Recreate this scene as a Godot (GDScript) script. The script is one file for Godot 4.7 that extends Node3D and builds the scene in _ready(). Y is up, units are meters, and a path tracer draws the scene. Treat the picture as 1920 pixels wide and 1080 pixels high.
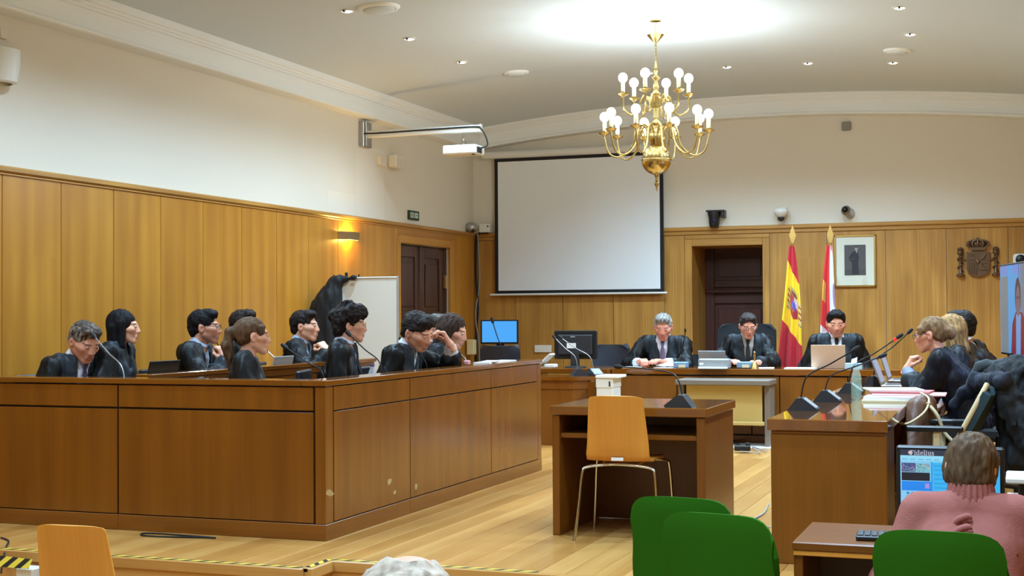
extends Node3D
# A panelled courtroom with a shallow barrel vault. y is up, metres; the raised court floor is y = 0.

const EYE := Vector3(0, 1.3, 0)
const FOCAL := 2600.0
const YAW := 20.13
const PITCH := 1.10
const ROLL := -0.36
const X_LEFT := -6.51
const X_RIGHT := 0.53
const Z_BACK := -16.36
const Z_FRONT := 3.6
const X_MID := -2.99
const LOW := -0.36

var cam_basis := Basis.IDENTITY
var rng := RandomNumberGenerator.new()
var used := {}
var mats := {}
var texs := {}

# ---------------------------------------------------------------- mesh building
class MB:
	var v := PackedVector3Array()
	var n := PackedVector3Array()
	var t := PackedVector2Array()
	var c := PackedColorArray()
	var i := PackedInt32Array()
	var x := Transform3D.IDENTITY
	var col := Color(1, 1, 1)
	var off := Vector2.ZERO

	func vert(p: Vector3, nn: Vector3, uv := Vector2.ZERO) -> int:
		v.append(x * p)
		n.append((x.basis * nn).normalized())
		t.append(uv + off)
		c.append(col)
		return v.size() - 1

	func tri(a: int, b: int, d: int) -> void:
		var f := (v[b] - v[a]).cross(v[d] - v[a])
		if f.dot(n[a] + n[b] + n[d]) > 0.0:
			i.append(a); i.append(d); i.append(b)
		else:
			i.append(a); i.append(b); i.append(d)

	func quad(a: Vector3, b: Vector3, d: Vector3, e: Vector3, uvs := PackedVector2Array()) -> void:
		var nn := (d - a).cross(b - a)
		if nn.length_squared() < 1e-14:
			nn = (e - a).cross(d - a)
		quad_n(a, b, d, e, nn.normalized(), uvs)

	func quad_n(a: Vector3, b: Vector3, d: Vector3, e: Vector3, nn: Vector3, uvs := PackedVector2Array()) -> void:
		if uvs.size() < 4:
			uvs = PackedVector2Array([Vector2(0, 1), Vector2(1, 1), Vector2(1, 0), Vector2(0, 0)])
		var p := vert(a, nn, uvs[0]); var q := vert(b, nn, uvs[1]); var r := vert(d, nn, uvs[2]); var s := vert(e, nn, uvs[3])
		tri(p, q, r); tri(p, r, s)

	# bevelled box; grain is the axis (0, 1, 2) that the wood grain follows
	func box(at: Vector3, size: Vector3, grain := 1, bevel := 0.002) -> void:
		var h := size * 0.5
		var b := minf(bevel, minf(h.x, minf(h.y, h.z)) * 0.45)
		for a in 3:
			var u := (a + 1) % 3
			var w := (a + 2) % 3
			for s in [-1.0, 1.0]:
				var nn := Vector3.ZERO
				nn[a] = s
				var ids := PackedInt32Array()
				for k in [[-1.0, -1.0], [1.0, -1.0], [1.0, 1.0], [-1.0, 1.0]]:
					var p := Vector3.ZERO
					p[a] = h[a] * s
					p[u] = (h[u] - b) * k[0]
					p[w] = (h[w] - b) * k[1]
					var q := p + at
					var g := grain if grain != a else w
					var o := u if g == w else w
					ids.append(vert(q, nn, Vector2(q[o], q[g] * 0.5)))
				tri(ids[0], ids[1], ids[2]); tri(ids[0], ids[2], ids[3])
		if b <= 0.0:
			return
		for a in 3:
			var u := (a + 1) % 3
			var w := (a + 2) % 3
			for su in [-1.0, 1.0]:
				for sw in [-1.0, 1.0]:
					var nn := Vector3.ZERO
					nn[u] = su; nn[w] = sw
					nn = nn.normalized()
					var ids := PackedInt32Array()
					for k in [[-1.0, 0], [1.0, 0], [1.0, 1], [-1.0, 1]]:
						var p := Vector3.ZERO
						p[a] = (h[a] - b) * k[0]
						p[u] = su * (h[u] if k[1] == 0 else h[u] - b)
						p[w] = sw * (h[w] - b if k[1] == 0 else h[w])
						var q := p + at
						var g := grain
						var o := u if g != u else w
						ids.append(vert(q, nn, Vector2(q[o], q[g] * 0.5)))
					tri(ids[0], ids[1], ids[2]); tri(ids[0], ids[2], ids[3])
		for sx in [-1.0, 1.0]:
			for sy in [-1.0, 1.0]:
				for sz in [-1.0, 1.0]:
					var s := Vector3(sx, sy, sz)
					var nn := s.normalized()
					var p := at + Vector3(sx * h.x, sy * (h.y - b), sz * (h.z - b))
					var q := at + Vector3(sx * (h.x - b), sy * h.y, sz * (h.z - b))
					var r := at + Vector3(sx * (h.x - b), sy * (h.y - b), sz * h.z)
					tri(vert(p, nn, Vector2(p.x, p.y)), vert(q, nn, Vector2(q.x, q.y)), vert(r, nn, Vector2(r.x, r.y)))

	func span(lo: Vector3, hi: Vector3, grain := 1, bevel := 0.002) -> void:
		box((lo + hi) * 0.5, (hi - lo).abs(), grain, bevel)

	# tube through points, a radius per point, rounded ends
	func tube(pts: PackedVector3Array, radii: PackedFloat32Array, seg := 8, flat := 1.0) -> void:
		var m := pts.size()
		var side := Vector3.ZERO
		var prev := PackedInt32Array()
		var length := 0.0
		for k in m:
			var d := (pts[mini(k + 1, m - 1)] - pts[maxi(k - 1, 0)]).normalized()
			if side == Vector3.ZERO:
				side = d.cross(Vector3.UP if absf(d.y) < 0.9 else Vector3.RIGHT).normalized()
			side = (side - d * side.dot(d)).normalized()
			var up := side.cross(d)
			var r := radii[mini(k, radii.size() - 1)]
			if k > 0: length += pts[k].distance_to(pts[k - 1])
			var ring := PackedInt32Array()
			for s in seg + 1:
				var an := TAU * s / seg
				var o := side * cos(an) + up * sin(an) * flat
				ring.append(vert(pts[k] + o * r, o, Vector2(float(s) / seg * 0.2, length * 0.5)))
			if k > 0:
				for s in seg:
					tri(prev[s], prev[s + 1], ring[s + 1]); tri(prev[s], ring[s + 1], ring[s])
			if k == 0 or k == m - 1:
				var e := -d if k == 0 else d
				var cc := vert(pts[k] + e * r * 0.35, e, Vector2(0, length))
				for s in seg:
					tri(cc, ring[s], ring[s + 1])
			prev = ring

	# lathe around y: profile of (radius, height)
	func lathe(prof: PackedVector2Array, seg := 20, at := Vector3.ZERO, from := 0.0, sweep := TAU) -> void:
		var m := prof.size()
		var rows: Array[PackedInt32Array] = []
		for k in m - 1:
			var a := prof[k]
			var b := prof[k + 1]
			var d := b - a
			if d.length() < 1e-7: continue
			var nn2 := Vector2(d.y, -d.x).normalized()
			for e in 2:
				var p := a if e == 0 else b
				# blend with neighbour when the corner is soft
				var nn := nn2
				var j := k - 1 if e == 0 else k + 1
				if j >= 0 and j < m - 1:
					var dd := prof[j + 1] - prof[j]
					if dd.length() > 1e-7:
						var o := Vector2(dd.y, -dd.x).normalized()
						if o.dot(nn2) > 0.6: nn = (nn2 + o).normalized()
				var row := PackedInt32Array()
				for s in seg + 1:
					var an := from + sweep * s / seg
					row.append(vert(at + Vector3(cos(an) * p.x, p.y, sin(an) * p.x), Vector3(cos(an) * nn.x, nn.y, sin(an) * nn.x), Vector2(float(s) / seg, p.y)))
				rows.append(row)
			var r0 := rows[rows.size() - 2]
			var r1 := rows[rows.size() - 1]
			for s in seg:
				tri(r0[s], r0[s + 1], r1[s + 1]); tri(r0[s], r1[s + 1], r1[s])

	func ball(at: Vector3, r: Vector3, seg := 14, rings := 9) -> void:
		var prev := PackedInt32Array()
		for k in rings + 1:
			var ph := PI * k / rings
			var row := PackedInt32Array()
			for s in seg + 1:
				var an := TAU * s / seg
				var d := Vector3(sin(ph) * cos(an), cos(ph), sin(ph) * sin(an))
				row.append(vert(at + d * r, (d / r).normalized(), Vector2(float(s) / seg, float(k) / rings)))
			if k > 0:
				for s in seg:
					tri(prev[s], prev[s + 1], row[s + 1]); tri(prev[s], row[s + 1], row[s])
			prev = row

	# flat polygon in the xy plane pushed along z, from z0 to z1
	func prism(poly: PackedVector2Array, z0: float, z1: float) -> void:
		var ids := Geometry2D.triangulate_polygon(poly)
		for s in 2:
			var z := z0 if s == 0 else z1
			var nn := Vector3(0, 0, signf((z1 - z0) * (s * 2 - 1)))
			var base := v.size()
			for p in poly: vert(Vector3(p.x, p.y, z), nn, Vector2(p.x, p.y * 0.5))
			for k in range(0, ids.size(), 3): tri(base + ids[k], base + ids[k + 1], base + ids[k + 2])
		var cw := 1.0 if Geometry2D.is_polygon_clockwise(poly) else -1.0
		for k in poly.size():
			var a := poly[k]
			var b := poly[(k + 1) % poly.size()]
			var d := (b - a).normalized() * cw
			quad_n(Vector3(a.x, a.y, z0), Vector3(b.x, b.y, z0), Vector3(b.x, b.y, z1), Vector3(a.x, a.y, z1), Vector3(-d.y, d.x, 0), PackedVector2Array([Vector2(z0, a.y * 0.5), Vector2(z0, b.y * 0.5), Vector2(z1, b.y * 0.5), Vector2(z1, a.y * 0.5)]))

	# a smooth sheet of points given row by row, with thickness behind it
	func sheet(rows: Array, thick := 0.0, closed := false) -> void:
		var nr := rows.size()
		var nc: int = rows[0].size()
		var nrm: Array = []
		for r in nr:
			var line := PackedVector3Array()
			for k in nc:
				var du: Vector3 = rows[r][mini(k + 1, nc - 1)] - rows[r][maxi(k - 1, 0)]
				if closed and (k == 0 or k == nc - 1): du = rows[r][1] - rows[r][nc - 2]
				var dv: Vector3 = rows[mini(r + 1, nr - 1)][k] - rows[maxi(r - 1, 0)][k]
				line.append(du.cross(dv).normalized())
			nrm.append(line)
		for side in (2 if thick > 0.0 else 1):
			var sg := 1.0 if side == 0 else -1.0
			var base := v.size()
			for r in nr:
				for k in nc:
					vert(rows[r][k] - (nrm[r][k] * thick if side == 1 else Vector3.ZERO), nrm[r][k] * sg, Vector2(float(k) / (nc - 1), float(r) / (nr - 1)))
			for r in nr - 1:
				for k in nc - 1:
					var a := base + r * nc + k
					tri(a, a + 1, a + nc + 1); tri(a, a + nc + 1, a + nc)
		if thick > 0.0 and not closed:
			for e in 4:
				var m := nc if e < 2 else nr
				for k in m - 1:
					var r0 := (0 if e == 0 else nr - 1) if e < 2 else k
					var c0 := k if e < 2 else (0 if e == 2 else nc - 1)
					var r1 := r0 if e < 2 else k + 1
					var c1 := k + 1 if e < 2 else c0
					var a: Vector3 = rows[r0][c0]
					var b: Vector3 = rows[r1][c1]
					quad(a, b, b - nrm[r1][c1] * thick, a - nrm[r0][c0] * thick)

	func mesh() -> ArrayMesh:
		var arr := []
		arr.resize(Mesh.ARRAY_MAX)
		arr[Mesh.ARRAY_VERTEX] = v
		arr[Mesh.ARRAY_NORMAL] = n
		arr[Mesh.ARRAY_TEX_UV] = t
		arr[Mesh.ARRAY_COLOR] = c
		arr[Mesh.ARRAY_INDEX] = i
		var m := ArrayMesh.new()
		m.add_surface_from_arrays(Mesh.PRIMITIVE_TRIANGLES, arr)
		return m

# ---------------------------------------------------------------- colour by place
class Paint:
	var c := Color.WHITE
	func _init(cc := Color.WHITE) -> void:
		c = cc
	func at(_p: Vector3, _n: Vector3) -> Color:
		return c

class HairPaint extends Paint:
	var strand: FastNoiseLite
	var pale := Color.WHITE
	var grey := 0.0
	func at(p: Vector3, _n: Vector3) -> Color:
		var w := strand.get_noise_3dv(p * Vector3(1.6, 0.35, 1.0))
		var q := c * (1.0 + w * 0.95)
		if grey > 0.0: q = q.lerp(pale, clampf(grey + w * 0.9 - (0.25 if p.y > 0.09 else 0.0) + (0.2 if absf(p.x) > 0.06 else 0.0), 0.0, 0.9))
		return Color(q.r, q.g, q.b)

class FacePaint extends Paint:
	var hair := Color.BLACK
	var lip := Color.RED
	var flush := Color.RED
	var beard := 0.0
	func at(p: Vector3, _n: Vector3) -> Color:
		var k := c
		if absf(p.x) < 0.024 and p.y < -0.056 and p.y > -0.081 and p.z < -0.082: return lip
		if absf(absf(p.x) - 0.034) < 0.02 and absf(p.y - 0.024) < 0.0042 and p.z < -0.05: return hair.lerp(c, 0.25)
		if p.z < -0.05 and absf(p.x) > 0.025 and p.y < -0.01 and p.y > -0.05: k = k.lerp(flush, 0.18)
		if p.z < -0.098 and p.y < -0.015 and p.y > -0.045: k = k.lerp(flush, 0.15)
		if absf(p.x) > 0.07 and absf(p.z - 0.01) < 0.03: k = k.lerp(flush, 0.2)
		if beard > 0.0 and p.y < -0.045 and p.z < 0.01 and p.y > -0.125: k = k.lerp(hair, beard * clampf((-0.045 - p.y) / 0.02, 0.2, 1.0))
		if beard > 0.0 and p.y < -0.046 and p.y > -0.058 and absf(p.x) < 0.03: k = k.lerp(hair, beard * 0.7)
		return k

class GownPaint extends Paint:
	var lapel := Color.BLACK
	var top := Vector3.ZERO
	var down := Vector3.DOWN
	var front := Vector3.FORWARD
	var across := Vector3.RIGHT
	var s := 1.0
	var plain := false
	func at(p: Vector3, _n: Vector3) -> Color:
		if plain: return c
		var r := p - top
		var dn := r.dot(down)
		var ac := absf(r.dot(across))
		# smooth facing band round the neck, over the shoulders and down the opening
		if dn < 0.16 * s and ac < 0.165 * s: return lapel
		if r.dot(front) > 0.0 and ac < lerpf(0.165, 0.1, clampf((dn - 0.1) / 0.25, 0.0, 1.0)) * s: return lapel
		return c

# ---------------------------------------------------------------- implicit shapes
class Field:
	var o: Vector3
	var h: float
	var k: float
	var nx: int
	var ny: int
	var nz: int
	var g := PackedFloat32Array()

	func _init(lo: Vector3, hi: Vector3, cell: float, soft: float) -> void:
		o = lo; h = cell; k = 1.0 / soft
		nx = int(ceil((hi.x - lo.x) / h)) + 1
		ny = int(ceil((hi.y - lo.y) / h)) + 1
		nz = int(ceil((hi.z - lo.z) / h)) + 1
		g.resize(nx * ny * nz)

	func lim(lo: Vector3, hi: Vector3) -> PackedInt32Array:
		var a := ((lo - o) / h).floor()
		var b := ((hi - o) / h).ceil()
		return PackedInt32Array([maxi(0, int(a.x)), mini(nx - 1, int(b.x)), maxi(0, int(a.y)), mini(ny - 1, int(b.y)), maxi(0, int(a.z)), mini(nz - 1, int(b.z))])

	func cap(a: Vector3, b: Vector3, ra: float, rb: float) -> void:
		var m := 3.2 / k
		var mx := maxf(ra, rb) + m
		var l := lim(Vector3(minf(a.x, b.x), minf(a.y, b.y), minf(a.z, b.z)) - Vector3.ONE * mx, Vector3(maxf(a.x, b.x), maxf(a.y, b.y), maxf(a.z, b.z)) + Vector3.ONE * mx)
		var ab := b - a
		var inv := 1.0 / maxf(ab.length_squared(), 1e-9)
		var dr := rb - ra
		for z in range(l[4], l[5] + 1):
			for y in range(l[2], l[3] + 1):
				var base := (z * ny + y) * nx
				var q0 := Vector3(o.x, o.y + y * h, o.z + z * h) - a
				for x in range(l[0], l[1] + 1):
					var q := q0
					q.x += x * h
					var t := clampf(q.dot(ab) * inv, 0.0, 1.0)
					var d := (q - ab * t).length() - ra - dr * t
					if d < m: g[base + x] += exp(-k * d)

	func ell(c: Vector3, r: Vector3, turn := Basis.IDENTITY) -> void:
		var m := 3.2 / k
		var e := maxf(r.x, maxf(r.y, r.z))
		var ext := r if turn == Basis.IDENTITY else Vector3(e, e, e)
		var l := lim(c - ext - Vector3.ONE * m, c + ext + Vector3.ONE * m)
		var it := turn.inverse()
		var ir := Vector3.ONE / r
		var rot := turn != Basis.IDENTITY
		for z in range(l[4], l[5] + 1):
			for y in range(l[2], l[3] + 1):
				var base := (z * ny + y) * nx
				for x in range(l[0], l[1] + 1):
					var q := Vector3(o.x + x * h, o.y + y * h, o.z + z * h) - c
					if rot: q = it * q
					var qr := q * ir
					var k0 := qr.length()
					var d := k0 * (k0 - 1.0) / maxf((qr * ir).length(), 1e-6)
					if d < m: g[base + x] += exp(-k * d)

	func cut_ell(c: Vector3, r: Vector3) -> void:
		var l := lim(c - r * 1.2, c + r * 1.2)
		var ir := Vector3.ONE / r
		for z in range(l[4], l[5] + 1):
			for y in range(l[2], l[3] + 1):
				var base := (z * ny + y) * nx
				for x in range(l[0], l[1] + 1):
					var qr := (Vector3(o.x + x * h, o.y + y * h, o.z + z * h) - c) * ir
					var k0 := qr.length()
					var d := k0 * (k0 - 1.0) / maxf((qr * ir).length(), 1e-6)
					g[base + x] = minf(g[base + x], exp(k * minf(d, 0.1)))

	func cut_half(pt: Vector3, nn: Vector3) -> void:   # removes what lies on the side nn points to
		for z in nz:
			for y in ny:
				var base := (z * ny + y) * nx
				for x in nx:
					if g[base + x] > 0.0:
						var d := -(Vector3(o.x + x * h, o.y + y * h, o.z + z * h) - pt).dot(nn)
						g[base + x] = minf(g[base + x], exp(k * clampf(d, -0.1, 0.1)))

	# exp field -> distance, with relief from a noise
	func settle(noise: FastNoiseLite = null, amp := 0.0, stretch := Vector3.ONE) -> void:
		var far := 4.0 / k
		var ik := 1.0 / k
		for q in g.size():
			var e := g[q]
			g[q] = far if e < 0.02 else -log(e) * ik
		if noise:
			for z in nz:
				for y in ny:
					var base := (z * ny + y) * nx
					for x in nx:
						if absf(g[base + x]) < 0.04:
							g[base + x] += amp * noise.get_noise_3dv(Vector3(o.x + x * h, o.y + y * h, o.z + z * h) * stretch)

	func copy() -> Field:
		var f := Field.new(o, o, h, 1.0 / k)
		f.nx = nx; f.ny = ny; f.nz = nz
		f.g = g.duplicate()
		return f

	# surface nets; adds to mb, colours from the paint when given
	func skin(mb: MB, iso := 0.0, xf := Transform3D.IDENTITY, paint: Paint = null) -> void:
		var idx := PackedInt32Array()
		idx.resize(nx * ny * nz)
		idx.fill(-1)
		var sx := nx
		var sz := nx * ny
		var cells := PackedInt32Array()
		for z in nz - 1:
			for y in ny - 1:
				var base := (z * ny + y) * nx
				for x in nx - 1:
					var q := base + x
					var a := g[q] - iso
					var b := g[q + 1] - iso
					var c := g[q + sx] - iso
					var d := g[q + sx + 1] - iso
					var e := g[q + sz] - iso
					var f := g[q + sz + 1] - iso
					var u := g[q + sz + sx] - iso
					var w := g[q + sz + sx + 1] - iso
					if a > 0.0 and b > 0.0 and c > 0.0 and d > 0.0 and e > 0.0 and f > 0.0 and u > 0.0 and w > 0.0: continue
					if a <= 0.0 and b <= 0.0 and c <= 0.0 and d <= 0.0 and e <= 0.0 and f <= 0.0 and u <= 0.0 and w <= 0.0: continue
					var s := Vector3.ZERO
					var m := 0
					if (a > 0.0) != (b > 0.0): s += Vector3(a / (a - b), 0, 0); m += 1
					if (c > 0.0) != (d > 0.0): s += Vector3(c / (c - d), 1, 0); m += 1
					if (e > 0.0) != (f > 0.0): s += Vector3(e / (e - f), 0, 1); m += 1
					if (u > 0.0) != (w > 0.0): s += Vector3(u / (u - w), 1, 1); m += 1
					if (a > 0.0) != (c > 0.0): s += Vector3(0, a / (a - c), 0); m += 1
					if (b > 0.0) != (d > 0.0): s += Vector3(1, b / (b - d), 0); m += 1
					if (e > 0.0) != (u > 0.0): s += Vector3(0, e / (e - u), 1); m += 1
					if (f > 0.0) != (w > 0.0): s += Vector3(1, f / (f - w), 1); m += 1
					if (a > 0.0) != (e > 0.0): s += Vector3(0, 0, a / (a - e)); m += 1
					if (b > 0.0) != (f > 0.0): s += Vector3(1, 0, b / (b - f)); m += 1
					if (c > 0.0) != (u > 0.0): s += Vector3(0, 1, c / (c - u)); m += 1
					if (d > 0.0) != (w > 0.0): s += Vector3(1, 1, d / (d - w)); m += 1
					var p := o + (Vector3(x, y, z) + s / m) * h
					var nn := Vector3(b + d + f + w - a - c - e - u, c + d + u + w - a - b - e - f, e + f + u + w - a - b - c - d).normalized()
					if paint: mb.col = paint.at(p, nn)
					idx[q] = mb.vert(xf * p, xf.basis * nn, Vector2(p.x, p.y))
					cells.append(q)
		for q in cells:
			var inside := g[q] <= iso
			var x := q % nx
			var y := (q / nx) % ny
			var z := q / sz
			if y > 0 and z > 0 and (g[q + 1] <= iso) != inside:
				face(mb, idx[q], idx[q - sx], idx[q - sx - sz], idx[q - sz])
			if x > 0 and z > 0 and (g[q + sx] <= iso) != inside:
				face(mb, idx[q], idx[q - 1], idx[q - 1 - sz], idx[q - sz])
			if x > 0 and y > 0 and (g[q + sz] <= iso) != inside:
				face(mb, idx[q], idx[q - 1], idx[q - 1 - sx], idx[q - sx])

	func face(mb: MB, a: int, b: int, c: int, d: int) -> void:
		if a < 0 or b < 0 or c < 0 or d < 0: return
		mb.tri(a, b, c); mb.tri(a, c, d)

# ---------------------------------------------------------------- scene helpers
func ray(u: float, w: float) -> Vector3:
	return cam_basis * Vector3((u - 960.0) / FOCAL, (540.0 - w) / FOCAL, -1.0)

func at_x(u: float, w: float, x: float) -> Vector3:
	var d := ray(u, w)
	return EYE + d * ((x - EYE.x) / d.x)

func at_y(u: float, w: float, y: float) -> Vector3:
	var d := ray(u, w)
	return EYE + d * ((y - EYE.y) / d.y)

func at_z(u: float, w: float, z: float) -> Vector3:
	var d := ray(u, w)
	return EYE + d * ((z - EYE.z) / d.z)

func numbered(called: String) -> String:
	if not used.has(called):
		used[called] = 0
		return called
	used[called] += 1
	return "%s_%03d" % [called, used[called]]

func put(called: String, what, m: Material, parent: Node = null) -> MeshInstance3D:
	var o := MeshInstance3D.new()
	o.name = called if parent else numbered(called)
	o.mesh = what.mesh() if what is MB else what
	o.material_override = m
	o.cast_shadow = GeometryInstance3D.SHADOW_CASTING_SETTING_ON
	(parent if parent else self).add_child(o, true)
	return o

func tag(o: Node, label: String, category: String, group := "") -> Node:
	o.set_meta("label", label)
	o.set_meta("category", category)
	if group: o.set_meta("group", group)
	return o

func thing(called: String, label: String, category: String, at := Vector3.ZERO, turn := 0.0, group := "") -> Node3D:
	var o := Node3D.new()
	o.name = numbered(called)
	add_child(o)
	o.position = at
	o.rotation.y = turn
	tag(o, label, category, group)
	return o

func struct_of(o: Node) -> Node:
	o.set_meta("kind", "structure")
	return o

func setting(called: String) -> Node3D:
	var o := Node3D.new()
	o.name = called
	add_child(o)
	o.set_meta("kind", "structure")
	return o

func mb() -> MB:
	return MB.new()

func boxed(at: Vector3, size: Vector3, grain := 1, bevel := 0.002) -> MB:
	var m := MB.new()
	m.off = Vector2(rng.randf() * 7.0, rng.randf() * 7.0)
	m.box(at, size, grain, bevel)
	return m

func spanned(lo: Vector3, hi: Vector3, grain := 1, bevel := 0.002) -> MB:
	return boxed((lo + hi) * 0.5, (hi - lo).abs(), grain, bevel)

func piped(pts: Array, r: float, seg := 6) -> MB:
	var m := MB.new()
	m.tube(PackedVector3Array(pts), PackedFloat32Array([r]), seg)
	return m

func smooth_path(pts: Array, steps := 6) -> PackedVector3Array:
	var out := PackedVector3Array()
	for k in pts.size() - 1:
		var a: Vector3 = pts[maxi(k - 1, 0)]
		var b: Vector3 = pts[k]
		var c: Vector3 = pts[k + 1]
		var d: Vector3 = pts[mini(k + 2, pts.size() - 1)]
		for s in steps:
			out.append(b.cubic_interpolate(c, a, d, float(s) / steps))
	out.append(pts[pts.size() - 1])
	return out

func hose(pts: Array, r: float, seg := 6, steps := 6) -> MB:
	var m := MB.new()
	m.tube(smooth_path(pts, steps), PackedFloat32Array([r]), seg)
	return m

# ---------------------------------------------------------------- materials
func stretched(seed_: int, w: int, h: int, freq: float, size := 512) -> PackedByteArray:
	var f := FastNoiseLite.new()
	f.seed = seed_
	f.frequency = freq
	f.fractal_octaves = 3
	var im := f.get_seamless_image(w, h)
	im.convert(Image.FORMAT_L8)
	im.resize(size, size, Image.INTERPOLATE_CUBIC)
	return im.get_data()

# wood colour: bands run along v; broad figure, fine pores
func wood_tex(key: String, seed_: int, dark: Color, light: Color, figure: float, pores: float, broad := 96, tall := 10) -> ImageTexture:
	if texs.has(key): return texs[key]
	var a := stretched(seed_, broad, tall, 0.07)
	var b := stretched(seed_ + 5, 512, 10, 0.16)
	var c := stretched(seed_ + 9, 24, 24, 0.06)
	var out := PackedByteArray()
	out.resize(512 * 512 * 3)
	var j := 0
	for q in 512 * 512:
		var s := 0.5 + (a[q] / 255.0 - 0.5) * figure + (b[q] / 255.0 - 0.5) * pores + (c[q] / 255.0 - 0.5) * 0.35
		s = clampf(s, 0.0, 1.0)
		var k := dark.lerp(light, s)
		out[j] = int(k.r * 255.0); out[j + 1] = int(k.g * 255.0); out[j + 2] = int(k.b * 255.0)
		j += 3
	var im := Image.create_from_data(512, 512, false, Image.FORMAT_RGB8, out)
	texs[key] = ImageTexture.create_from_image(im)
	return texs[key]

func fine_bump(key: String, freq: float, strength: float, seed_ := 3) -> ImageTexture:
	if texs.has(key): return texs[key]
	var f := FastNoiseLite.new()
	f.seed = seed_
	f.frequency = freq
	var im := f.get_seamless_image(256, 256)
	im.convert(Image.FORMAT_RGBA8)
	im.bump_map_to_normal_map(strength)
	texs[key] = ImageTexture.create_from_image(im)
	return texs[key]

func mat(key: String, c: Color, rough := 0.6, metal := 0.0, tex: Texture2D = null) -> StandardMaterial3D:
	if mats.has(key): return mats[key]
	var m := StandardMaterial3D.new()
	m.albedo_color = c
	m.roughness = rough
	m.metallic = metal
	if tex: m.albedo_texture = tex
	mats[key] = m
	return m

func rgb(r: int, g: int, b: int) -> Color:
	return Color(r / 255.0, g / 255.0, b / 255.0)

func vertex_mat(key: String, rough := 0.6) -> StandardMaterial3D:
	if mats.has(key): return mats[key]
	var m := mat(key, Color.WHITE, rough)
	m.vertex_color_use_as_albedo = true
	return m

func glow(key: String, c: Color, energy: float, tex: Texture2D = null) -> StandardMaterial3D:
	if mats.has(key): return mats[key]
	var m := mat(key, Color(0.02, 0.02, 0.02), 0.35)
	m.emission_enabled = true
	if tex:
		m.emission_operator = BaseMaterial3D.EMISSION_OP_MULTIPLY
		m.emission_texture = tex
	m.emission = c
	m.emission_energy_multiplier = energy
	return m

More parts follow.
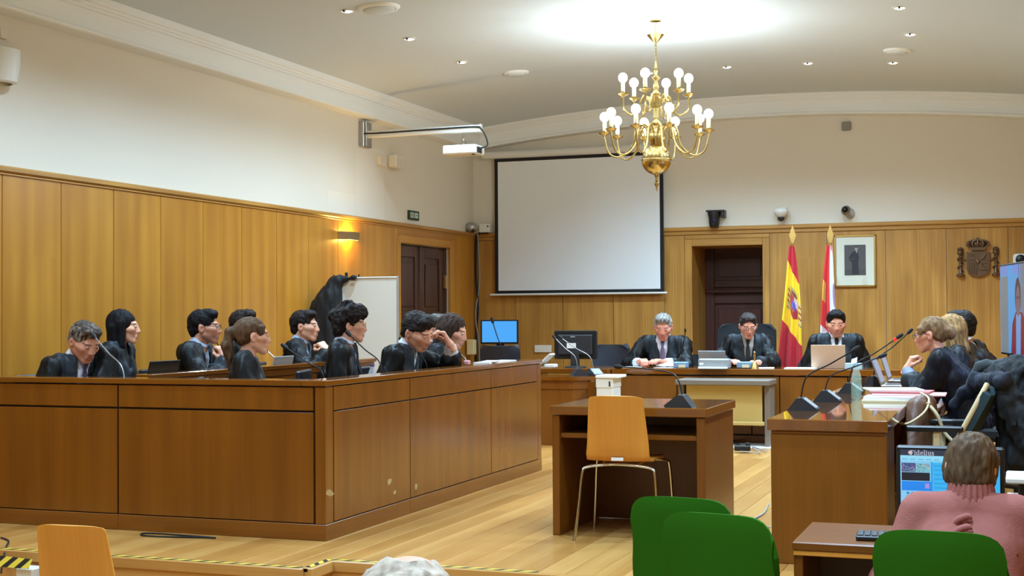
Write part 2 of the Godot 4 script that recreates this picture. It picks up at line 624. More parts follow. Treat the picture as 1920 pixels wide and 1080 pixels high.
func make_materials() -> void:
	var m: StandardMaterial3D
	m = mat("stand", Color.WHITE, 0.26, 0.0, wood_tex("stand", 11, rgb(110, 61, 12), rgb(136, 79, 19), 0.7, 0.3))
	m.clearcoat_enabled = true; m.clearcoat = 0.45; m.clearcoat_roughness = 0.18
	m = mat("stand_top", Color.WHITE, 0.14, 0.0, wood_tex("stand", 11, Color.WHITE, Color.WHITE, 0, 0))
	m.clearcoat_enabled = true; m.clearcoat = 0.6; m.clearcoat_roughness = 0.06
	m = mat("desk_top", rgb(255, 250, 240), 0.1, 0.0, wood_tex("stand", 11, Color.WHITE, Color.WHITE, 0, 0))
	m.clearcoat_enabled = true; m.clearcoat = 1.0; m.clearcoat_roughness = 0.03
	mat("desk", Color.WHITE, 0.36, 0.0, wood_tex("desk", 17, rgb(112, 64, 11), rgb(136, 81, 16), 0.5, 0.45))
	mat("table_wood", rgb(235, 225, 215), 0.3, 0.0, wood_tex("desk", 17, Color.WHITE, Color.WHITE, 0, 0))
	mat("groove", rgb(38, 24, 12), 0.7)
	mat("panel_light", Color.WHITE, 0.38, 0.0, wood_tex("panel_light", 23, rgb(166, 107, 31), rgb(199, 139, 47), 0.8, 0.2, 60, 4))
	mat("panel_oak", Color.WHITE, 0.42, 0.0, wood_tex("panel_oak", 29, rgb(154, 105, 43), rgb(198, 146, 68), 0.55, 0.8, 140, 8))
	mat("trim_oak", Color.WHITE, 0.4, 0.0, wood_tex("panel_oak", 29, Color.WHITE, Color.WHITE, 0, 0))
	mat("dark_wood", Color.WHITE, 0.42, 0.0, wood_tex("dark_wood", 31, rgb(62, 38, 28), rgb(96, 62, 46), 0.7, 0.5))
	mat("dark_red", Color.WHITE, 0.45, 0.0, wood_tex("dark_red", 37, rgb(58, 27, 20), rgb(84, 42, 32), 0.7, 0.5))
	mat("beech", Color.WHITE, 0.35, 0.0, wood_tex("beech", 41, rgb(200, 129, 44), rgb(222, 154, 62), 0.5, 0.4))
	for k in 3:
		var tint: Color = [rgb(255, 252, 246), rgb(248, 243, 234), rgb(255, 248, 236)][k]
		mat("floor_%d" % k, tint, 0.26, 0.0, wood_tex("floor_%d" % k, 43 + k * 7, rgb(178, 127, 66), rgb(206, 159, 93), 0.9, 0.35, 40, 5))
	m = mat("plaster", rgb(225, 217, 201), 0.85)
	m.normal_enabled = true; m.normal_texture = fine_bump("plaster_n", 0.03, 1.2); m.normal_scale = 0.15
	m.uv1_triplanar = true; m.uv1_world_triplanar = true; m.uv1_scale = Vector3(0.7, 0.7, 0.7)
	mat("plaster_patch", rgb(229, 221, 206), 0.85)
	mat("ceiling", rgb(212, 220, 225), 0.9)
	mat("cornice", rgb(240, 242, 240), 0.7)
	mat("white_plastic", rgb(226, 224, 216), 0.45)
	mat("grey_plastic", rgb(150, 152, 152), 0.45)
	mat("black_plastic", rgb(22, 23, 25), 0.4)
	mat("dark_plastic", rgb(38, 40, 44), 0.5)
	mat("rubber", rgb(16, 16, 17), 0.7)
	mat("silver", rgb(176, 176, 178), 0.32, 0.85)
	mat("chrome", rgb(205, 203, 198), 0.12, 1.0)
	mat("brass", rgb(206, 186, 128), 0.2, 1.0)
	mat("gold", rgb(206, 172, 104), 0.3, 0.9)
	mat("bronze", rgb(112, 88, 66), 0.45, 0.7)
	mat("paper", rgb(236, 234, 230), 0.8)
	mat("paper_pink", rgb(222, 160, 160), 0.75)
	mat("paper_red", rgb(176, 104, 102), 0.7)
	mat("paper_cream", rgb(222, 210, 170), 0.75)
	mat("paper_lilac", rgb(206, 196, 226), 0.75)
	mat("blue_base", rgb(120, 152, 186), 0.5)
	mat("candle", rgb(226, 206, 150), 0.6)
	mat("screen_cloth", rgb(232, 235, 236), 0.9)
	mat("screen_border", rgb(24, 23, 26), 0.8)
	mat("board_white", rgb(238, 234, 220), 0.3)
	mat("yellow_cloth", rgb(194, 168, 98), 0.75)
	mat("stone_grey", rgb(124, 115, 104), 0.35)
	mat("leather", rgb(30, 33, 42), 0.5)
	mat("leather_brown", rgb(92, 58, 36), 0.55)
	mat("tan", rgb(206, 184, 140), 0.55)
	m = mat("green_cloth", rgb(40, 94, 16), 0.9)
	m.metallic_specular = 0.2
	m.normal_enabled = true; m.normal_texture = fine_bump("weave_n", 0.2, 2.0); m.normal_scale = 0.3
	m.uv1_triplanar = true; m.uv1_scale = Vector3(9, 9, 9)
	mat("dark_cloth", rgb(16, 18, 22), 0.85)
	mat("teal_cloth", rgb(24, 44, 48), 0.85)
	mat("grey_cloth", rgb(52, 58, 60), 0.85)
	mat("navy_cloth", rgb(22, 26, 40), 0.85)
	m = mat("robe", Color.WHITE, 0.5)
	m.vertex_color_use_as_albedo = true
	m.metallic_specular = 0.35
	vertex_mat("skin", 0.55)
	vertex_mat("hair", 0.68).metallic_specular = 0.3
	vertex_mat("cloth", 0.85)
	m = vertex_mat("knit", 0.95)
	m.metallic_specular = 0.15
	m.normal_enabled = true; m.normal_texture = fine_bump("knit_n", 0.12, 6.0, 12); m.normal_scale = 0.8
	m.uv1_triplanar = true; m.uv1_scale = Vector3(14, 5, 14)
	m = mat("glass", Color(0.75, 0.92, 0.85, 0.22), 0.04)
	m.transparency = BaseMaterial3D.TRANSPARENCY_ALPHA
	m = mat("clear_plastic", Color(0.86, 0.9, 0.95, 0.3), 0.08)
	m.transparency = BaseMaterial3D.TRANSPARENCY_ALPHA

# ---------------------------------------------------------------- the room
func ceil_y(x: float) -> float:
	return 3.85 - (x - X_MID) * (x - X_MID) / 54.0

func build_room() -> void:
	var wood_gap: StandardMaterial3D = mats.groove
	# --- floor: raised court floor of boards, steps, lower floor
	var fl := setting("floor")
	put("floor_base", spanned(Vector3(X_LEFT - 0.2, LOW - 0.3, Z_BACK - 0.9), Vector3(X_RIGHT + 0.2, -0.022, -6.66), 2), mats.groove, fl)
	put("lower_floor", spanned(Vector3(X_LEFT - 0.2, LOW - 0.3, -6.66), Vector3(X_RIGHT + 0.2, LOW, Z_FRONT + 0.2), 2), mats.floor_1, fl)
	put("floor_base", spanned(Vector3(X_LEFT, LOW - 0.01, -6.67), Vector3(-3.5, -0.022, -6.39), 2), mats.groove, fl)
	var w := 0.145
	var x := X_LEFT
	var row := 0
	while x < X_RIGHT - 0.01:
		var x1 := minf(x + w, X_RIGHT)
		var z := -6.37 if x1 < -3.45 else -6.63
		var z_cut := [-0.0, -1.5, -0.7, -2.1, -1.1][row % 5] - 1.3 as float
		var first := true
		while z > Z_BACK + 0.01:
			var z1 := maxf(z + z_cut if first else z - 3.4, Z_BACK)
			first = false
			put("plank", spanned(Vector3(x + 0.0012, -0.022, z1 + 0.001), Vector3(x1 - 0.0012, rng.randf_range(-0.0006, 0.0), z), 2, 0.0015), mats["floor_%d" % rng.randi_range(0, 2)], fl)
			z = z1
		x = x1
		row += 1
	# nosing and riser boards of the step, with its jog
	var runs := [[Vector3(X_LEFT, 0, -6.37), Vector3(-3.49, 0, -6.37), 2], [Vector3(-3.49, 0, -6.37), Vector3(-3.47, 0, -6.65), 0], [Vector3(-3.47, 0, -6.63), Vector3(X_RIGHT, 0, -6.63), 2]]
	for r in runs:
		var a: Vector3 = r[0]
		var b: Vector3 = r[1]
		var along := Vector3(1, 0, 0) if r[2] == 2 else Vector3(0, 0, 1)
		var out := Vector3(0, 0, 0.03) if r[2] == 2 else Vector3(0.03, 0, 0)
		var lo := Vector3(minf(a.x, b.x), -0.06, minf(a.z, b.z)) - out * 0.3
		var hi := Vector3(maxf(a.x, b.x), 0.001, maxf(a.z, b.z)) + out
		put("nosing", spanned(lo, hi, 0 if r[2] == 2 else 2, 0.006), mats.floor_1, fl)
		put("riser", spanned(Vector3(lo.x, LOW, lo.z), Vector3(hi.x, -0.062, hi.z) - out * 0.6, 0 if r[2] == 2 else 2), mats.floor_2, fl)
	# --- walls
	var wl := setting("wall_left")
	# opening of the left door: z -14.08 .. -15.52
	var m := mb()
	var top := 4.1
	for s in [[Z_FRONT + 0.2, -14.08, LOW, top], [-14.08, -15.52, 2.11, top], [-15.52, Z_BACK - 0.9, LOW, top]]:
		m.span(Vector3(X_LEFT - 0.3, s[2], s[1]), Vector3(X_LEFT, s[3], s[0]), 1, 0.0)
	put("plaster_face", m, mats.plaster, wl)
	# slightly newer plaster patches beside the projector bracket
	put("plaster_patch", spanned(Vector3(X_LEFT - 0.01, 2.335, -13.72), Vector3(X_LEFT + 0.003, 3.1, -13.05), 1, 0.001), mats.plaster_patch, wl)
	put("plaster_patch", spanned(Vector3(X_LEFT - 0.01, 2.335, -13.04), Vector3(X_LEFT + 0.002, 2.56, -12.4), 1, 0.001), mats.plaster_patch, wl)
	var z := -8.262 + 0.617 * 18
	while z > -13.9:
		if z - 0.617 > -14.0 and z < Z_FRONT:
			put("panel", spanned(Vector3(X_LEFT, LOW if z > -6.6 else 0.0, z - 0.617 + 0.003), Vector3(X_LEFT + 0.022, 2.288, z - 0.003), 1, 0.003), mats.panel_light, wl)
		z -= 0.617
	put("panel", spanned(Vector3(X_LEFT, 0, -14.0), Vector3(X_LEFT + 0.022, 2.288, -13.818), 1, 0.003), mats.panel_light, wl)
	put("panel", spanned(Vector3(X_LEFT, 2.2, -15.62), Vector3(X_LEFT + 0.022, 2.288, -14.004), 2, 0.003), mats.panel_light, wl)
	put("panel", spanned(Vector3(X_LEFT, 0, Z_BACK + 0.02), Vector3(X_LEFT + 0.022, 2.288, -15.624), 1, 0.003), mats.panel_light, wl)
	for s in [[-14.08, -14.0, 0.0, 2.2], [-15.62, -15.52, 0.0, 2.2], [-15.52, -14.08, 2.11, 2.2]]:
		put("door_casing", spanned(Vector3(X_LEFT - 0.02, s[2], s[0]), Vector3(X_LEFT + 0.035, s[3], s[1]), 1 if s[2] == 0.0 else 2, 0.006), mats.panel_light, wl)
	var t1 := struct_of(put("trim_1", spanned(Vector3(X_LEFT, 2.29, Z_BACK), Vector3(X_LEFT + 0.045, 2.335, Z_FRONT), 2, 0.01), mats.trim_oak))
	put("lower_bead", spanned(Vector3(X_LEFT, 2.272, Z_BACK), Vector3(X_LEFT + 0.032, 2.289, Z_FRONT), 2, 0.004), mats.trim_oak, t1)

	var wb := setting("wall_back")
	m = mb()
	for s in [[X_LEFT - 0.3, -3.71, 0.0, top], [-3.71, -2.83, 2.12, top], [-2.83, X_RIGHT + 0.3, 0.0, top]]:
		m.span(Vector3(s[0], s[2], Z_BACK - 0.9), Vector3(s[1], s[3], Z_BACK), 1, 0.0)
	put("plaster_face", m, mats.plaster, wb)
	var joints := [X_LEFT, -5.94, -5.32, -4.67, -4.03, -3.78, -2.76, -2.1, -1.44, -0.775, -0.12, X_RIGHT]
	for k in joints.size() - 1:
		var lo: float = joints[k]
		var hi: float = joints[k + 1]
		if lo == -3.78:
			put("panel", spanned(Vector3(lo + 0.003, 2.19, Z_BACK), Vector3(hi - 0.003, 2.236, Z_BACK + 0.022), 0, 0.003), mats.panel_oak, wb)
		else:
			put("panel", spanned(Vector3(lo + 0.003, 0, Z_BACK), Vector3(hi - 0.003, 2.236, Z_BACK + 0.022), 1, 0.003), mats.panel_oak, wb)
	# lining of the door recess
	put("door_lining", spanned(Vector3(-3.78, 0, Z_BACK - 0.8), Vector3(-3.69, 2.188, Z_BACK + 0.026), 1, 0.004), mats.panel_oak, wb)
	put("door_lining", spanned(Vector3(-2.845, 0, Z_BACK - 0.8), Vector3(-2.763, 2.188, Z_BACK + 0.026), 1, 0.004), mats.panel_oak, wb)
	put("door_lining", spanned(Vector3(-3.69, 2.105, Z_BACK - 0.8), Vector3(-2.845, 2.188, Z_BACK + 0.026), 0, 0.004), mats.panel_oak, wb)
	var t2 := struct_of(put("trim_2", spanned(Vector3(X_LEFT, 2.285, Z_BACK), Vector3(X_RIGHT, 2.335, Z_BACK + 0.045), 0, 0.01), mats.trim_oak))
	put("lower_bead", spanned(Vector3(X_LEFT, 2.24, Z_BACK), Vector3(X_RIGHT, 2.284, Z_BACK + 0.03), 0, 0.006), mats.trim_oak, t2)

	var wr := setting("wall_right")
	put("plaster_face", spanned(Vector3(X_RIGHT, LOW, Z_BACK - 0.9), Vector3(X_RIGHT + 0.3, top, Z_FRONT + 0.2), 1, 0.0), mats.plaster, wr)
	z = Z_FRONT
	while z > Z_BACK + 0.1:
		var z1 := maxf(z - 0.617, Z_BACK + 0.02)
		put("panel", spanned(Vector3(X_RIGHT - 0.022, LOW if z > -6.5 else 0.0, z1 + 0.003), Vector3(X_RIGHT, 2.288, z - 0.003), 1, 0.003), mats.panel_light, wr)
		z = z1
	struct_of(put("trim_3", spanned(Vector3(X_RIGHT - 0.045, 2.29, Z_BACK), Vector3(X_RIGHT, 2.335, Z_FRONT), 2, 0.01), mats.trim_oak))
	var wf := setting("wall_front")
	put("plaster_face", spanned(Vector3(X_LEFT - 0.3, LOW, Z_FRONT), Vector3(X_RIGHT + 0.3, top, Z_FRONT + 0.2), 1, 0.0), mats.plaster, wf)

	# --- vaulted ceiling with thickness
	m = mb()
	var lower := []
	for s in 2:
		var line := PackedVector3Array()
		for k in 41:
			var xx := lerpf(X_LEFT - 0.2, X_RIGHT + 0.2, k / 40.0)
			line.append(Vector3(xx, ceil_y(xx), Z_BACK - 0.2 if s == 0 else Z_FRONT + 0.1))
		lower.append(line)
	m.sheet(lower, 0.0)
	m.span(Vector3(X_LEFT - 0.3, 3.9, Z_BACK - 0.3), Vector3(X_RIGHT + 0.3, 4.1, Z_FRONT + 0.2), 1, 0.0)
	struct_of(put("ceiling", m, mats.ceiling))

	# --- cornices: (out from the wall, below the ceiling)
	var prof := PackedVector2Array([Vector2(0, -0.25), Vector2(0.15, -0.25), Vector2(0.165, -0.243), Vector2(0.165, -0.225), Vector2(0.15, -0.218), Vector2(0.142, -0.205), Vector2(0.136, -0.165), Vector2(0.14, -0.115), Vector2(0.155, -0.08), Vector2(0.172, -0.074), Vector2(0.172, -0.058), Vector2(0.186, -0.05), Vector2(0.19, -0.034), Vector2(0.205, -0.028), Vector2(0.212, -0.01), Vector2(0.212, 0.04)])
	for side in 2:
		m = mb()
		var wall_x := X_LEFT if side == 0 else X_RIGHT
		var sg := 1.0 if side == 0 else -1.0
		var y0 := ceil_y(X_LEFT)
		for k in prof.size() - 1:
			var a := prof[k]
			var b := prof[k + 1]
			var d := (b - a).normalized()
			m.quad_n(Vector3(wall_x + a.x * sg, y0 + a.y, Z_BACK), Vector3(wall_x + a.x * sg, y0 + a.y, Z_FRONT), Vector3(wall_x + b.x * sg, y0 + b.y, Z_FRONT), Vector3(wall_x + b.x * sg, y0 + b.y, Z_BACK), Vector3(d.y * sg, -d.x, 0))
		struct_of(put("trim_%d" % (4 + side), m, mats.cornice))
	m = mb()
	for k in prof.size() - 1:
		var a := prof[k]
		var b := prof[k + 1]
		var d := (b - a).normalized()
		for s in 32:
			var xa := lerpf(X_LEFT, X_RIGHT, s / 32.0)
			var xb := lerpf(X_LEFT, X_RIGHT, (s + 1) / 32.0)
			m.quad_n(Vector3(xa, ceil_y(xa) + a.y, Z_BACK + a.x), Vector3(xb, ceil_y(xb) + a.y, Z_BACK + a.x), Vector3(xb, ceil_y(xb) + b.y, Z_BACK + b.x), Vector3(xa, ceil_y(xa) + b.y, Z_BACK + b.x), Vector3(0, -d.x, d.y))
	struct_of(put("trim_6", m, mats.cornice))

	# --- doors
	var d1 := setting("door_1")   # double leaf in the left wall
	for leaf in 2:
		var z0 := -14.09 - leaf * 0.715
		var z1 := z0 - 0.705
		var lf := put("door_leaf", spanned(Vector3(X_LEFT - 0.12, 0.01, z1), Vector3(X_LEFT - 0.08, 2.1, z0), 1, 0.003), mats.dark_wood, d1)
		for s in [[0.0, 0.13, 0, 1], [0.0, 0.13, 1, 1], [0.0, 0.2, 2, 0], [0.92, 1.06, 2, 0], [1.22, 1.34, 2, 0], [1.96, 2.1, 2, 0]]:
			if s[2] == 2:
				put("rail", spanned(Vector3(X_LEFT - 0.08, s[0] + 0.01, z1 + 0.12), Vector3(X_LEFT - 0.058, s[1], z0 - 0.12), 2, 0.008), mats.dark_wood, lf)
			else:
				var za := z1 if s[2] == 0 else z0 - 0.12
				put("stile", spanned(Vector3(X_LEFT - 0.08, 0.01, za), Vector3(X_LEFT - 0.056, 2.1, za + 0.12), 1, 0.008), mats.dark_wood, lf)
		for s in [[0.27, 0.85], [1.1, 1.19], [1.4, 1.9]]:
			put("raised_panel", spanned(Vector3(X_LEFT - 0.08, s[0], z1 + 0.18), Vector3(X_LEFT - 0.063, s[1], z0 - 0.18), 1, 0.014), mats.dark_wood, lf)
	put("cover_strip", spanned(Vector3(X_LEFT - 0.06, 0.01, -14.83), Vector3(X_LEFT - 0.04, 2.1, -14.77), 1, 0.006), mats.dark_wood, d1)
	put("jamb", spanned(Vector3(X_LEFT - 0.29, 0.0, -15.52), Vector3(X_LEFT - 0.02, 2.11, -15.505), 1), mats.dark_wood, d1)
	put("door_back", spanned(Vector3(X_LEFT - 0.29, 0.0, -15.52), Vector3(X_LEFT - 0.2, 2.12, -14.07), 1), mats.dark_wood, d1)
	put("hinge", spanned(Vector3(X_LEFT - 0.05, 1.62, -15.5), Vector3(X_LEFT - 0.01, 1.78, -15.47), 1, 0.004), mats.gold, d1)
	var d2 := setting("door_2")   # set deep in the back wall
	var zd := Z_BACK - 0.76
	put("door_leaf", spanned(Vector3(-3.69, 0, zd - 0.04), Vector3(-2.845, 2.12, zd), 1, 0.002), mats.dark_red, d2)
	for s in [[-3.69, -3.58, 0.0, 2.12, 1], [-2.95, -2.845, 0.0, 2.12, 1], [-3.58, -2.95, 2.03, 2.12, 0], [-3.58, -2.95, 1.62, 1.71, 0], [-3.58, -2.95, 1.42, 1.53, 0], [-3.58, -2.95, 0.0, 0.22, 0], [-3.58, -2.95, 0.7, 0.84, 0]]:
		put("rail" if s[4] == 0 else "stile", spanned(Vector3(s[0], s[2], zd), Vector3(s[1], s[3], zd + 0.03), s[4], 0.006), mats.dark_red, d2)
	for s in [[1.72, 2.02], [0.88, 1.39], [0.26, 0.66]]:
		put("raised_panel", spanned(Vector3(-3.53, s[0] + 0.03, zd), Vector3(-3.0, s[1] - 0.03, zd + 0.018), 1, 0.012), mats.dark_red, d2)
	put("transom", spanned(Vector3(-3.69, 1.55, zd), Vector3(-2.845, 1.6, zd + 0.05), 0, 0.008), mats.dark_red, d2)

# ---------------------------------------------------------------- light fittings
func omni(at: Vector3, c: Color, energy: float, size: float, parent: Node) -> void:
	var l := OmniLight3D.new()
	l.name = "lamp_light"
	l.light_color = c
	l.light_energy = energy
	l.light_size = size
	l.omni_range = 30.0
	l.omni_attenuation = 2.0
	l.shadow_enabled = true
	parent.add_child(l, true)
	l.position = at

func downlight(at: Vector3, label: String, power := 1.0) -> void:
	var t := thing("ceiling_spotlight", label, "spotlight", at, 0.0, "recessed ceiling spotlights")
	var m := mb()
	m.lathe(PackedVector2Array([Vector2(0.062, 0.012), Vector2(0.062, -0.004), Vector2(0.05, -0.008), Vector2(0.043, -0.004), Vector2(0.04, 0.004)]), 20)
	put("ring", m, mats.white_plastic, t)
	m = mb()
	m.lathe(PackedVector2Array([Vector2(0.041, 0.004), Vector2(0.034, -0.006), Vector2(0.018, -0.013), Vector2(0.0, -0.014)]), 16)
	put("lens", m, glow("spot_glow", Color(1.0, 0.99, 0.97), 5.0), t)
	m = mb()
	m.box(Vector3(0.0, -0.012, 0.055), Vector3(0.016, 0.016, 0.03), 2, 0.003)
	put("clip", m, mats.dark_plastic, t)
	var l := SpotLight3D.new()
	l.name = "lamp_light"
	l.light_color = Color(0.73, 0.88, 1.0)
	l.light_energy = SPOT_ENERGY * power
	l.light_size = 0.04
	l.spot_angle = 70.0
	l.spot_angle_attenuation = 1.0
	l.spot_range = 30.0
	l.spot_attenuation = 2.0
	l.shadow_enabled = true
	t.add_child(l, true)
	l.position = Vector3(0, -0.03, 0)
	l.rotation.x = -PI / 2

func chandelier(at: Vector3, hang: float, label: String) -> void:
	# at: centre of the ball; hang: height of the ceiling above it
	var t := thing("chandelier", label, "chandelier", at)
	var m := mb()
	# ball with finial
	var pf := PackedVector2Array()
	for k in 17:
		var a := PI * k / 16.0
		pf.append(Vector2(maxf(0.002, sin(a) * 0.13), -cos(a) * 0.13))
	m.lathe(pf, 32)
	m.lathe(PackedVector2Array([Vector2(0.131, -0.006), Vector2(0.136, 0.0), Vector2(0.131, 0.006)]), 32)
	put("ball", m, mats.brass, t)
	m = mb()
	m.lathe(PackedVector2Array([Vector2(0.002, -0.272), Vector2(0.006, -0.255), Vector2(0.008, -0.235), Vector2(0.016, -0.22), Vector2(0.024, -0.205), Vector2(0.02, -0.195), Vector2(0.01, -0.185), Vector2(0.014, -0.17), Vector2(0.012, -0.155), Vector2(0.02, -0.135), Vector2(0.03, -0.115)]), 16)
	put("finial", m, mats.brass, t)
	# turned stem
	m = mb()
	m.lathe(PackedVector2Array([Vector2(0.03, 0.11), Vector2(0.05, 0.13), Vector2(0.052, 0.16), Vector2(0.06, 0.17), Vector2(0.06, 0.24), Vector2(0.05, 0.25), Vector2(0.035, 0.27), Vector2(0.03, 0.3), Vector2(0.048, 0.32), Vector2(0.03, 0.345), Vector2(0.026, 0.37), Vector2(0.03, 0.45), Vector2(0.055, 0.465), Vector2(0.055, 0.53), Vector2(0.03, 0.545), Vector2(0.024, 0.56), Vector2(0.042, 0.575), Vector2(0.024, 0.59), Vector2(0.02, 0.61), Vector2(0.028, 0.63), Vector2(0.02, 0.66), Vector2(0.014, 0.69), Vector2(0.038, 0.715), Vector2(0.014, 0.735), Vector2(0.016, 0.765), Vector2(0.026, 0.785), Vector2(0.014, 0.81), Vector2(0.01, 0.84), Vector2(0.004, 0.86)]), 20)
	put("stem", m, mats.brass, t)
	m = mb()
	var links := 11
	for k in links:
		var y := lerpf(0.87, hang - 0.2, (k + 0.5) / links)
		var pts := PackedVector3Array()
		for s in 9:
			var an := TAU * s / 8.0
			var o := Vector3(cos(an) * 0.008, sin(an) * 0.016, 0)
			if k % 2 == 1: o = Vector3(0, o.y, o.x)
			pts.append(Vector3(0, y, 0) + o)
		m.tube(pts, PackedFloat32Array([0.0025]), 5)
	m.tube(PackedVector3Array([Vector3(0, 0.85, 0), Vector3(0, hang - 0.15, 0)]), PackedFloat32Array([0.003]), 6)
	put("chain", m, mats.brass, t)
	m = mb()
	m.lathe(PackedVector2Array([Vector2(0.004, hang - 0.2), Vector2(0.02, hang - 0.19), Vector2(0.05, hang - 0.16), Vector2(0.075, hang - 0.13), Vector2(0.07, hang - 0.125), Vector2(0.01, hang - 0.15), Vector2(0.008, hang - 0.02), Vector2(0.05, hang - 0.012), Vector2(0.05, hang)]), 24)
	put("canopy", m, mats.brass, t)
	# arms: 10 below, 6 above; one arm mesh for each tier
	for tier in 2:
		var r := 0.45 if tier == 0 else 0.29
		var y0 := 0.225 if tier == 0 else 0.5
		var dy := 0.0 if tier == 0 else 0.44
		var arm := mb()
		var ctrl: Array
		if tier == 0:
			ctrl = [Vector3(0.045, y0 - 0.01, 0), Vector3(0.11, y0 + 0.075, 0), Vector3(0.175, y0 + 0.04, 0), Vector3(0.21, y0 - 0.1, 0), Vector3(0.31, y0 - 0.19, 0), Vector3(0.41, y0 - 0.16, 0), Vector3(r, y0 - 0.03, 0), Vector3(r, y0 + 0.01, 0)]
		else:
			ctrl = [Vector3(0.05, y0, 0), Vector3(0.1, y0 + 0.06, 0), Vector3(0.14, y0 + 0.0, 0), Vector3(0.16, y0 - 0.08, 0), Vector3(0.22, y0 - 0.11, 0), Vector3(0.28, y0 - 0.06, 0), Vector3(r, y0 + 0.02, 0), Vector3(r, y0 + 0.06, 0)]
		arm.tube(smooth_path(ctrl, 5), PackedFloat32Array([0.0085]), 7)
		var scroll := []
		for k in 10:
			var an := -1.2 + k * 0.62
			scroll.append(Vector3(0.15 + cos(an) * (0.036 - k * 0.0028), y0 + (0.005 if tier == 0 else -0.045) + sin(an) * (0.036 - k * 0.0028), 0))
		arm.tube(smooth_path(scroll, 3), PackedFloat32Array([0.005]), 5)
		var arm_mesh := arm.mesh()
		var tip: Vector3 = ctrl[7]
		var pan := mb()
		pan.lathe(PackedVector2Array([Vector2(0.006, tip.y - 0.02), Vector2(0.02, tip.y - 0.006), Vector2(0.045, tip.y + 0.004), Vector2(0.052, tip.y + 0.014), Vector2(0.044, tip.y + 0.012), Vector2(0.018, tip.y + 0.008), Vector2(0.02, tip.y + 0.03)]), 16, Vector3(r, 0, 0))
		var pan_mesh := pan.mesh()
		var cd := mb()
		cd.lathe(PackedVector2Array([Vector2(0.017, tip.y + 0.01), Vector2(0.0175, tip.y + 0.105), Vector2(0.012, tip.y + 0.112)]), 12, Vector3(r, 0, 0))
		var cd_mesh := cd.mesh()
		var bl := mb()
		bl.ball(Vector3(r, tip.y + 0.152, 0), Vector3(0.041, 0.044, 0.041), 14, 10)
		var bl_mesh := bl.mesh()
		var count := 10 if tier == 0 else 6
		for k in count:
			var turn := TAU * (k + 0.28) / count + (0.16 if tier == 1 else 0.0)
			var a := put("arm", arm_mesh, mats.brass, t)
			a.rotation.y = turn
			put("drip_pan", pan_mesh, mats.brass, a)
			put("candle_sleeve", cd_mesh, mats.candle, a)
			put("bulb", bl_mesh, glow("bulb_glow", Color(1.0, 0.96, 0.88), 3.0), a)
			omni(Vector3(r, tip.y + 0.152, 0), Color(0.9, 0.97, 1.0), BULB_ENERGY, 0.03, a)

func sconce(at: Vector3) -> void:
	# half-round plaster wall lamp, open above and below
	var t := thing("wall_lamp", "small half-round white wall lamp glowing up and down the left panelling", "wall lamp", at)
	var m := mb()
	m.x = Transform3D(Basis.from_scale(Vector3(0.1, 1.0, 0.2)), Vector3.ZERO)
	m.lathe(PackedVector2Array([Vector2(0.97, -0.04), Vector2(1.0, -0.04), Vector2(1.06, 0.04), Vector2(1.02, 0.04), Vector2(0.97, -0.035)]), 22, Vector3.ZERO, -PI / 2, PI)
	put("shade", m, mats.white_plastic, t)
	put("back_plate", boxed(Vector3(0.006, 0, 0), Vector3(0.01, 0.07, 0.3), 1), mats.white_plastic, t)
	m = mb()
	m.tube(PackedVector3Array([Vector3(0.05, 0, -0.06), Vector3(0.05, 0, 0.06)]), PackedFloat32Array([0.014]), 8)
	put("bulb", m, glow("sconce_glow", Color(1.0, 0.84, 0.45), 5.0), t)
	omni(Vector3(0.05, 0.0, 0), Color(1.0, 0.78, 0.36), 0.22, 0.04, t)

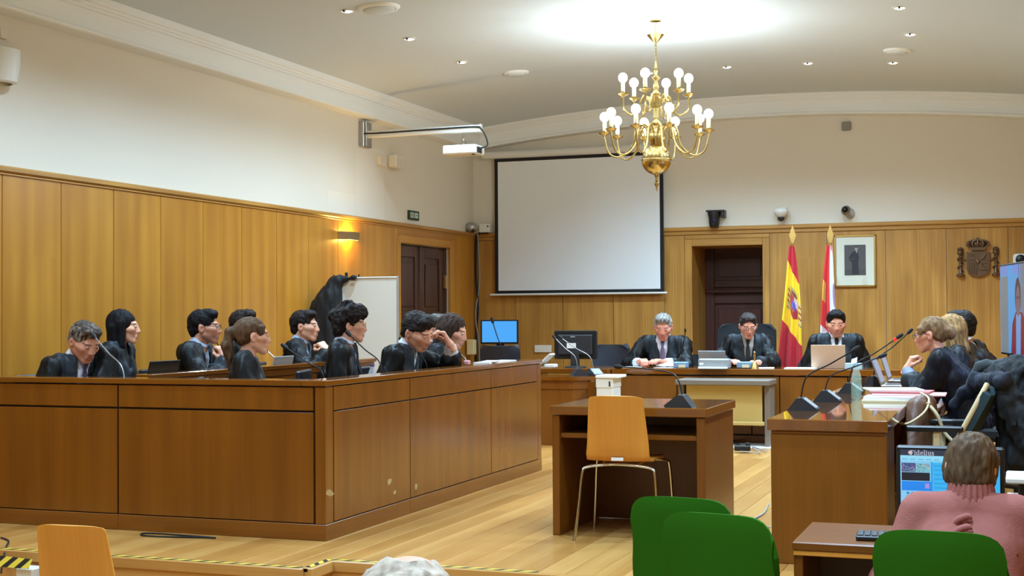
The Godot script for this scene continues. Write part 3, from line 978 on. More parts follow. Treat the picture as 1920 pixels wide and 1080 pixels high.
func build_lights() -> void:
	var left := ["over the left wall's cornice, closest to the first round ceiling vent", "midway between the two round ceiling vents on the whiteboard side", "beyond the row on the whiteboard side, closest to the far vent"]
	for k in 3:
		var z: float = [-10.05, -11.27, -12.5][k]
		downlight(Vector3(-5.09, ceil_y(-5.09), z), "small bright recessed spotlight " + left[k], 0.7)
	for k in 7:  # row carried on out of view, lengthened to light the stand front
		var z := -8.85 + 1.21 * k
		downlight(Vector3(-5.09, ceil_y(-5.09), z), "small recessed ceiling spotlight in the row over the left bench", 0.7)
	downlight(Vector3(-2.82, ceil_y(-2.82), -14.2), "small bright recessed spotlight over the bench between chandelier and recessed door")
	downlight(Vector3(-3.65, ceil_y(-3.65), -14.2), "small recessed spotlight hidden behind the chandelier's upper candle bulbs")  # added where the chandelier covers it, to brighten the projection screen
	downlight(Vector3(-1.99, ceil_y(-1.99), -14.2), "small bright recessed spotlight over the judges' bench, in line with the flags")
	downlight(Vector3(-1.16, ceil_y(-1.16), -14.25), "small bright recessed spotlight over the bench end, just past the slim round vent")
	downlight(Vector3(-0.888, ceil_y(-0.888), -12.75), "small bright recessed spotlight just before the slim round vent over the right desk")
	downlight(Vector3(-0.888, ceil_y(-0.888), -11.6), "small bright recessed spotlight over the middle of the right desk")
	for k in 8:  # unseen spots lengthen this row to brighten the desk end and chair backs
		downlight(Vector3(-0.888, ceil_y(-0.888), -10.4 + 1.21 * k), "small recessed ceiling spotlight in the row over the right desk")
	for j in 3:  # unseen lamps added behind the viewpoint as front fill
		downlight(Vector3([-5.09, -2.99, -0.89][j], ceil_y([-5.09, -2.99, -0.89][j]), 1.0), "small recessed ceiling spotlight over the public seats")
	# the ball centre is seen at (1231, 300)
	var c := at_z(1231, 300, -11.7)
	chandelier(c, ceil_y(c.x) - c.y, "two-tier brass chandelier with lit candle bulbs and polished ball, before the screen")
	sconce(at_x(650, 443, X_LEFT + 0.022))
	# round flush speakers and vents in the ceiling
	var vents := [[-4.83, -10.1, 0.17, "larger round white ceiling vent with stepped rim beside the first spotlight"], [-4.83, -13.35, 0.13, "plain round ceiling vent between the left spotlight row and the chandelier"], [-1.066, -13.55, 0.13, "slim round ceiling vent over the right desk between two spotlights"]]
	for s in vents:
		var t := thing("ceiling_vent", s[3], "vent", Vector3(s[0], ceil_y(s[0]), s[1]), 0.0, "round ceiling vents")
		var slope := -2.0 * (s[0] - X_MID) / 54.0 as float
		t.rotation.z = atan(slope)
		var m := mb()
		m.lathe(PackedVector2Array([Vector2(s[2], 0.02), Vector2(s[2], -0.008), Vector2(s[2] * 0.9, -0.022), Vector2(s[2] * 0.8, -0.024), Vector2(s[2] * 0.76, -0.012)]), 32)
		put("rim", m, mats.cornice, t)
		m = mb()
		m.lathe(PackedVector2Array([Vector2(s[2] * 0.76, -0.012), Vector2(s[2] * 0.72, -0.03), Vector2(s[2] * 0.66, -0.036), Vector2(0.002, -0.036)]), 32)
		put("disc", m, mats.ceiling, t)

# ---------------------------------------------------------------- things on the walls
func cable(called: String, label: String, pts: Array, r := 0.006, m: Material = null) -> void:
	tag(put(called, hose(pts, r, 6, 6), m if m else mats.rubber), label, "cable")

func build_wall_things() -> void:
	# projection screen
	var t := thing("projection_screen", "pulled-down white projection screen with black border on the back wall", "screen", Vector3(0, 0, 0))
	var zs := Z_BACK + 0.1
	var m := mb()
	m.tube(PackedVector3Array([Vector3(-6.34, 3.305, zs), Vector3(-3.97, 3.305, zs)]), PackedFloat32Array([0.05]), 14)
	put("roller_case", m, mats.white_plastic, t)
	put("cloth", spanned(Vector3(-6.14, 1.6, zs - 0.002), Vector3(-4.06, 3.215, zs + 0.001), 1, 0.0), mats.screen_cloth, t)
	put("black_border", spanned(Vector3(-6.185, 3.215, zs - 0.002), Vector3(-4.015, 3.27, zs + 0.0012), 1, 0.0), mats.screen_border, t)
	put("black_border", spanned(Vector3(-6.185, 1.562, zs - 0.002), Vector3(-4.015, 1.6, zs + 0.0012), 1, 0.0), mats.screen_border, t)
	put("black_border", spanned(Vector3(-6.185, 1.6, zs - 0.002), Vector3(-6.14, 3.215, zs + 0.0012), 1, 0.0), mats.screen_border, t)
	put("black_border", spanned(Vector3(-4.06, 1.6, zs - 0.002), Vector3(-4.015, 3.215, zs + 0.0012), 1, 0.0), mats.screen_border, t)
	m = mb()
	m.tube(PackedVector3Array([Vector3(-6.25, 1.55, zs), Vector3(-3.98, 1.55, zs)]), PackedFloat32Array([0.014]), 8)
	put("bottom_bar", m, mats.white_plastic, t)
	# projector and its arm from the left wall
	t = thing("projector_bracket", "long white wall arm carrying the projector, with grey metal bracket", "bracket", Vector3(X_LEFT, 3.21, -13.2))
	put("wall_plate", boxed(Vector3(0.03, 0.0, 0.0), Vector3(0.06, 0.27, 0.2), 1, 0.006), mats.silver, t)
	put("plate_edge", boxed(Vector3(0.064, 0.0, 0.03), Vector3(0.01, 0.27, 0.05), 1, 0.004), mats.chrome, t)
	put("arm_beam", boxed(Vector3(0.7, 0.0, 0.0), Vector3(1.28, 0.075, 0.05), 0, 0.008), mats.white_plastic, t)
	put("end_cap", boxed(Vector3(1.345, 0.0, 0.0), Vector3(0.014, 0.085, 0.06), 0, 0.004), mats.white_plastic, t)
	put("hanger_rod", piped([Vector3(1.15, -0.03, 0), Vector3(1.15, -0.15, 0)], 0.014, 8), mats.chrome, t)
	m = mb()
	m.lathe(PackedVector2Array([Vector2(0.05, -0.17), Vector2(0.045, -0.15), Vector2(0.022, -0.13), Vector2(0.016, -0.1)]), 14, Vector3(1.15, 0, 0))
	put("hanger_foot", m, mats.chrome, t)
	put("cable_run", hose([Vector3(0.0, -0.03, 0.08), Vector3(0.06, 0.0, 0.09), Vector3(0.2, 0.005, 0.034), Vector3(0.8, 0.012, 0.034), Vector3(1.28, 0.015, 0.034), Vector3(1.36, -0.01, 0.04), Vector3(1.41, -0.1, 0.03), Vector3(1.42, -0.18, 0.02), Vector3(1.36, -0.21, 0.06)], 0.008), mats.rubber, t)
	t = thing("projector", "small white projector hanging from the wall arm before the screen", "projector", Vector3(-5.36, 2.99, -13.2))
	put("housing", boxed(Vector3(0, 0, 0), Vector3(0.37, 0.095, 0.26), 0, 0.014), mats.white_plastic, t)
	put("port_panel", boxed(Vector3(0.186, -0.005, 0.03), Vector3(0.008, 0.06, 0.13), 1, 0.002), mats.dark_plastic, t)
	put("foot", boxed(Vector3(0.14, -0.052, 0.08), Vector3(0.03, 0.012, 0.03), 1, 0.002), mats.dark_plastic, t)
	# boxes on the left wall
	t = thing("wall_speaker", "white box loudspeaker on the left wall below the projector arm", "loudspeaker", Vector3(X_LEFT, 3.0, -13.93))
	put("cabinet", boxed(Vector3(0.05, 0, 0), Vector3(0.1, 0.14, 0.22), 1, 0.012), mats.white_plastic, t)
	put("switch_knob", boxed(Vector3(0.103, 0.0, 0.08), Vector3(0.01, 0.03, 0.012), 1, 0.002), mats.paper, t)
	tag(put("junction_box", boxed(Vector3(X_LEFT + 0.02, 2.98, -13.62), Vector3(0.04, 0.1, 0.16), 1, 0.006), mats.plaster_patch), "flat cream junction box beside the white wall speaker", "box")
	t = thing("wall_uplighter", "curved white wall fitting high on the left wall", "wall lamp", Vector3(X_LEFT, 3.02, -7.62))
	m = mb()
	m.lathe(PackedVector2Array([Vector2(0.1, -0.13), Vector2(0.13, -0.12), Vector2(0.15, 0.0), Vector2(0.15, 0.1), Vector2(0.14, 0.1)]), 18, Vector3(0, 0, 0), -PI / 2, PI)
	put("shade", m, mats.white_plastic, t)
	put("back_plate", boxed(Vector3(0.01, 0.03, 0), Vector3(0.02, 0.2, 0.2), 1), mats.white_plastic, t)
	tag(put("switch_plate", boxed(Vector3(X_LEFT + 0.008, 3.24, -7.67), Vector3(0.016, 0.07, 0.07), 1, 0.004), mats.plaster_patch), "small cream blank plate above the curved white wall fitting", "plate")
	# exit sign
	t = thing("exit_sign", "small dark green framed emergency sign with two pale symbols above the double door", "sign", Vector3(X_LEFT, 2.44, -14.47))
	put("frame", boxed(Vector3(0.012, 0, 0), Vector3(0.024, 0.105, 0.28), 2, 0.003), mat("sign_green", rgb(34, 62, 46), 0.5), t)
	put("symbol_panel", boxed(Vector3(0.025, 0.0, 0.06), Vector3(0.004, 0.06, 0.09), 2, 0.001), mat("sign_pale", rgb(190, 204, 186), 0.5), t)
	put("symbol_panel", boxed(Vector3(0.025, 0.0, -0.055), Vector3(0.004, 0.06, 0.09), 2, 0.001), mats.sign_pale, t)
	for k in 3:
		put("symbol_bar", boxed(Vector3(0.028, 0.0, 0.085 - k * 0.022), Vector3(0.002, 0.04, 0.006), 1, 0.0), mats.sign_green, t)
	put("symbol_bar", boxed(Vector3(0.028, 0.0, -0.055), Vector3(0.002, 0.008, 0.05), 2, 0.0), mats.sign_green, t)
	# corner camera with its cables
	t = thing("dome_camera", "grey dome camera with white box in the corner above the panelling", "camera", Vector3(X_LEFT + 0.06, 2.36, Z_BACK + 0.2))
	m = mb()
	m.ball(Vector3(0.0, 0.035, 0.03), Vector3(0.075, 0.07, 0.075), 16, 10)
	put("dome", m, mats.silver, t)
	m = mb()
	m.ball(Vector3(0.03, -0.0, 0.06), Vector3(0.03, 0.03, 0.03), 10, 8)
	put("lens", m, mats.black_plastic, t)
	put("junction_box", boxed(Vector3(0.14, 0.03, -0.1), Vector3(0.14, 0.11, 0.1), 0, 0.008), mats.white_plastic, t)
	put("fixing_knob", boxed(Vector3(0.19, 0.05, -0.048), Vector3(0.02, 0.02, 0.01), 0, 0.002), mats.dark_plastic, t)
	cable("corner_cable", "thick black cable loop running down the corner from the dome camera", [Vector3(X_LEFT + 0.24, 2.33, Z_BACK + 0.1), Vector3(X_LEFT + 0.1, 2.32, Z_BACK + 0.1), Vector3(X_LEFT + 0.055, 2.2, Z_BACK + 0.06), Vector3(X_LEFT + 0.05, 1.8, Z_BACK + 0.06), Vector3(X_LEFT + 0.075, 1.4, Z_BACK + 0.06), Vector3(X_LEFT + 0.05, 1.0, Z_BACK + 0.06), Vector3(X_LEFT + 0.05, 0.3, Z_BACK + 0.06)], 0.014)
	cable("corner_cable", "thin grey cable beside the thick black one in the corner", [Vector3(X_LEFT + 0.1, 2.33, Z_BACK + 0.12), Vector3(X_LEFT + 0.085, 2.1, Z_BACK + 0.05), Vector3(X_LEFT + 0.09, 1.7, Z_BACK + 0.04), Vector3(X_LEFT + 0.055, 1.3, Z_BACK + 0.09), Vector3(X_LEFT + 0.085, 0.9, Z_BACK + 0.05), Vector3(X_LEFT + 0.085, 0.3, Z_BACK + 0.05)], 0.008, mats.grey_plastic)
	# cameras above the back panelling
	t = thing("video_camera", "black tracking camera mounted above the recessed door", "camera", at_z(1345, 410, Z_BACK))
	put("mount", boxed(Vector3(0.0, 0.085, 0.07), Vector3(0.22, 0.02, 0.14), 0, 0.004), mats.black_plastic, t)
	put("arm", boxed(Vector3(0.09, 0.045, 0.07), Vector3(0.04, 0.08, 0.12), 1, 0.006), mats.black_plastic, t)
	m = mb()
	m.lathe(PackedVector2Array([Vector2(0.002, -0.11), Vector2(0.05, -0.105), Vector2(0.062, -0.07), Vector2(0.066, 0.0), Vector2(0.078, 0.06), Vector2(0.078, 0.075), Vector2(0.002, 0.075)]), 20, Vector3(-0.02, 0, 0.09))
	put("body", m, mats.black_plastic, t)
	m = mb()
	m.ball(Vector3(-0.01, -0.03, 0.152), Vector3(0.025, 0.025, 0.014), 12, 8)
	put("lens", m, mat("lens_blue", rgb(30, 34, 70), 0.1), t)
	t = thing("video_camera", "white dome camera above the panelling between door and flag", "camera", at_z(1467, 404, Z_BACK))
	put("wall_bracket", boxed(Vector3(0.03, 0.06, 0.04), Vector3(0.06, 0.06, 0.08), 1, 0.008), mats.white_plastic, t)
	m = mb()
	m.lathe(PackedVector2Array([Vector2(0.035, -0.03), Vector2(0.06, -0.01), Vector2(0.085, 0.03), Vector2(0.085, 0.05), Vector2(0.06, 0.075), Vector2(0.0, 0.085)]), 20, Vector3(0, 0, 0.1))
	put("hood", m, mats.white_plastic, t)
	m = mb()
	m.ball(Vector3(0, -0.03, 0.1), Vector3(0.043, 0.045, 0.043), 14, 9)
	put("dome", m, mats.dark_plastic, t)
	t = thing("video_camera", "grey bullet camera on the wall above the framed portrait", "camera", at_z(1588, 397, Z_BACK))
	m = mb()
	m.tube(PackedVector3Array([Vector3(0.03, -0.02, 0.02), Vector3(0.0, 0.01, 0.12)]), PackedFloat32Array([0.058, 0.056]), 16)
	put("body", m, mats.silver, t)
	m = mb()
	m.tube(PackedVector3Array([Vector3(-0.004, 0.014, 0.13), Vector3(-0.008, 0.018, 0.15)]), PackedFloat32Array([0.035]), 14)
	put("lens", m, mats.black_plastic, t)
	put("wall_foot", boxed(Vector3(0.03, -0.05, 0.02), Vector3(0.06, 0.05, 0.04), 1, 0.008), mats.silver, t)
	tag(put("wall_sensor", boxed(at_z(1587, 237, Z_BACK) + Vector3(0, 0, 0.02), Vector3(0.1, 0.1, 0.04), 1, 0.006), mat("sensor_grey", rgb(140, 136, 126), 0.6)), "small square grey box high on the back wall", "box")
	# camera on a little shelf at the right
	t = thing("video_camera", "white camera with black lens on a small shelf above the television", "camera", Vector3(-0.02, 1.86, Z_BACK + 0.1))
	put("shelf", boxed(Vector3(0.0, -0.09, 0.0), Vector3(0.26, 0.03, 0.16), 0, 0.004), mats.white_plastic, t)
	put("body", boxed(Vector3(0.03, 0.0, -0.02), Vector3(0.16, 0.15, 0.1), 0, 0.02), mats.white_plastic, t)
	m = mb()
	m.ball(Vector3(0.03, 0.01, 0.04), Vector3(0.055, 0.055, 0.03), 16, 9)
	put("lens", m, mats.black_plastic, t)
	# framed portrait: a plain stand-in, a dark standing figure
	var pc := at_z(1604, 489.5, Z_BACK)
	t = thing("framed_portrait", "gold-framed portrait print of a dark standing figure beside the flags", "picture", Vector3(pc.x, pc.y, Z_BACK + 0.022))
	var w := 0.235
	var h := 0.3
	put("mount_card", boxed(Vector3(0, 0, 0.01), Vector3(w * 2 - 0.02, h * 2 - 0.02, 0.012), 1, 0.0), mat("mount_card", rgb(214, 212, 192), 0.8), t)
	for s in [[Vector3(0, h - 0.011, 0.014), Vector3(w * 2, 0.022, 0.028), 0], [Vector3(0, -h + 0.011, 0.014), Vector3(w * 2, 0.022, 0.028), 0], [Vector3(w - 0.011, 0, 0.014), Vector3(0.022, h * 2, 0.028), 1], [Vector3(-w + 0.011, 0, 0.014), Vector3(0.022, h * 2, 0.028), 1]]:
		put("frame_bar", boxed(s[0], s[1], s[2], 0.006), mats.gold, t)
	m = mb()
	m.quad_n(Vector3(-0.12, -0.165, 0.0175), Vector3(0.12, -0.165, 0.0175), Vector3(0.12, 0.185, 0.0175), Vector3(-0.12, 0.185, 0.0175), Vector3(0, 0, 1))
	put("print", m, mat("portrait_print", Color.WHITE, 0.7, 0.0, portrait_tex()), t)
	build_arms()
	build_flags()
	build_tv()

func draw_poly(im: Image, pts: Array, c: Color) -> void:
	var poly := PackedVector2Array(pts)
	var lo := poly[0]
	var hi := poly[0]
	for p in poly:
		lo = lo.min(p); hi = hi.max(p)
	for y in range(maxi(0, int(lo.y)), mini(im.get_height(), int(hi.y) + 1)):
		for x in range(maxi(0, int(lo.x)), mini(im.get_width(), int(hi.x) + 1)):
			if Geometry2D.is_point_in_polygon(Vector2(x + 0.5, y + 0.5), poly): im.set_pixel(x, y, c)

func draw_disc(im: Image, at: Vector2, r: Vector2, c: Color) -> void:
	for y in range(maxi(0, int(at.y - r.y)), mini(im.get_height(), int(at.y + r.y) + 1)):
		for x in range(maxi(0, int(at.x - r.x)), mini(im.get_width(), int(at.x + r.x) + 1)):
			if ((Vector2(x + 0.5, y + 0.5) - at) / r).length() < 1.0: im.set_pixel(x, y, c)

func portrait_tex() -> ImageTexture:
	var im := Image.create(96, 140, false, Image.FORMAT_RGB8)
	im.fill(rgb(84, 80, 78))
	im.fill_rect(Rect2i(0, 112, 96, 28), rgb(76, 72, 68))
	draw_poly(im, [Vector2(40, 30), Vector2(60, 30), Vector2(66, 60), Vector2(62, 84), Vector2(66, 136), Vector2(34, 136), Vector2(34, 80), Vector2(18, 66), Vector2(24, 50)], rgb(44, 44, 48))
	draw_poly(im, [Vector2(18, 64), Vector2(44, 60), Vector2(46, 66), Vector2(22, 72)], rgb(60, 58, 58))
	draw_poly(im, [Vector2(52, 26), Vector2(58, 26), Vector2(55, 42)], rgb(176, 172, 168))
	draw_disc(im, Vector2(54, 17), Vector2(7, 10), rgb(150, 140, 132))
	draw_disc(im, Vector2(54, 9), Vector2(7, 4), rgb(58, 52, 50))
	return ImageTexture.create_from_image(im)

func build_arms() -> void:
	# bronze coat of arms on the panelling: crowned shield between two pillars
	var c := at_z(1834, 490, Z_BACK)
	var t := thing("coat_of_arms", "bronze coat of arms with crowned shield between two pillars on the panelling", "emblem", Vector3(c.x, c.y, Z_BACK + 0.022))
	var s := 0.00595   # metres for a pixel at the wall
	var m := mb()
	var sh := PackedVector2Array()
	for p in [[-21, 18], [21, 18], [21, -14]]: sh.append(Vector2(p[0], p[1]) * s)
	for k in 9:
		var an := -PI * k / 8.0
		sh.append(Vector2(cos(an) * 20.0, -16 + sin(an) * 13.0) * s)
	sh.append(Vector2(-21, -14) * s)
	m.prism(sh, 0.0, 0.03)
	put("shield", m, mats.bronze, t)
	for q in [[-19, 16, -1, 1], [1, 16, 19, 1], [-19, -1, -1, -16], [1, -1, 19, -16]]:
		put("quarter", spanned(Vector3(q[0] * s, q[3] * s, 0.03), Vector3(q[2] * s, q[1] * s, 0.034), 1, 0.002), mats.bronze, t)
	# castle, lion, pales and chains in relief
	m = mb()
	m.span(Vector3(-16 * s, 3 * s, 0.034), Vector3(-6 * s, 9 * s, 0.041), 1, 0.003)
	for k in 3: m.span(Vector3((-16 + k * 4) * s, 9 * s, 0.034), Vector3((-13.6 + k * 4) * s, 13.5 * s, 0.041), 1, 0.003)
	put("castle", m, mats.bronze, t)
	m = mb()
	m.tube(smooth_path([Vector3(5, 3, 0) * s + Vector3(0, 0, 0.036), Vector3(9, 6, 0) * s + Vector3(0, 0, 0.04), Vector3(12, 10, 0) * s + Vector3(0, 0, 0.04), Vector3(15, 13, 0) * s + Vector3(0, 0, 0.038)], 3), PackedFloat32Array([0.008]), 6)
	m.tube(PackedVector3Array([Vector3(9, 6, 0) * s + Vector3(0, 0, 0.038), Vector3(14, 4, 0) * s + Vector3(0, 0, 0.038)]), PackedFloat32Array([0.006]), 6)
	put("lion", m, mats.bronze, t)
	for k in 4:
		put("pale", spanned(Vector3((-17.5 + k * 4.4) * s, -24 * s, 0.03), Vector3((-15.2 + k * 4.4) * s, -2 * s, 0.041), 1, 0.003), mats.bronze, t)
	m = mb()
	for k in 3:
		m.tube(PackedVector3Array([Vector3(4, -4 - k * 6, 0) * s + Vector3(0, 0, 0.036), Vector3(17, -4 - k * 6, 0) * s + Vector3(0, 0, 0.036)]), PackedFloat32Array([0.005]), 5)
	m.tube(PackedVector3Array([Vector3(5, -2, 0) * s + Vector3(0, 0, 0.036), Vector3(16, -18, 0) * s + Vector3(0, 0, 0.036)]), PackedFloat32Array([0.005]), 5)
	put("chains", m, mats.bronze, t)
	m = mb()
	m.ball(Vector3(0, -1, 0) * s + Vector3(0, 0, 0.036), Vector3(0.022, 0.028, 0.012), 12, 8)
	put("centre_oval", m, mats.bronze, t)
	# crown
	m = mb()
	m.prism(PackedVector2Array([Vector2(-12, 20.5) * s, Vector2(12, 20.5) * s, Vector2(15, 26) * s, Vector2(-15, 26) * s]), 0.0, 0.045)
	put("crown_band", m, mats.bronze, t)
	for k in 5:
		m = mb()
		var e := (k - 2) * 9.0
		m.tube(smooth_path([Vector3((k - 2) * 6.0, 25, 0) * s + Vector3(0, 0, 0.035), Vector3(e * 1.08, 31, 0) * s + Vector3(0, 0, 0.045), Vector3(e * 0.9, 37, 0) * s + Vector3(0, 0, 0.04), Vector3(e * 0.2, 40, 0) * s + Vector3(0, 0, 0.035)], 4), PackedFloat32Array([0.011, 0.011, 0.012]), 6)
		put("crown_arch", m, mats.bronze, t)
	m = mb()
	m.ball(Vector3(0, 33, 0) * s, Vector3(0.1, 0.055, 0.03), 14, 8)
	put("crown_cap", m, mats.bronze, t)
	m = mb()
	m.ball(Vector3(0, 42, 0) * s + Vector3(0, 0, 0.03), Vector3(0.014, 0.014, 0.014), 8, 6)
	put("crown_orb", m, mats.bronze, t)
	for side in [-1.0, 1.0]:
		m = mb()
		m.lathe(PackedVector2Array([Vector2(7.5, -27), Vector2(7.5, -24.5), Vector2(5, -23.5), Vector2(3.2, -21), Vector2(3, 12), Vector2(4.5, 14), Vector2(6, 16), Vector2(6, 18), Vector2(4, 19.5), Vector2(6, 23), Vector2(4, 26), Vector2(0.1, 27)]), 14, Vector3.ZERO)
		for q in m.v.size(): m.v[q] = m.v[q] * s + Vector3(side * 31.5 * s, 0, 0.015)
		var pl := put("pillar", m, mats.bronze, t)
		m = mb()
		var rib := []
		for k in 13:
			var an := k * 1.05
			rib.append(Vector3(side * 31.5 * s + cos(an) * 5.2 * s, (12 - k * 2.6) * s, 0.02 + sin(an) * 5.0 * s))
		m.tube(smooth_path(rib, 3), PackedFloat32Array([0.008]), 5, 0.6)
		m.tube(PackedVector3Array([Vector3(side * 21 * s, 3 * s, 0.015), Vector3(side * 29 * s, 4 * s, 0.02)]), PackedFloat32Array([0.01]), 6)
		put("ribbon", m, mats.bronze, pl)

func flag_tex(kind: int) -> ImageTexture:
	var im := Image.create(128, 256, false, Image.FORMAT_RGB8)
	if kind == 0:
		# bands run along the cloth; u across the drape is mapped in build_flags
		im.fill(rgb(186, 24, 38))
		im.fill_rect(Rect2i(0, 64, 128, 128), rgb(240, 196, 20))
		# arms of the flag: shield, crown, pillars
		draw_poly(im, [Vector2(40, 112), Vector2(82, 112), Vector2(82, 146), Vector2(61, 160), Vector2(40, 146)], rgb(170, 48, 46))
		im.fill_rect(Rect2i(61, 112, 21, 18), rgb(206, 178, 196))
		im.fill_rect(Rect2i(40, 131, 21, 14), rgb(196, 128, 44))
		for k in 3: im.fill_rect(Rect2i(43 + k * 6, 131, 3, 16), rgb(150, 38, 36))
		draw_disc(im, Vector2(61, 131), Vector2(8, 9), rgb(96, 84, 170))
		draw_disc(im, Vector2(61, 104), Vector2(17, 8), rgb(156, 150, 96))
		draw_disc(im, Vector2(61, 107), Vector2(14, 4), rgb(130, 50, 50))
		for q in [30, 88]:
			im.fill_rect(Rect2i(q, 106, 5, 48), rgb(190, 176, 150))
			im.fill_rect(Rect2i(q - 3, 152, 11, 4), rgb(150, 130, 90))
			for k in 3: im.fill_rect(Rect2i(q - 3, 114 + k * 12, 11, 4), rgb(150, 46, 42))
	else:
		# quartered red and white
		im.fill(rgb(224, 222, 224))
		im.fill_rect(Rect2i(0, 0, 64, 128), rgb(214, 44, 40))
		im.fill_rect(Rect2i(64, 128, 64, 128), rgb(214, 44, 40))
		im.fill_rect(Rect2i(26, 60, 14, 30), rgb(208, 170, 60))
		im.fill_rect(Rect2i(88, 168, 14, 30), rgb(208, 170, 60))
		draw_disc(im, Vector2(96, 60), Vector2(13, 20), rgb(150, 110, 150))
	return ImageTexture.create_from_image(im)

func build_flags() -> void:
	for k in 2:
		var base := Vector3(-2.385, 0, -15.65) if k == 0 else Vector3(-1.985, 0, -15.75)
		var t := thing("flag", "red and yellow flag with coat of arms hanging on a pole by the bench" if k == 0 else "red and white quartered flag hanging on a pole beside the portrait", "flag", base)
		var tall := 2.08
		put("pole", piped([Vector3(0, 0.05, 0), Vector3(0, tall, 0)], 0.013, 10), mats.gold, t)
		var m := mb()
		m.lathe(PackedVector2Array([Vector2(0.16, 0.0), Vector2(0.16, 0.02), Vector2(0.05, 0.05), Vector2(0.02, 0.09)]), 24)
		put("foot", m, mats.gold, t)
		m = mb()
		m.prism(PackedVector2Array([Vector2(0, tall + 0.2), Vector2(0.038, tall + 0.09), Vector2(0.014, tall), Vector2(-0.014, tall), Vector2(-0.038, tall + 0.09)]), -0.008, 0.008)
		put("spearhead", m, mats.gold, t)
		# cloth gathered at the top, falling in folds and widening downwards
		m = mb()
		var rows := []
		var top := tall - 0.03
		var bottom := 0.55
		for r in 29:
			var f := r / 28.0
			var y := lerpf(top, bottom, f)
			var half := lerpf(0.03, 0.15 if k == 0 else 0.12, pow(f, 0.75))
			var line := PackedVector3Array()
			for q in 33:
				var g := q / 32.0
				var xx := lerpf(-half, half * 0.95, g) + (0.01 if k == 0 else -0.01) * sin(f * 5.0)
				var fold := sin(g * TAU * 2.2 + f * 1.6) * (0.012 + 0.04 * f) + 0.03 * f * cos(g * 7.0 + 1.0)
				line.append(Vector3(xx - 0.02 * f, y - 0.04 * g * f, 0.02 + fold + 0.03))
			rows.append(line)
		m.sheet(rows, 0.003)
		# the cloth hangs diagonally: its printed bands cross it aslant
		for q in m.t.size():
			var u := m.t[q].x
			var v := m.t[q].y
			if k == 0: m.t[q] = Vector2(clampf(0.12 + u * 0.62 + (v - 0.5) * 0.1, 0, 1), clampf(0.015 + v * 1.12 - (u - 0.4) * 0.2 + 0.04, 0.0, 0.995))
			else: m.t[q] = Vector2(clampf(0.18 + u * 0.55 + v * 0.0, 0, 1), clampf(v * 0.78 + (0.42 - u) * 0.1, 0.0, 0.99))
		var fm := mat("flag_%d" % k, Color.WHITE, 0.75, 0.0, flag_tex(k))
		fm.rim_enabled = true
		fm.rim = 0.2
		put("cloth", m, fm, t)

func tv_tex() -> ImageTexture:
	var im := Image.create(200, 112, false, Image.FORMAT_RGB8)
	im.fill(rgb(92, 164, 226))
	im.fill_rect(Rect2i(0, 0, 200, 12), rgb(120, 150, 226))
	im.fill_rect(Rect2i(4, 14, 40, 98), rgb(128, 140, 148))
	im.fill_rect(Rect2i(44, 0, 26, 112), rgb(84, 168, 240))
	im.fill_rect(Rect2i(110, 0, 90, 112), rgb(122, 134, 150))
	im.fill_rect(Rect2i(100, 0, 4, 60), rgb(70, 120, 190))
	im.fill_rect(Rect2i(140, 14, 50, 30), rgb(150, 170, 200))
	# a seated figure in a red cardigan
	draw_poly(im, [Vector2(58, 112), Vector2(66, 74), Vector2(84, 60), Vector2(118, 60), Vector2(140, 74), Vector2(148, 112)], rgb(128, 34, 44))
	draw_poly(im, [Vector2(84, 112), Vector2(86, 62), Vector2(112, 62), Vector2(108, 112)], rgb(120, 160, 222))
	draw_disc(im, Vector2(97, 40), Vector2(15, 23), rgb(70, 58, 72))
	draw_disc(im, Vector2(97, 46), Vector2(11, 19), rgb(128, 104, 116))
	im.fill_rect(Rect2i(90, 40, 14, 3), rgb(84, 64, 74))
	return ImageTexture.create_from_image(im)

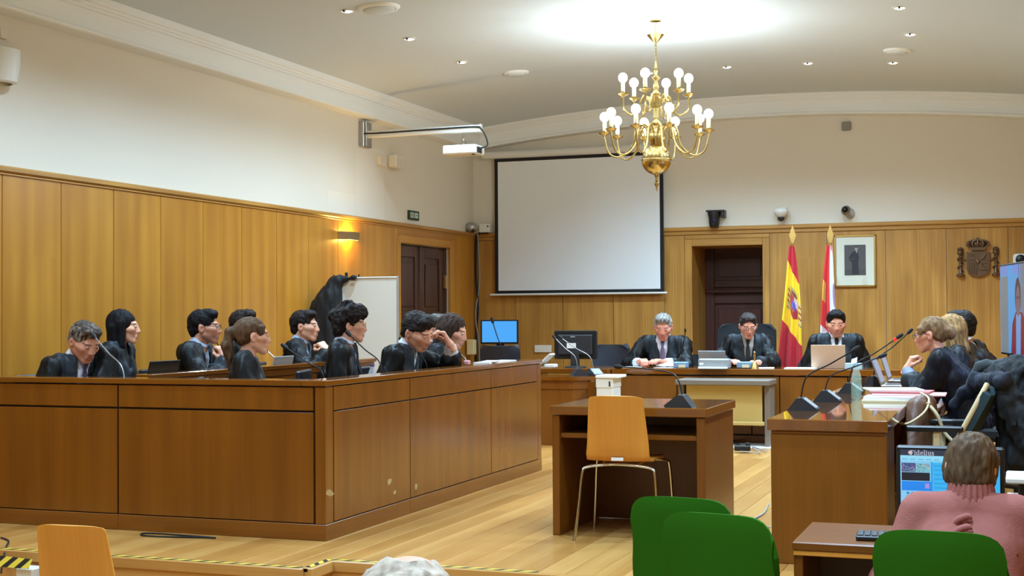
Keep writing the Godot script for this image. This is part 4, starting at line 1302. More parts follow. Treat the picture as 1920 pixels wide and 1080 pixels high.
func build_tv() -> void:
	# hung from the right wall on an arm, turned a little towards the room
	var far := at_z(1877, 580, -10.9)
	var dirn := Vector3(0.215, 0, 0.977)
	var w := 1.2
	var h := 0.66
	var mid := far + dirn * w * 0.5
	var t := thing("television", "large wall television showing a person in red on a video call", "television", mid)
	t.rotation.y = atan2(-dirn.z, dirn.x) + PI
	# local: x along the screen, -z or +z towards the room
	var face := 1.0 if (t.basis * Vector3(0, 0, 1)).x < 0.0 else -1.0
	put("housing", boxed(Vector3(0, 0, -0.02 * face), Vector3(w, h, 0.05), 0, 0.006), mats.black_plastic, t)
	var m := mb()
	var lo := -w * 0.5 + 0.014
	var hi := w * 0.5 - 0.014
	var z := 0.0065 * face
	# the picture's left side must lie at the far end
	var far_x := t.basis.inverse() * (far - mid)
	var fl := far_x.x < 0.0
	var u0 := 0.0 if fl else 1.0
	m.quad_n(Vector3(lo, -h * 0.5 + 0.014, z), Vector3(hi, -h * 0.5 + 0.014, z), Vector3(hi, h * 0.5 - 0.014, z), Vector3(lo, h * 0.5 - 0.014, z), Vector3(0, 0, face), PackedVector2Array([Vector2(u0, 1), Vector2(1.0 - u0, 1), Vector2(1.0 - u0, 0), Vector2(u0, 0)]))
	put("picture", m, glow("tv_glow", Color.WHITE, 0.42, tv_tex()), t)
	var back := t.basis.inverse() * (Vector3(X_RIGHT - 0.03, mid.y, mid.z) - mid)
	put("wall_arm", piped([Vector3(0, 0, -0.05 * face), back], 0.025, 8), mats.black_plastic, t)
	put("wall_plate", boxed(back, Vector3(0.2, 0.3, 0.03), 1, 0.004), mats.black_plastic, t)
	var l := AreaLight3D.new()
	l.name = "lamp_light"
	l.area_size = Vector2(w * 0.95, h * 0.95)
	l.light_color = Color(0.6, 0.75, 1.0)
	l.light_energy = 0.2
	l.shadow_enabled = true
	t.add_child(l, true)
	l.position = Vector3(0, 0, 0.03 * face)
	if face > 0: l.rotation.y = PI
	cable("hanging_cable", "thin black cable hanging below the television", [far + Vector3(0.05, -0.32, 0.25), far + Vector3(0.04, -0.42, 0.2), far + Vector3(0.09, -0.5, 0.12), far + Vector3(0.1, -0.9, 0.1)], 0.006)

# ---------------------------------------------------------------- furniture
func build_stand() -> void:
	var t := thing("panelled_stand", "long varnished wooden stand turning a corner, seats of the robed group", "stand")
	var zf := -7.157
	var xw := -3.777
	# dark carcass behind the panels so that the joints read as grooves
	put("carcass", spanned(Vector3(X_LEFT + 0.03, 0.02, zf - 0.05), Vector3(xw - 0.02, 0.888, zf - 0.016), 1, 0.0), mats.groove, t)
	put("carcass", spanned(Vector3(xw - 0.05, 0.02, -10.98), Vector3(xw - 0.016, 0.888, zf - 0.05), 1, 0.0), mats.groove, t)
	put("inner_lining", spanned(Vector3(X_LEFT + 0.03, 0.15, zf - 0.065), Vector3(xw - 0.05, 0.888, zf - 0.051), 0, 0.0), mats.stand, t)
	put("inner_lining", spanned(Vector3(xw - 0.065, 0.15, -10.98), Vector3(xw - 0.051, 0.888, zf - 0.065), 2, 0.0), mats.stand, t)
	put("seat_platform", spanned(Vector3(X_LEFT + 0.03, 0.0, -10.98), Vector3(xw - 0.07, 0.15, zf - 0.07), 2, 0.0), mats.table_wood, t)
	for s in [[X_LEFT + 0.025, -5.206], [-5.194, -3.856]]:
		put("upper_panel", spanned(Vector3(s[0], 0.751, zf - 0.018), Vector3(s[1], 0.884, zf), 1, 0.001), mats.stand, t)
		put("lower_panel", spanned(Vector3(s[0], 0.1, zf - 0.018), Vector3(s[1], 0.738, zf), 1, 0.001), mats.stand, t)
	for s in [[X_LEFT + 0.025, -5.2], [-5.199, -3.775]]:
		put("plinth", spanned(Vector3(s[0], 0.0, zf - 0.02), Vector3(s[1], 0.094, zf + 0.004), 0, 0.003), mats.stand, t)
	put("corner_post", spanned(Vector3(-3.845, 0.095, zf - 0.1), Vector3(xw, 0.888, zf), 1, 0.004), mats.stand, t)
	for s in [[-8.338, -7.266], [-9.822, -8.347], [-10.9, -9.831]]:
		put("upper_panel", spanned(Vector3(xw - 0.018, 0.747, s[0]), Vector3(xw, 0.886, s[1]), 1, 0.001), mats.stand, t)
		put("lower_panel", spanned(Vector3(xw - 0.018, 0.1, s[0]), Vector3(xw, 0.739, s[1]), 1, 0.001), mats.stand, t)
	for s in [[-8.33, -7.155], [-10.996, -8.331]]:
		put("plinth", spanned(Vector3(xw - 0.02, 0.0, s[0]), Vector3(xw + 0.003, 0.094, s[1]), 2, 0.003), mats.stand, t)
	put("end_post", spanned(Vector3(xw - 0.45, 0.0, -10.996), Vector3(xw, 0.89, -10.908), 1, 0.004), mats.stand, t)
	put("top_board", spanned(Vector3(X_LEFT + 0.025, 0.893, -7.31), Vector3(-3.931, 0.926, zf + 0.012), 0, 0.004), mats.stand_top, t)
	put("top_board", spanned(Vector3(-3.93, 0.893, -11.0), Vector3(xw + 0.012, 0.926, zf + 0.012), 2, 0.004), mats.stand_top, t)
	put("inner_worktop", spanned(Vector3(-4.28, 0.77, -10.9), Vector3(-3.845, 0.8, -7.23), 2, 0.004), mats.stand_top, t)
	put("inner_worktop", spanned(Vector3(X_LEFT + 0.03, 0.77, -7.5), Vector3(-4.281, 0.8, -7.23), 0, 0.004), mats.stand_top, t)
	# worn pale scuffs low on the panels by the corner
	var scuffs := [[0, 618, 925, 0.03], [1, 730, 903, 0.035], [1, 780, 912, 0.03], [1, 650, 985, 0.035], [1, 667, 974, 0.03], [1, 740, 923, 0.022], [1, 727, 974, 0.025], [1, 748, 984, 0.022]]
	for s in scuffs:
		var m := mb()
		var c := at_x(s[1], s[2], xw) if s[0] == 1 else at_z(s[1], s[2], zf)
		var n := 9
		var poly := PackedVector2Array()
		for k in n:
			var an := TAU * k / n
			poly.append(Vector2(cos(an), sin(an) * 0.7) * s[3] * rng.randf_range(0.6, 1.1))
		m.prism(poly, 0.0, 0.0008)
		var o := put("worn_patch", m, mat("worn_varnish", rgb(186, 156, 104), 0.6), t)
		o.position = c + (Vector3(0.0005, 0, 0) if s[0] == 1 else Vector3(0, 0, 0.0005))
		if s[0] == 1: o.rotation.y = PI / 2
	# second row
	t = thing("inner_desk", "second-row wooden desk inside the stand, before the panelled wall", "desk")
	var x2 := -5.25
	put("top_board", spanned(Vector3(x2 - 0.12, 0.9, -10.9), Vector3(x2, 0.93, -7.58), 2, 0.004), mats.stand_top, t)
	put("worktop", spanned(Vector3(x2 - 0.4, 0.77, -10.85), Vector3(x2 - 0.051, 0.8, -7.65), 2, 0.004), mats.stand_top, t)
	put("front_panel", spanned(Vector3(x2 - 0.05, 0.151, -10.88), Vector3(x2 - 0.025, 0.898, -7.6), 1, 0.003), mats.stand, t)
	put("end_panel", spanned(Vector3(x2 - 0.38, 0.151, -10.9), Vector3(x2 - 0.03, 0.898, -10.86), 1, 0.003), mats.stand, t)
	put("end_panel", spanned(Vector3(x2 - 0.38, 0.151, -7.64), Vector3(x2 - 0.03, 0.898, -7.6), 1, 0.003), mats.stand, t)
	put("edge_strip", spanned(Vector3(x2 - 0.024, 0.85, -10.88), Vector3(x2 - 0.012, 0.898, -7.6), 2, 0.003), mats.stand, t)

func build_witness() -> void:
	var t := thing("witness_table", "wooden witness table with open shelf, facing the judges' bench", "table")
	var x0 := -2.605
	var x1 := -1.69
	var z0 := -7.77
	var z1 := -8.62
	put("top_board", spanned(Vector3(x0 - 0.01, 0.708, z1), Vector3(x1 + 0.012, 0.76, z0), 0, 0.004), mats.stand_top, t)
	put("side_panel", spanned(Vector3(x0, 0.0, z1 + 0.02), Vector3(x0 + 0.045, 0.704, z0 - 0.01), 1, 0.003), mats.table_wood, t)
	put("side_panel", spanned(Vector3(x1 - 0.05, 0.0, z1 + 0.02), Vector3(x1, 0.704, z0 - 0.01), 1, 0.003), mats.table_wood, t)
	put("back_panel", spanned(Vector3(x0 + 0.045, 0.002, z1 + 0.06), Vector3(x1 - 0.05, 0.704, z1 + 0.085), 1, 0.002), mats.table_wood, t)
	put("shelf", spanned(Vector3(x0 + 0.046, 0.572, z1 + 0.09), Vector3(x1 - 0.051, 0.6, z0 - 0.03), 0, 0.003), mats.table_wood, t)
	put("cable_grommet", piped([Vector3(x1 - 0.14, 0.44, z1 + 0.086), Vector3(x1 - 0.14, 0.44, z1 + 0.1)], 0.03, 12), mats.black_plastic, t)

var chair_proto: Node3D = null
func ply_chair(at: Vector3, turn: float, label: String) -> Node3D:
	# bent plywood shell on a chrome tube frame; the back towards +z
	var t: Node3D
	if chair_proto:
		t = chair_proto.duplicate()
		t.name = numbered("plywood_chair")
		add_child(t)
		tag(t, label, "chair", "plywood chairs")
		t.position = at
		t.rotation.y = turn
		return t
	t = thing("plywood_chair", label, "chair", at, turn, "plywood chairs")
	var rows := []
	# profile from the front lip of the seat to the top of the back: (z, y, half width)
	var prof := [[-0.2, 0.438, 0.185], [-0.17, 0.452, 0.195], [0.0, 0.45, 0.195], [0.14, 0.448, 0.19], [0.19, 0.458, 0.186], [0.215, 0.49, 0.184], [0.228, 0.56, 0.18], [0.25, 0.68, 0.17], [0.275, 0.8, 0.16], [0.28, 0.825, 0.156], [0.282, 0.834, 0.145]]
	for p in prof:
		var line := PackedVector3Array()
		for k in 11:
			var g := k / 10.0 * 2.0 - 1.0
			line.append(Vector3(g * p[2], p[1] + (0.006 * g * g if p[1] < 0.5 else 0.0) - (0.006 * pow(absf(g), 6.0) if p[1] > 0.8 else 0.0), p[0] - (0.02 * g * g if p[1] > 0.5 else 0.0)))
		rows.append(line)
	var m := mb()
	m.sheet(rows, 0.011)
	for q in m.t.size(): m.t[q] = Vector2(m.v[q].x + 3.3, (m.v[q].y + m.v[q].z) * 0.5)
	put("shell", m, mats.beech, t)
	for s in [-1.0, 1.0]:
		put("leg", hose([Vector3(s * 0.25, 0.0, 0.25), Vector3(s * 0.228, 0.2, 0.222), Vector3(s * 0.212, 0.38, 0.2), Vector3(s * 0.19, 0.418, 0.185), Vector3(s * 0.1, 0.43, 0.16)], 0.0095, 8, 4), mats.chrome, t)
		put("leg", hose([Vector3(s * 0.25, 0.0, -0.22), Vector3(s * 0.235, 0.2, -0.205), Vector3(s * 0.222, 0.4, -0.19), Vector3(s * 0.2, 0.432, -0.17), Vector3(s * 0.1, 0.438, -0.12)], 0.0095, 8, 4), mats.chrome, t)
		put("side_rail", hose([Vector3(s * 0.1, 0.438, -0.12), Vector3(s * 0.12, 0.436, 0.0), Vector3(s * 0.1, 0.43, 0.16)], 0.009, 8, 4), mats.chrome, t)
	put("cross_rail", hose([Vector3(-0.1, 0.43, 0.16), Vector3(0.0, 0.436, 0.175), Vector3(0.1, 0.43, 0.16)], 0.009, 8, 4), mats.chrome, t)
	put("maker_label", boxed(Vector3(0.0, 0.472, 0.222), Vector3(0.07, 0.018, 0.003), 0, 0.0), mats.paper, t)
	chair_proto = t
	return t

var green_proto: Node3D = null
func green_chair(at: Vector3, turn: float, label: String) -> void:
	var t: Node3D
	if green_proto:
		t = green_proto.duplicate()
		t.name = numbered("green_chair")
		add_child(t)
		t.position = at
		t.rotation.y = turn
		tag(t, label, "chair", "green upholstered chairs")
		return
	t = thing("green_chair", label, "chair", at, turn, "green upholstered chairs")
	green_proto = t
	var rows := []
	for r in 15:
		var f := r / 14.0
		var line := PackedVector3Array()
		for k in 25:
			var g := k / 24.0 * 2.0 - 1.0
			# rounded outline: flat top, round shoulders
			var high := 0.87 - 0.012 * g * g - 0.15 * pow(absf(g), 7.0)
			var y := lerpf(0.5, high, f)
			line.append(Vector3(g * lerpf(0.226, 0.25, (y - 0.5) / 0.37), y, 0.24 + 0.06 * f - 0.05 * g * g + 0.014 * (1.0 - pow(absf(g), 6.0)) * (1.0 - pow(f, 10.0))))
		rows.append(line)
	rows.reverse()
	var m := mb()
	m.sheet(rows, 0.05)
	put("backrest", m, mats.green_cloth, t)
	var m2 := mb()
	var fld := Field.new(Vector3(-0.28, 0.38, -0.28), Vector3(0.28, 0.52, 0.28), 0.014, 0.012)
	fld.ell(Vector3(0, 0.455, 0), Vector3(0.235, 0.035, 0.23))
	fld.settle()
	fld.skin(m2)
	put("seat", m2, mats.green_cloth, t)
	put("back_bar", hose([Vector3(0, 0.42, 0.1), Vector3(0, 0.44, 0.22), Vector3(0, 0.55, 0.25), Vector3(0, 0.66, 0.262)], 0.016, 8, 4), mats.black_plastic, t)
	for sx in [-1.0, 1.0]:
		for sz in [-1.0, 1.0]:
			put("leg", hose([Vector3(sx * 0.12, 0.425, sz * 0.12), Vector3(sx * 0.2, 0.4, sz * 0.2), Vector3(sx * 0.24, 0.0, sz * 0.24)], 0.012, 8, 4), mats.black_plastic, t)

func office_chair(at: Vector3, turn: float, label: String, high: float, w: float, arms: bool, m_cloth: Material, group := "", lean := 0.06) -> Node3D:
	# back towards +z; high: top of the backrest above the floor at `at`
	var t := thing("office_chair", label, "office chair", at, turn, group)
	var m := mb()
	m.box(Vector3(0, 0.45, 0), Vector3(w, 0.08, 0.46), 2, 0.03)
	put("seat", m, m_cloth, t)
	var rows := []
	for r in 11:
		var f := r / 10.0
		var y := lerpf(high, 0.52, f)
		var e := maxf(0.0, (0.25 - f) / 0.25)
		var half := w * 0.5 * sqrt(maxf(0.3, 1.0 - pow(e, 6.0) * 0.35))
		var line := PackedVector3Array()
		for k in 11:
			var g := k / 10.0 * 2.0 - 1.0
			line.append(Vector3(g * half, y - 0.02 * pow(absf(g), 6.0) * (1.0 if r == 0 else 0.0), 0.28 - lean + lean * (1.0 - f) - 0.04 * g * g))
		rows.append(line)
	m = mb()
	m.sheet(rows, 0.05)
	put("backrest", m, m_cloth, t)
	put("back_bar", hose([Vector3(0, 0.4, 0.08), Vector3(0, 0.42, 0.27), Vector3(0, 0.6, 0.3)], 0.02, 8, 4), mats.black_plastic, t)
	put("column", piped([Vector3(0, 0.08, 0), Vector3(0, 0.42, 0)], 0.025, 10), mats.black_plastic, t)
	for k in 5:
		var an := TAU * k / 5.0
		var d := Vector3(cos(an), 0, sin(an))
		var leg := put("leg", piped([Vector3(0, 0.1, 0), d * 0.28 + Vector3(0, 0.06, 0)], 0.018, 8), mats.black_plastic, t)
		var cm := mb()
		cm.ball(d * 0.28 + Vector3(0, 0.03, 0), Vector3(0.03, 0.03, 0.03), 10, 6)
		put("castor", cm, mats.rubber, leg)
	if arms:
		for s in [-1.0, 1.0]:
			put("armrest", boxed(Vector3(s * (w * 0.5 + 0.03), 0.66, -0.03), Vector3(0.06, 0.03, 0.3), 2, 0.012), mats.black_plastic, t)
			put("arm_post", boxed(Vector3(s * (w * 0.5 + 0.03), 0.54, -0.02), Vector3(0.03, 0.22, 0.04), 1, 0.006), mats.tan, t)
	return t

func build_bench() -> void:
	var t := thing("judges_bench", "long wooden judges' bench with panelled front before the flags", "bench")
	var z0 := -13.75
	var x0 := -3.95
	var x1 := -0.95
	put("top_board", spanned(Vector3(x0, 0.685, z0 - 0.7), Vector3(x1, 0.745, z0 + 0.015), 0, 0.005), mats.stand_top, t)
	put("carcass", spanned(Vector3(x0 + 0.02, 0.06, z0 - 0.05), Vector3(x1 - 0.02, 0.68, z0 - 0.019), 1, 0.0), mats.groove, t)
	var jx := [x0, -3.885, -3.27, -2.24, -1.58, x1]
	for k in jx.size() - 1:
		put("front_panel", spanned(Vector3(jx[k] + 0.005, 0.29, z0 - 0.019), Vector3(jx[k + 1] - 0.005, 0.67, z0), 1, 0.003), mats.desk, t)
	for s in [[x0, -2.52], [-2.515, x1]]:
		put("base_panel", spanned(Vector3(s[0] + 0.003, 0.1, z0 - 0.019), Vector3(s[1] - 0.003, 0.284, z0), 0, 0.003), mats.table_wood, t)
	put("plinth", spanned(Vector3(x0 + 0.02, 0.0, z0 - 0.04), Vector3(x1, 0.085, z0 - 0.008), 0, 0.003), mats.table_wood, t)
	put("end_panel", spanned(Vector3(x0, 0.0, z0 - 0.68), Vector3(x0 + 0.04, 0.683, z0 - 0.02), 1, 0.003), mats.desk, t)
	put("end_panel", spanned(Vector3(x1 - 0.04, 0.0, z0 - 0.68), Vector3(x1, 0.683, z0 - 0.02), 1, 0.003), mats.desk, t)
	# left extension of the bench, for the clerk
	t = thing("clerk_desk", "wooden clerk desk carrying a black monitor at the bench's end", "desk")
	put("top_board", spanned(Vector3(-4.95, 0.69, -14.35), Vector3(-3.96, 0.74, -13.62), 0, 0.004), mats.stand_top, t)
	put("front_panel", spanned(Vector3(-4.93, 0.0, -13.68), Vector3(-3.975, 0.66, -13.66), 1, 0.003), mats.desk, t)
	put("end_panel", spanned(Vector3(-4.93, 0.0, -14.3), Vector3(-4.9, 0.688, -13.69), 1, 0.003), mats.desk, t)
	put("end_panel", spanned(Vector3(-4.0, 0.0, -14.3), Vector3(-3.97, 0.688, -13.69), 1, 0.003), mats.desk, t)
	# low corner desk before it
	t = thing("corner_desk", "low wooden corner desk with cut corner before the clerk desk", "desk")
	var a := at_y(1014, 707, 0.68)
	var b := at_y(1075, 707, 0.68)
	var poly := PackedVector2Array([Vector2(-4.95, -13.58), Vector2(-4.95, a.z), Vector2(b.x, b.z), Vector2(b.x + 0.17, b.z - 0.16), Vector2(b.x + 0.17, -13.58)])
	for s in [[0.645, 0.68, 0.0, "top_board"], [0.56, 0.644, -0.02, "apron"], [0.0, 0.559, -0.03, "front_panel"]]:
		var pp := PackedVector2Array()
		for p in poly: pp.append(Vector2(p.x + s[2] * 0.5, p.y + (s[2] if p.y > -13.5 else 0.0)))
		var m := mb()
		m.prism(pp, 0.0, s[1] - s[0])
		# prism lies in xy: lay it flat, polygon y -> world z
		for q in m.v.size():
			var o := m.v[q]
			m.v[q] = Vector3(o.x, s[0] + o.z, o.y)
			var nn := m.n[q]
			m.n[q] = Vector3(nn.x, nn.z, nn.y)
		for q in range(0, m.i.size(), 3):
			var e := m.i[q]
			m.i[q] = m.i[q + 1]
			m.i[q + 1] = e
		for q in m.t.size(): m.t[q] = Vector2(m.v[q].x + m.v[q].z, m.v[q].y * 0.5 + m.v[q].z * 0.2)
		put(s[3], m, mats.desk if s[3] != "top_board" else mats.stand_top, t)
	put("edge_post", spanned(Vector3(b.x + 0.1, 0.0, b.z - 0.2), Vector3(b.x + 0.17, 0.64, b.z - 0.13), 1, 0.004), mats.table_wood, t)
	# white pedestal printer
	t = thing("white_printer", "tall white printer unit with tray between corner desk and bench", "printer", Vector3(-3.81, 0, -13.15))
	put("cabinet", boxed(Vector3(-0.01, 0.29, -0.02), Vector3(0.165, 0.58, 0.3), 1, 0.01), mats.white_plastic, t)
	put("body", boxed(Vector3(-0.01, 0.625, -0.02), Vector3(0.175, 0.1, 0.31), 1, 0.01), mats.white_plastic, t)
	put("tray", boxed(Vector3(0.015, 0.688, -0.02), Vector3(0.225, 0.028, 0.33), 0, 0.006), mats.paper, t)
	put("button_slot", boxed(Vector3(0.045, 0.62, 0.137), Vector3(0.015, 0.05, 0.004), 1, 0.001), mats.dark_plastic, t)
	# low table with a yellow front in the middle of the bench
	t = thing("yellow_front_table", "low grey-topped table with mustard yellow front panel against the bench", "table", Vector3(-2.72, 0, -13.5))
	put("top_slab", boxed(Vector3(0, 0.63, 0.0), Vector3(0.92, 0.05, 0.42), 0, 0.006), mats.stone_grey, t)
	for s in [-1.0, 1.0]:
		put("post", boxed(Vector3(s * 0.42, 0.3, -0.03), Vector3(0.05, 0.6, 0.3), 1, 0.004), mats.stone_grey, t)
	put("yellow_panel", boxed(Vector3(0, 0.42, 0.1), Vector3(0.745, 0.36, 0.02), 0, 0.003), mats.yellow_cloth, t)
	put("yellow_ledge", boxed(Vector3(0, 0.235, 0.12), Vector3(0.79, 0.035, 0.1), 0, 0.006), mats.yellow_cloth, t)
	tag(put("floor_strip", spanned(Vector3(-3.4, 0.0, -13.745), Vector3(-1.5, 0.014, -13.3), 0, 0.003), mats.paper), "white flat board lying on the floor along the bench foot", "board")

func build_right_desk() -> void:
	var t := thing("long_desk", "long glossy wooden desk in front of the right-hand robed group", "desk")
	var x0 := -1.24
	var x1 := -0.645
	var z0 := -7.25
	var z1 := -12.4
	put("top_board", spanned(Vector3(x0 - 0.005, 0.69, z1), Vector3(x1 + 0.008, 0.75, z0 + 0.01), 2, 0.004), mats.desk_top, t)
	put("end_panel", spanned(Vector3(x0 + 0.01, 0.0, z0 - 0.035), Vector3(x1 - 0.0, 0.672, z0 - 0.005), 1, 0.004), mats.desk, t)
	put("bead", spanned(Vector3(x0 + 0.012, 0.673, z0 - 0.03), Vector3(x1 - 0.004, 0.689, z0 - 0.002), 0, 0.004), mats.desk, t)
	put("room_panel", spanned(Vector3(x0 + 0.01, 0.0, z1 + 0.02), Vector3(x0 + 0.035, 0.688, z0 - 0.04), 1, 0.003), mats.desk, t)
	put("side_panel", spanned(Vector3(x1 - 0.03, 0.0, -7.75), Vector3(x1 - 0.004, 0.688, z0 - 0.04), 1, 0.003), mats.dark_red, t)
	put("end_panel", spanned(Vector3(x0 + 0.036, 0.0, z1 + 0.02), Vector3(x1, 0.688, z1 + 0.05), 1, 0.003), mats.desk, t)
	# court clerk's low table on the lower floor
	t = thing("clerk_table", "small wooden clerk table with keyboard and screen before the long desk", "table")
	put("top_board", spanned(Vector3(-0.875, 0.345, -6.2), Vector3(-0.02, 0.38, -5.64), 0, 0.005), mats.table_wood, t)
	put("edge_strip", spanned(Vector3(-0.87, 0.325, -5.66), Vector3(-0.02, 0.344, -5.645), 0, 0.002), mats.beech, t)
	put("side_panel", spanned(Vector3(-0.872, LOW, -6.18), Vector3(-0.835, 0.344, -5.66), 1, 0.003), mats.table_wood, t)
	put("side_panel", spanned(Vector3(-0.06, LOW, -6.18), Vector3(-0.025, 0.344, -5.66), 1, 0.003), mats.table_wood, t)
	put("back_panel", spanned(Vector3(-0.834, LOW + 0.05, -6.16), Vector3(-0.061, 0.344, -6.14), 0, 0.003), mats.dark_red, t)
	t = thing("computer_case", "black computer case under the clerk table", "computer", Vector3(-0.5, LOW, -5.98))
	put("case", boxed(Vector3(0, 0.5, 0), Vector3(0.2, 0.14, 0.3), 1, 0.006), mats.black_plastic, t)
	put("hanger", boxed(Vector3(0, 0.635, 0), Vector3(0.12, 0.13, 0.2), 1, 0.006), mats.dark_plastic, t)
	put("front_trim", boxed(Vector3(0, 0.44, 0.152), Vector3(0.19, 0.012, 0.006), 0, 0.001), mats.grey_plastic, t)

# ---------------------------------------------------------------- small things
func mic(base: Vector3, aim: float, tip: Vector3, label: String, lit := false, metal := false, bend := 0.4) -> void:
	# wedge base, gooseneck, foam head; aim turns the wedge
	var t := thing("desk_microphone", label, "microphone", base, 0.0, "gooseneck microphones")
	var m := mb()
	m.x = Transform3D(Basis(Vector3.UP, aim), Vector3.ZERO)
	m.prism(PackedVector2Array([Vector2(-0.085, 0.0), Vector2(0.075, 0.0), Vector2(0.082, 0.01), Vector2(0.0, 0.072), Vector2(-0.03, 0.07)]), -0.065, 0.065)
	put("base", m, mats.dark_plastic, t)
	m = mb()
	m.x = Transform3D(Basis(Vector3.UP, aim), Vector3.ZERO)
	m.quad(Vector3(0.075, 0.017, 0.055), Vector3(0.005, 0.07, 0.055), Vector3(0.005, 0.07, -0.055), Vector3(0.075, 0.017, -0.055))
	put("key_panel", m, mats.grey_plastic, t)
	var foot := Basis(Vector3.UP, aim) * Vector3(-0.015, 0.068, 0)
	var e := tip - base
	var c := foot + Vector3((e.x - foot.x) * 0.12, (e.y - foot.y) * bend, (e.z - foot.z) * 0.12)
	var pts := [foot, c, foot.lerp(e, 0.55) + Vector3(0, (e.y - foot.y) * (bend - 0.25) * 0.8, 0), e]
	put("gooseneck", hose(pts, 0.0045, 7, 6), mats.black_plastic if not metal else mats.silver, t)
	var d: Vector3 = (e - pts[2]).normalized()
	m = mb()
	m.tube(PackedVector3Array([e - d * 0.012, e, e + d * 0.025, e + d * 0.042]), PackedFloat32Array([0.007, 0.013, 0.014, 0.009]), 10)
	put("foam_head", m, mats.rubber, t)
	if lit:
		m = mb()
		m.tube(PackedVector3Array([e - d * 0.03, e - d * 0.012]), PackedFloat32Array([0.0115]), 10)
		put("light_ring", m, glow("red_ring", Color(1.0, 0.12, 0.1), 0.9), t)

func slim_mic(base: Vector3, tip: Vector3, label: String) -> void:
	var t := thing("desk_microphone", label, "microphone", base, 0.0, "slim bench microphones")
	put("base", boxed(Vector3(0, 0.032, 0), Vector3(0.14, 0.062, 0.1), 0, 0.008), mats.blue_base, t)
	put("name_tab", boxed(Vector3(0.02, 0.02, 0.052), Vector3(0.07, 0.03, 0.004), 0, 0.001), mats.paper_cream, t)
	var e := tip - base
	put("gooseneck", hose([Vector3(0, 0.06, 0), Vector3(e.x * 0.3, e.y * 0.5, e.z * 0.3), e], 0.005, 7, 4), mats.black_plastic, t)
	var m := mb()
	m.tube(PackedVector3Array([e, e + Vector3(0, 0.03, 0.01)]), PackedFloat32Array([0.011, 0.009]), 8)
	put("foam_head", m, mats.rubber, t)

func laptop(at: Vector3, turn: float, w: float, lid: float, label: String, shell: Material, h := 0.0) -> void:
	# the user sits at +z; the lid's outer face looks to -z
	if h == 0.0: h = w * 0.66
	var t := thing("laptop", label, "laptop", at, turn)
	put("keyboard_half", boxed(Vector3(0, 0.009, 0), Vector3(w, 0.018, h), 0, 0.004), shell, t)
	put("keys", boxed(Vector3(0, 0.0185, 0.0 - h * 0.12), Vector3(w * 0.88, 0.002, h * 0.5), 0, 0.0), mats.dark_plastic, t)
	var m := mb()
	m.x = Transform3D(Basis(Vector3.RIGHT, -lid), Vector3(0, 0.016, -h * 0.5 + 0.004))
	m.box(Vector3(0, h * 0.5, 0), Vector3(w, h, 0.01), 0, 0.003)
	var o := put("lid", m, shell, t)
	m = mb()
	m.x = Transform3D(Basis(Vector3.RIGHT, -lid), Vector3(0, 0.016, -h * 0.5 + 0.004))
	m.box(Vector3(0, h * 0.52, 0.006), Vector3(w * 0.93, h * 0.86, 0.002), 0, 0.0)
	put("screen", m, glow("laptop_glow", Color(0.75, 0.85, 1.0), 0.3), o)

func monitor(at: Vector3, turn: float, w: float, h: float, lift: float, label: String, face: Material, back_label := false) -> Node3D:
	# screen towards +z; lift: bottom of the screen above the table
	var t := thing("monitor", label, "monitor", at, turn)
	put("housing", boxed(Vector3(0, lift + h * 0.5, 0), Vector3(w, h, 0.045), 0, 0.008), mats.black_plastic, t)
	var m := mb()
	var a := w * 0.5 - 0.018
	var b0 := lift + 0.022
	var b1 := lift + h - 0.016
	m.quad_n(Vector3(-a, b0, 0.0235), Vector3(a, b0, 0.0235), Vector3(a, b1, 0.0235), Vector3(-a, b1, 0.0235), Vector3(0, 0, 1))
	put("screen", m, face, t)
	put("stand_neck", boxed(Vector3(0, lift * 0.5 + 0.03, -0.04), Vector3(0.09, lift + 0.1, 0.035), 1, 0.006), mats.dark_plastic, t)
	m = mb()
	m.lathe(PackedVector2Array([Vector2(0.002, 0.016), Vector2(0.1, 0.014), Vector2(0.115, 0.006), Vector2(0.115, 0.0)]), 24, Vector3(0, 0, -0.02))
	put("stand_foot", m, mats.dark_plastic, t)
	if back_label:
		put("back_bulge", boxed(Vector3(0, lift + h * 0.5, -0.035), Vector3(w * 0.8, h * 0.7, 0.04), 0, 0.015), mats.dark_plastic, t)
		put("service_sticker", boxed(Vector3(0.035, lift + h * 0.47, -0.057), Vector3(0.1, 0.055, 0.003), 0, 0.0), mats.paper, t)
		put("maker_plate", boxed(Vector3(0.02, lift + h * 0.78, -0.057), Vector3(0.05, 0.012, 0.003), 0, 0.0), mats.grey_plastic, t)
	return t

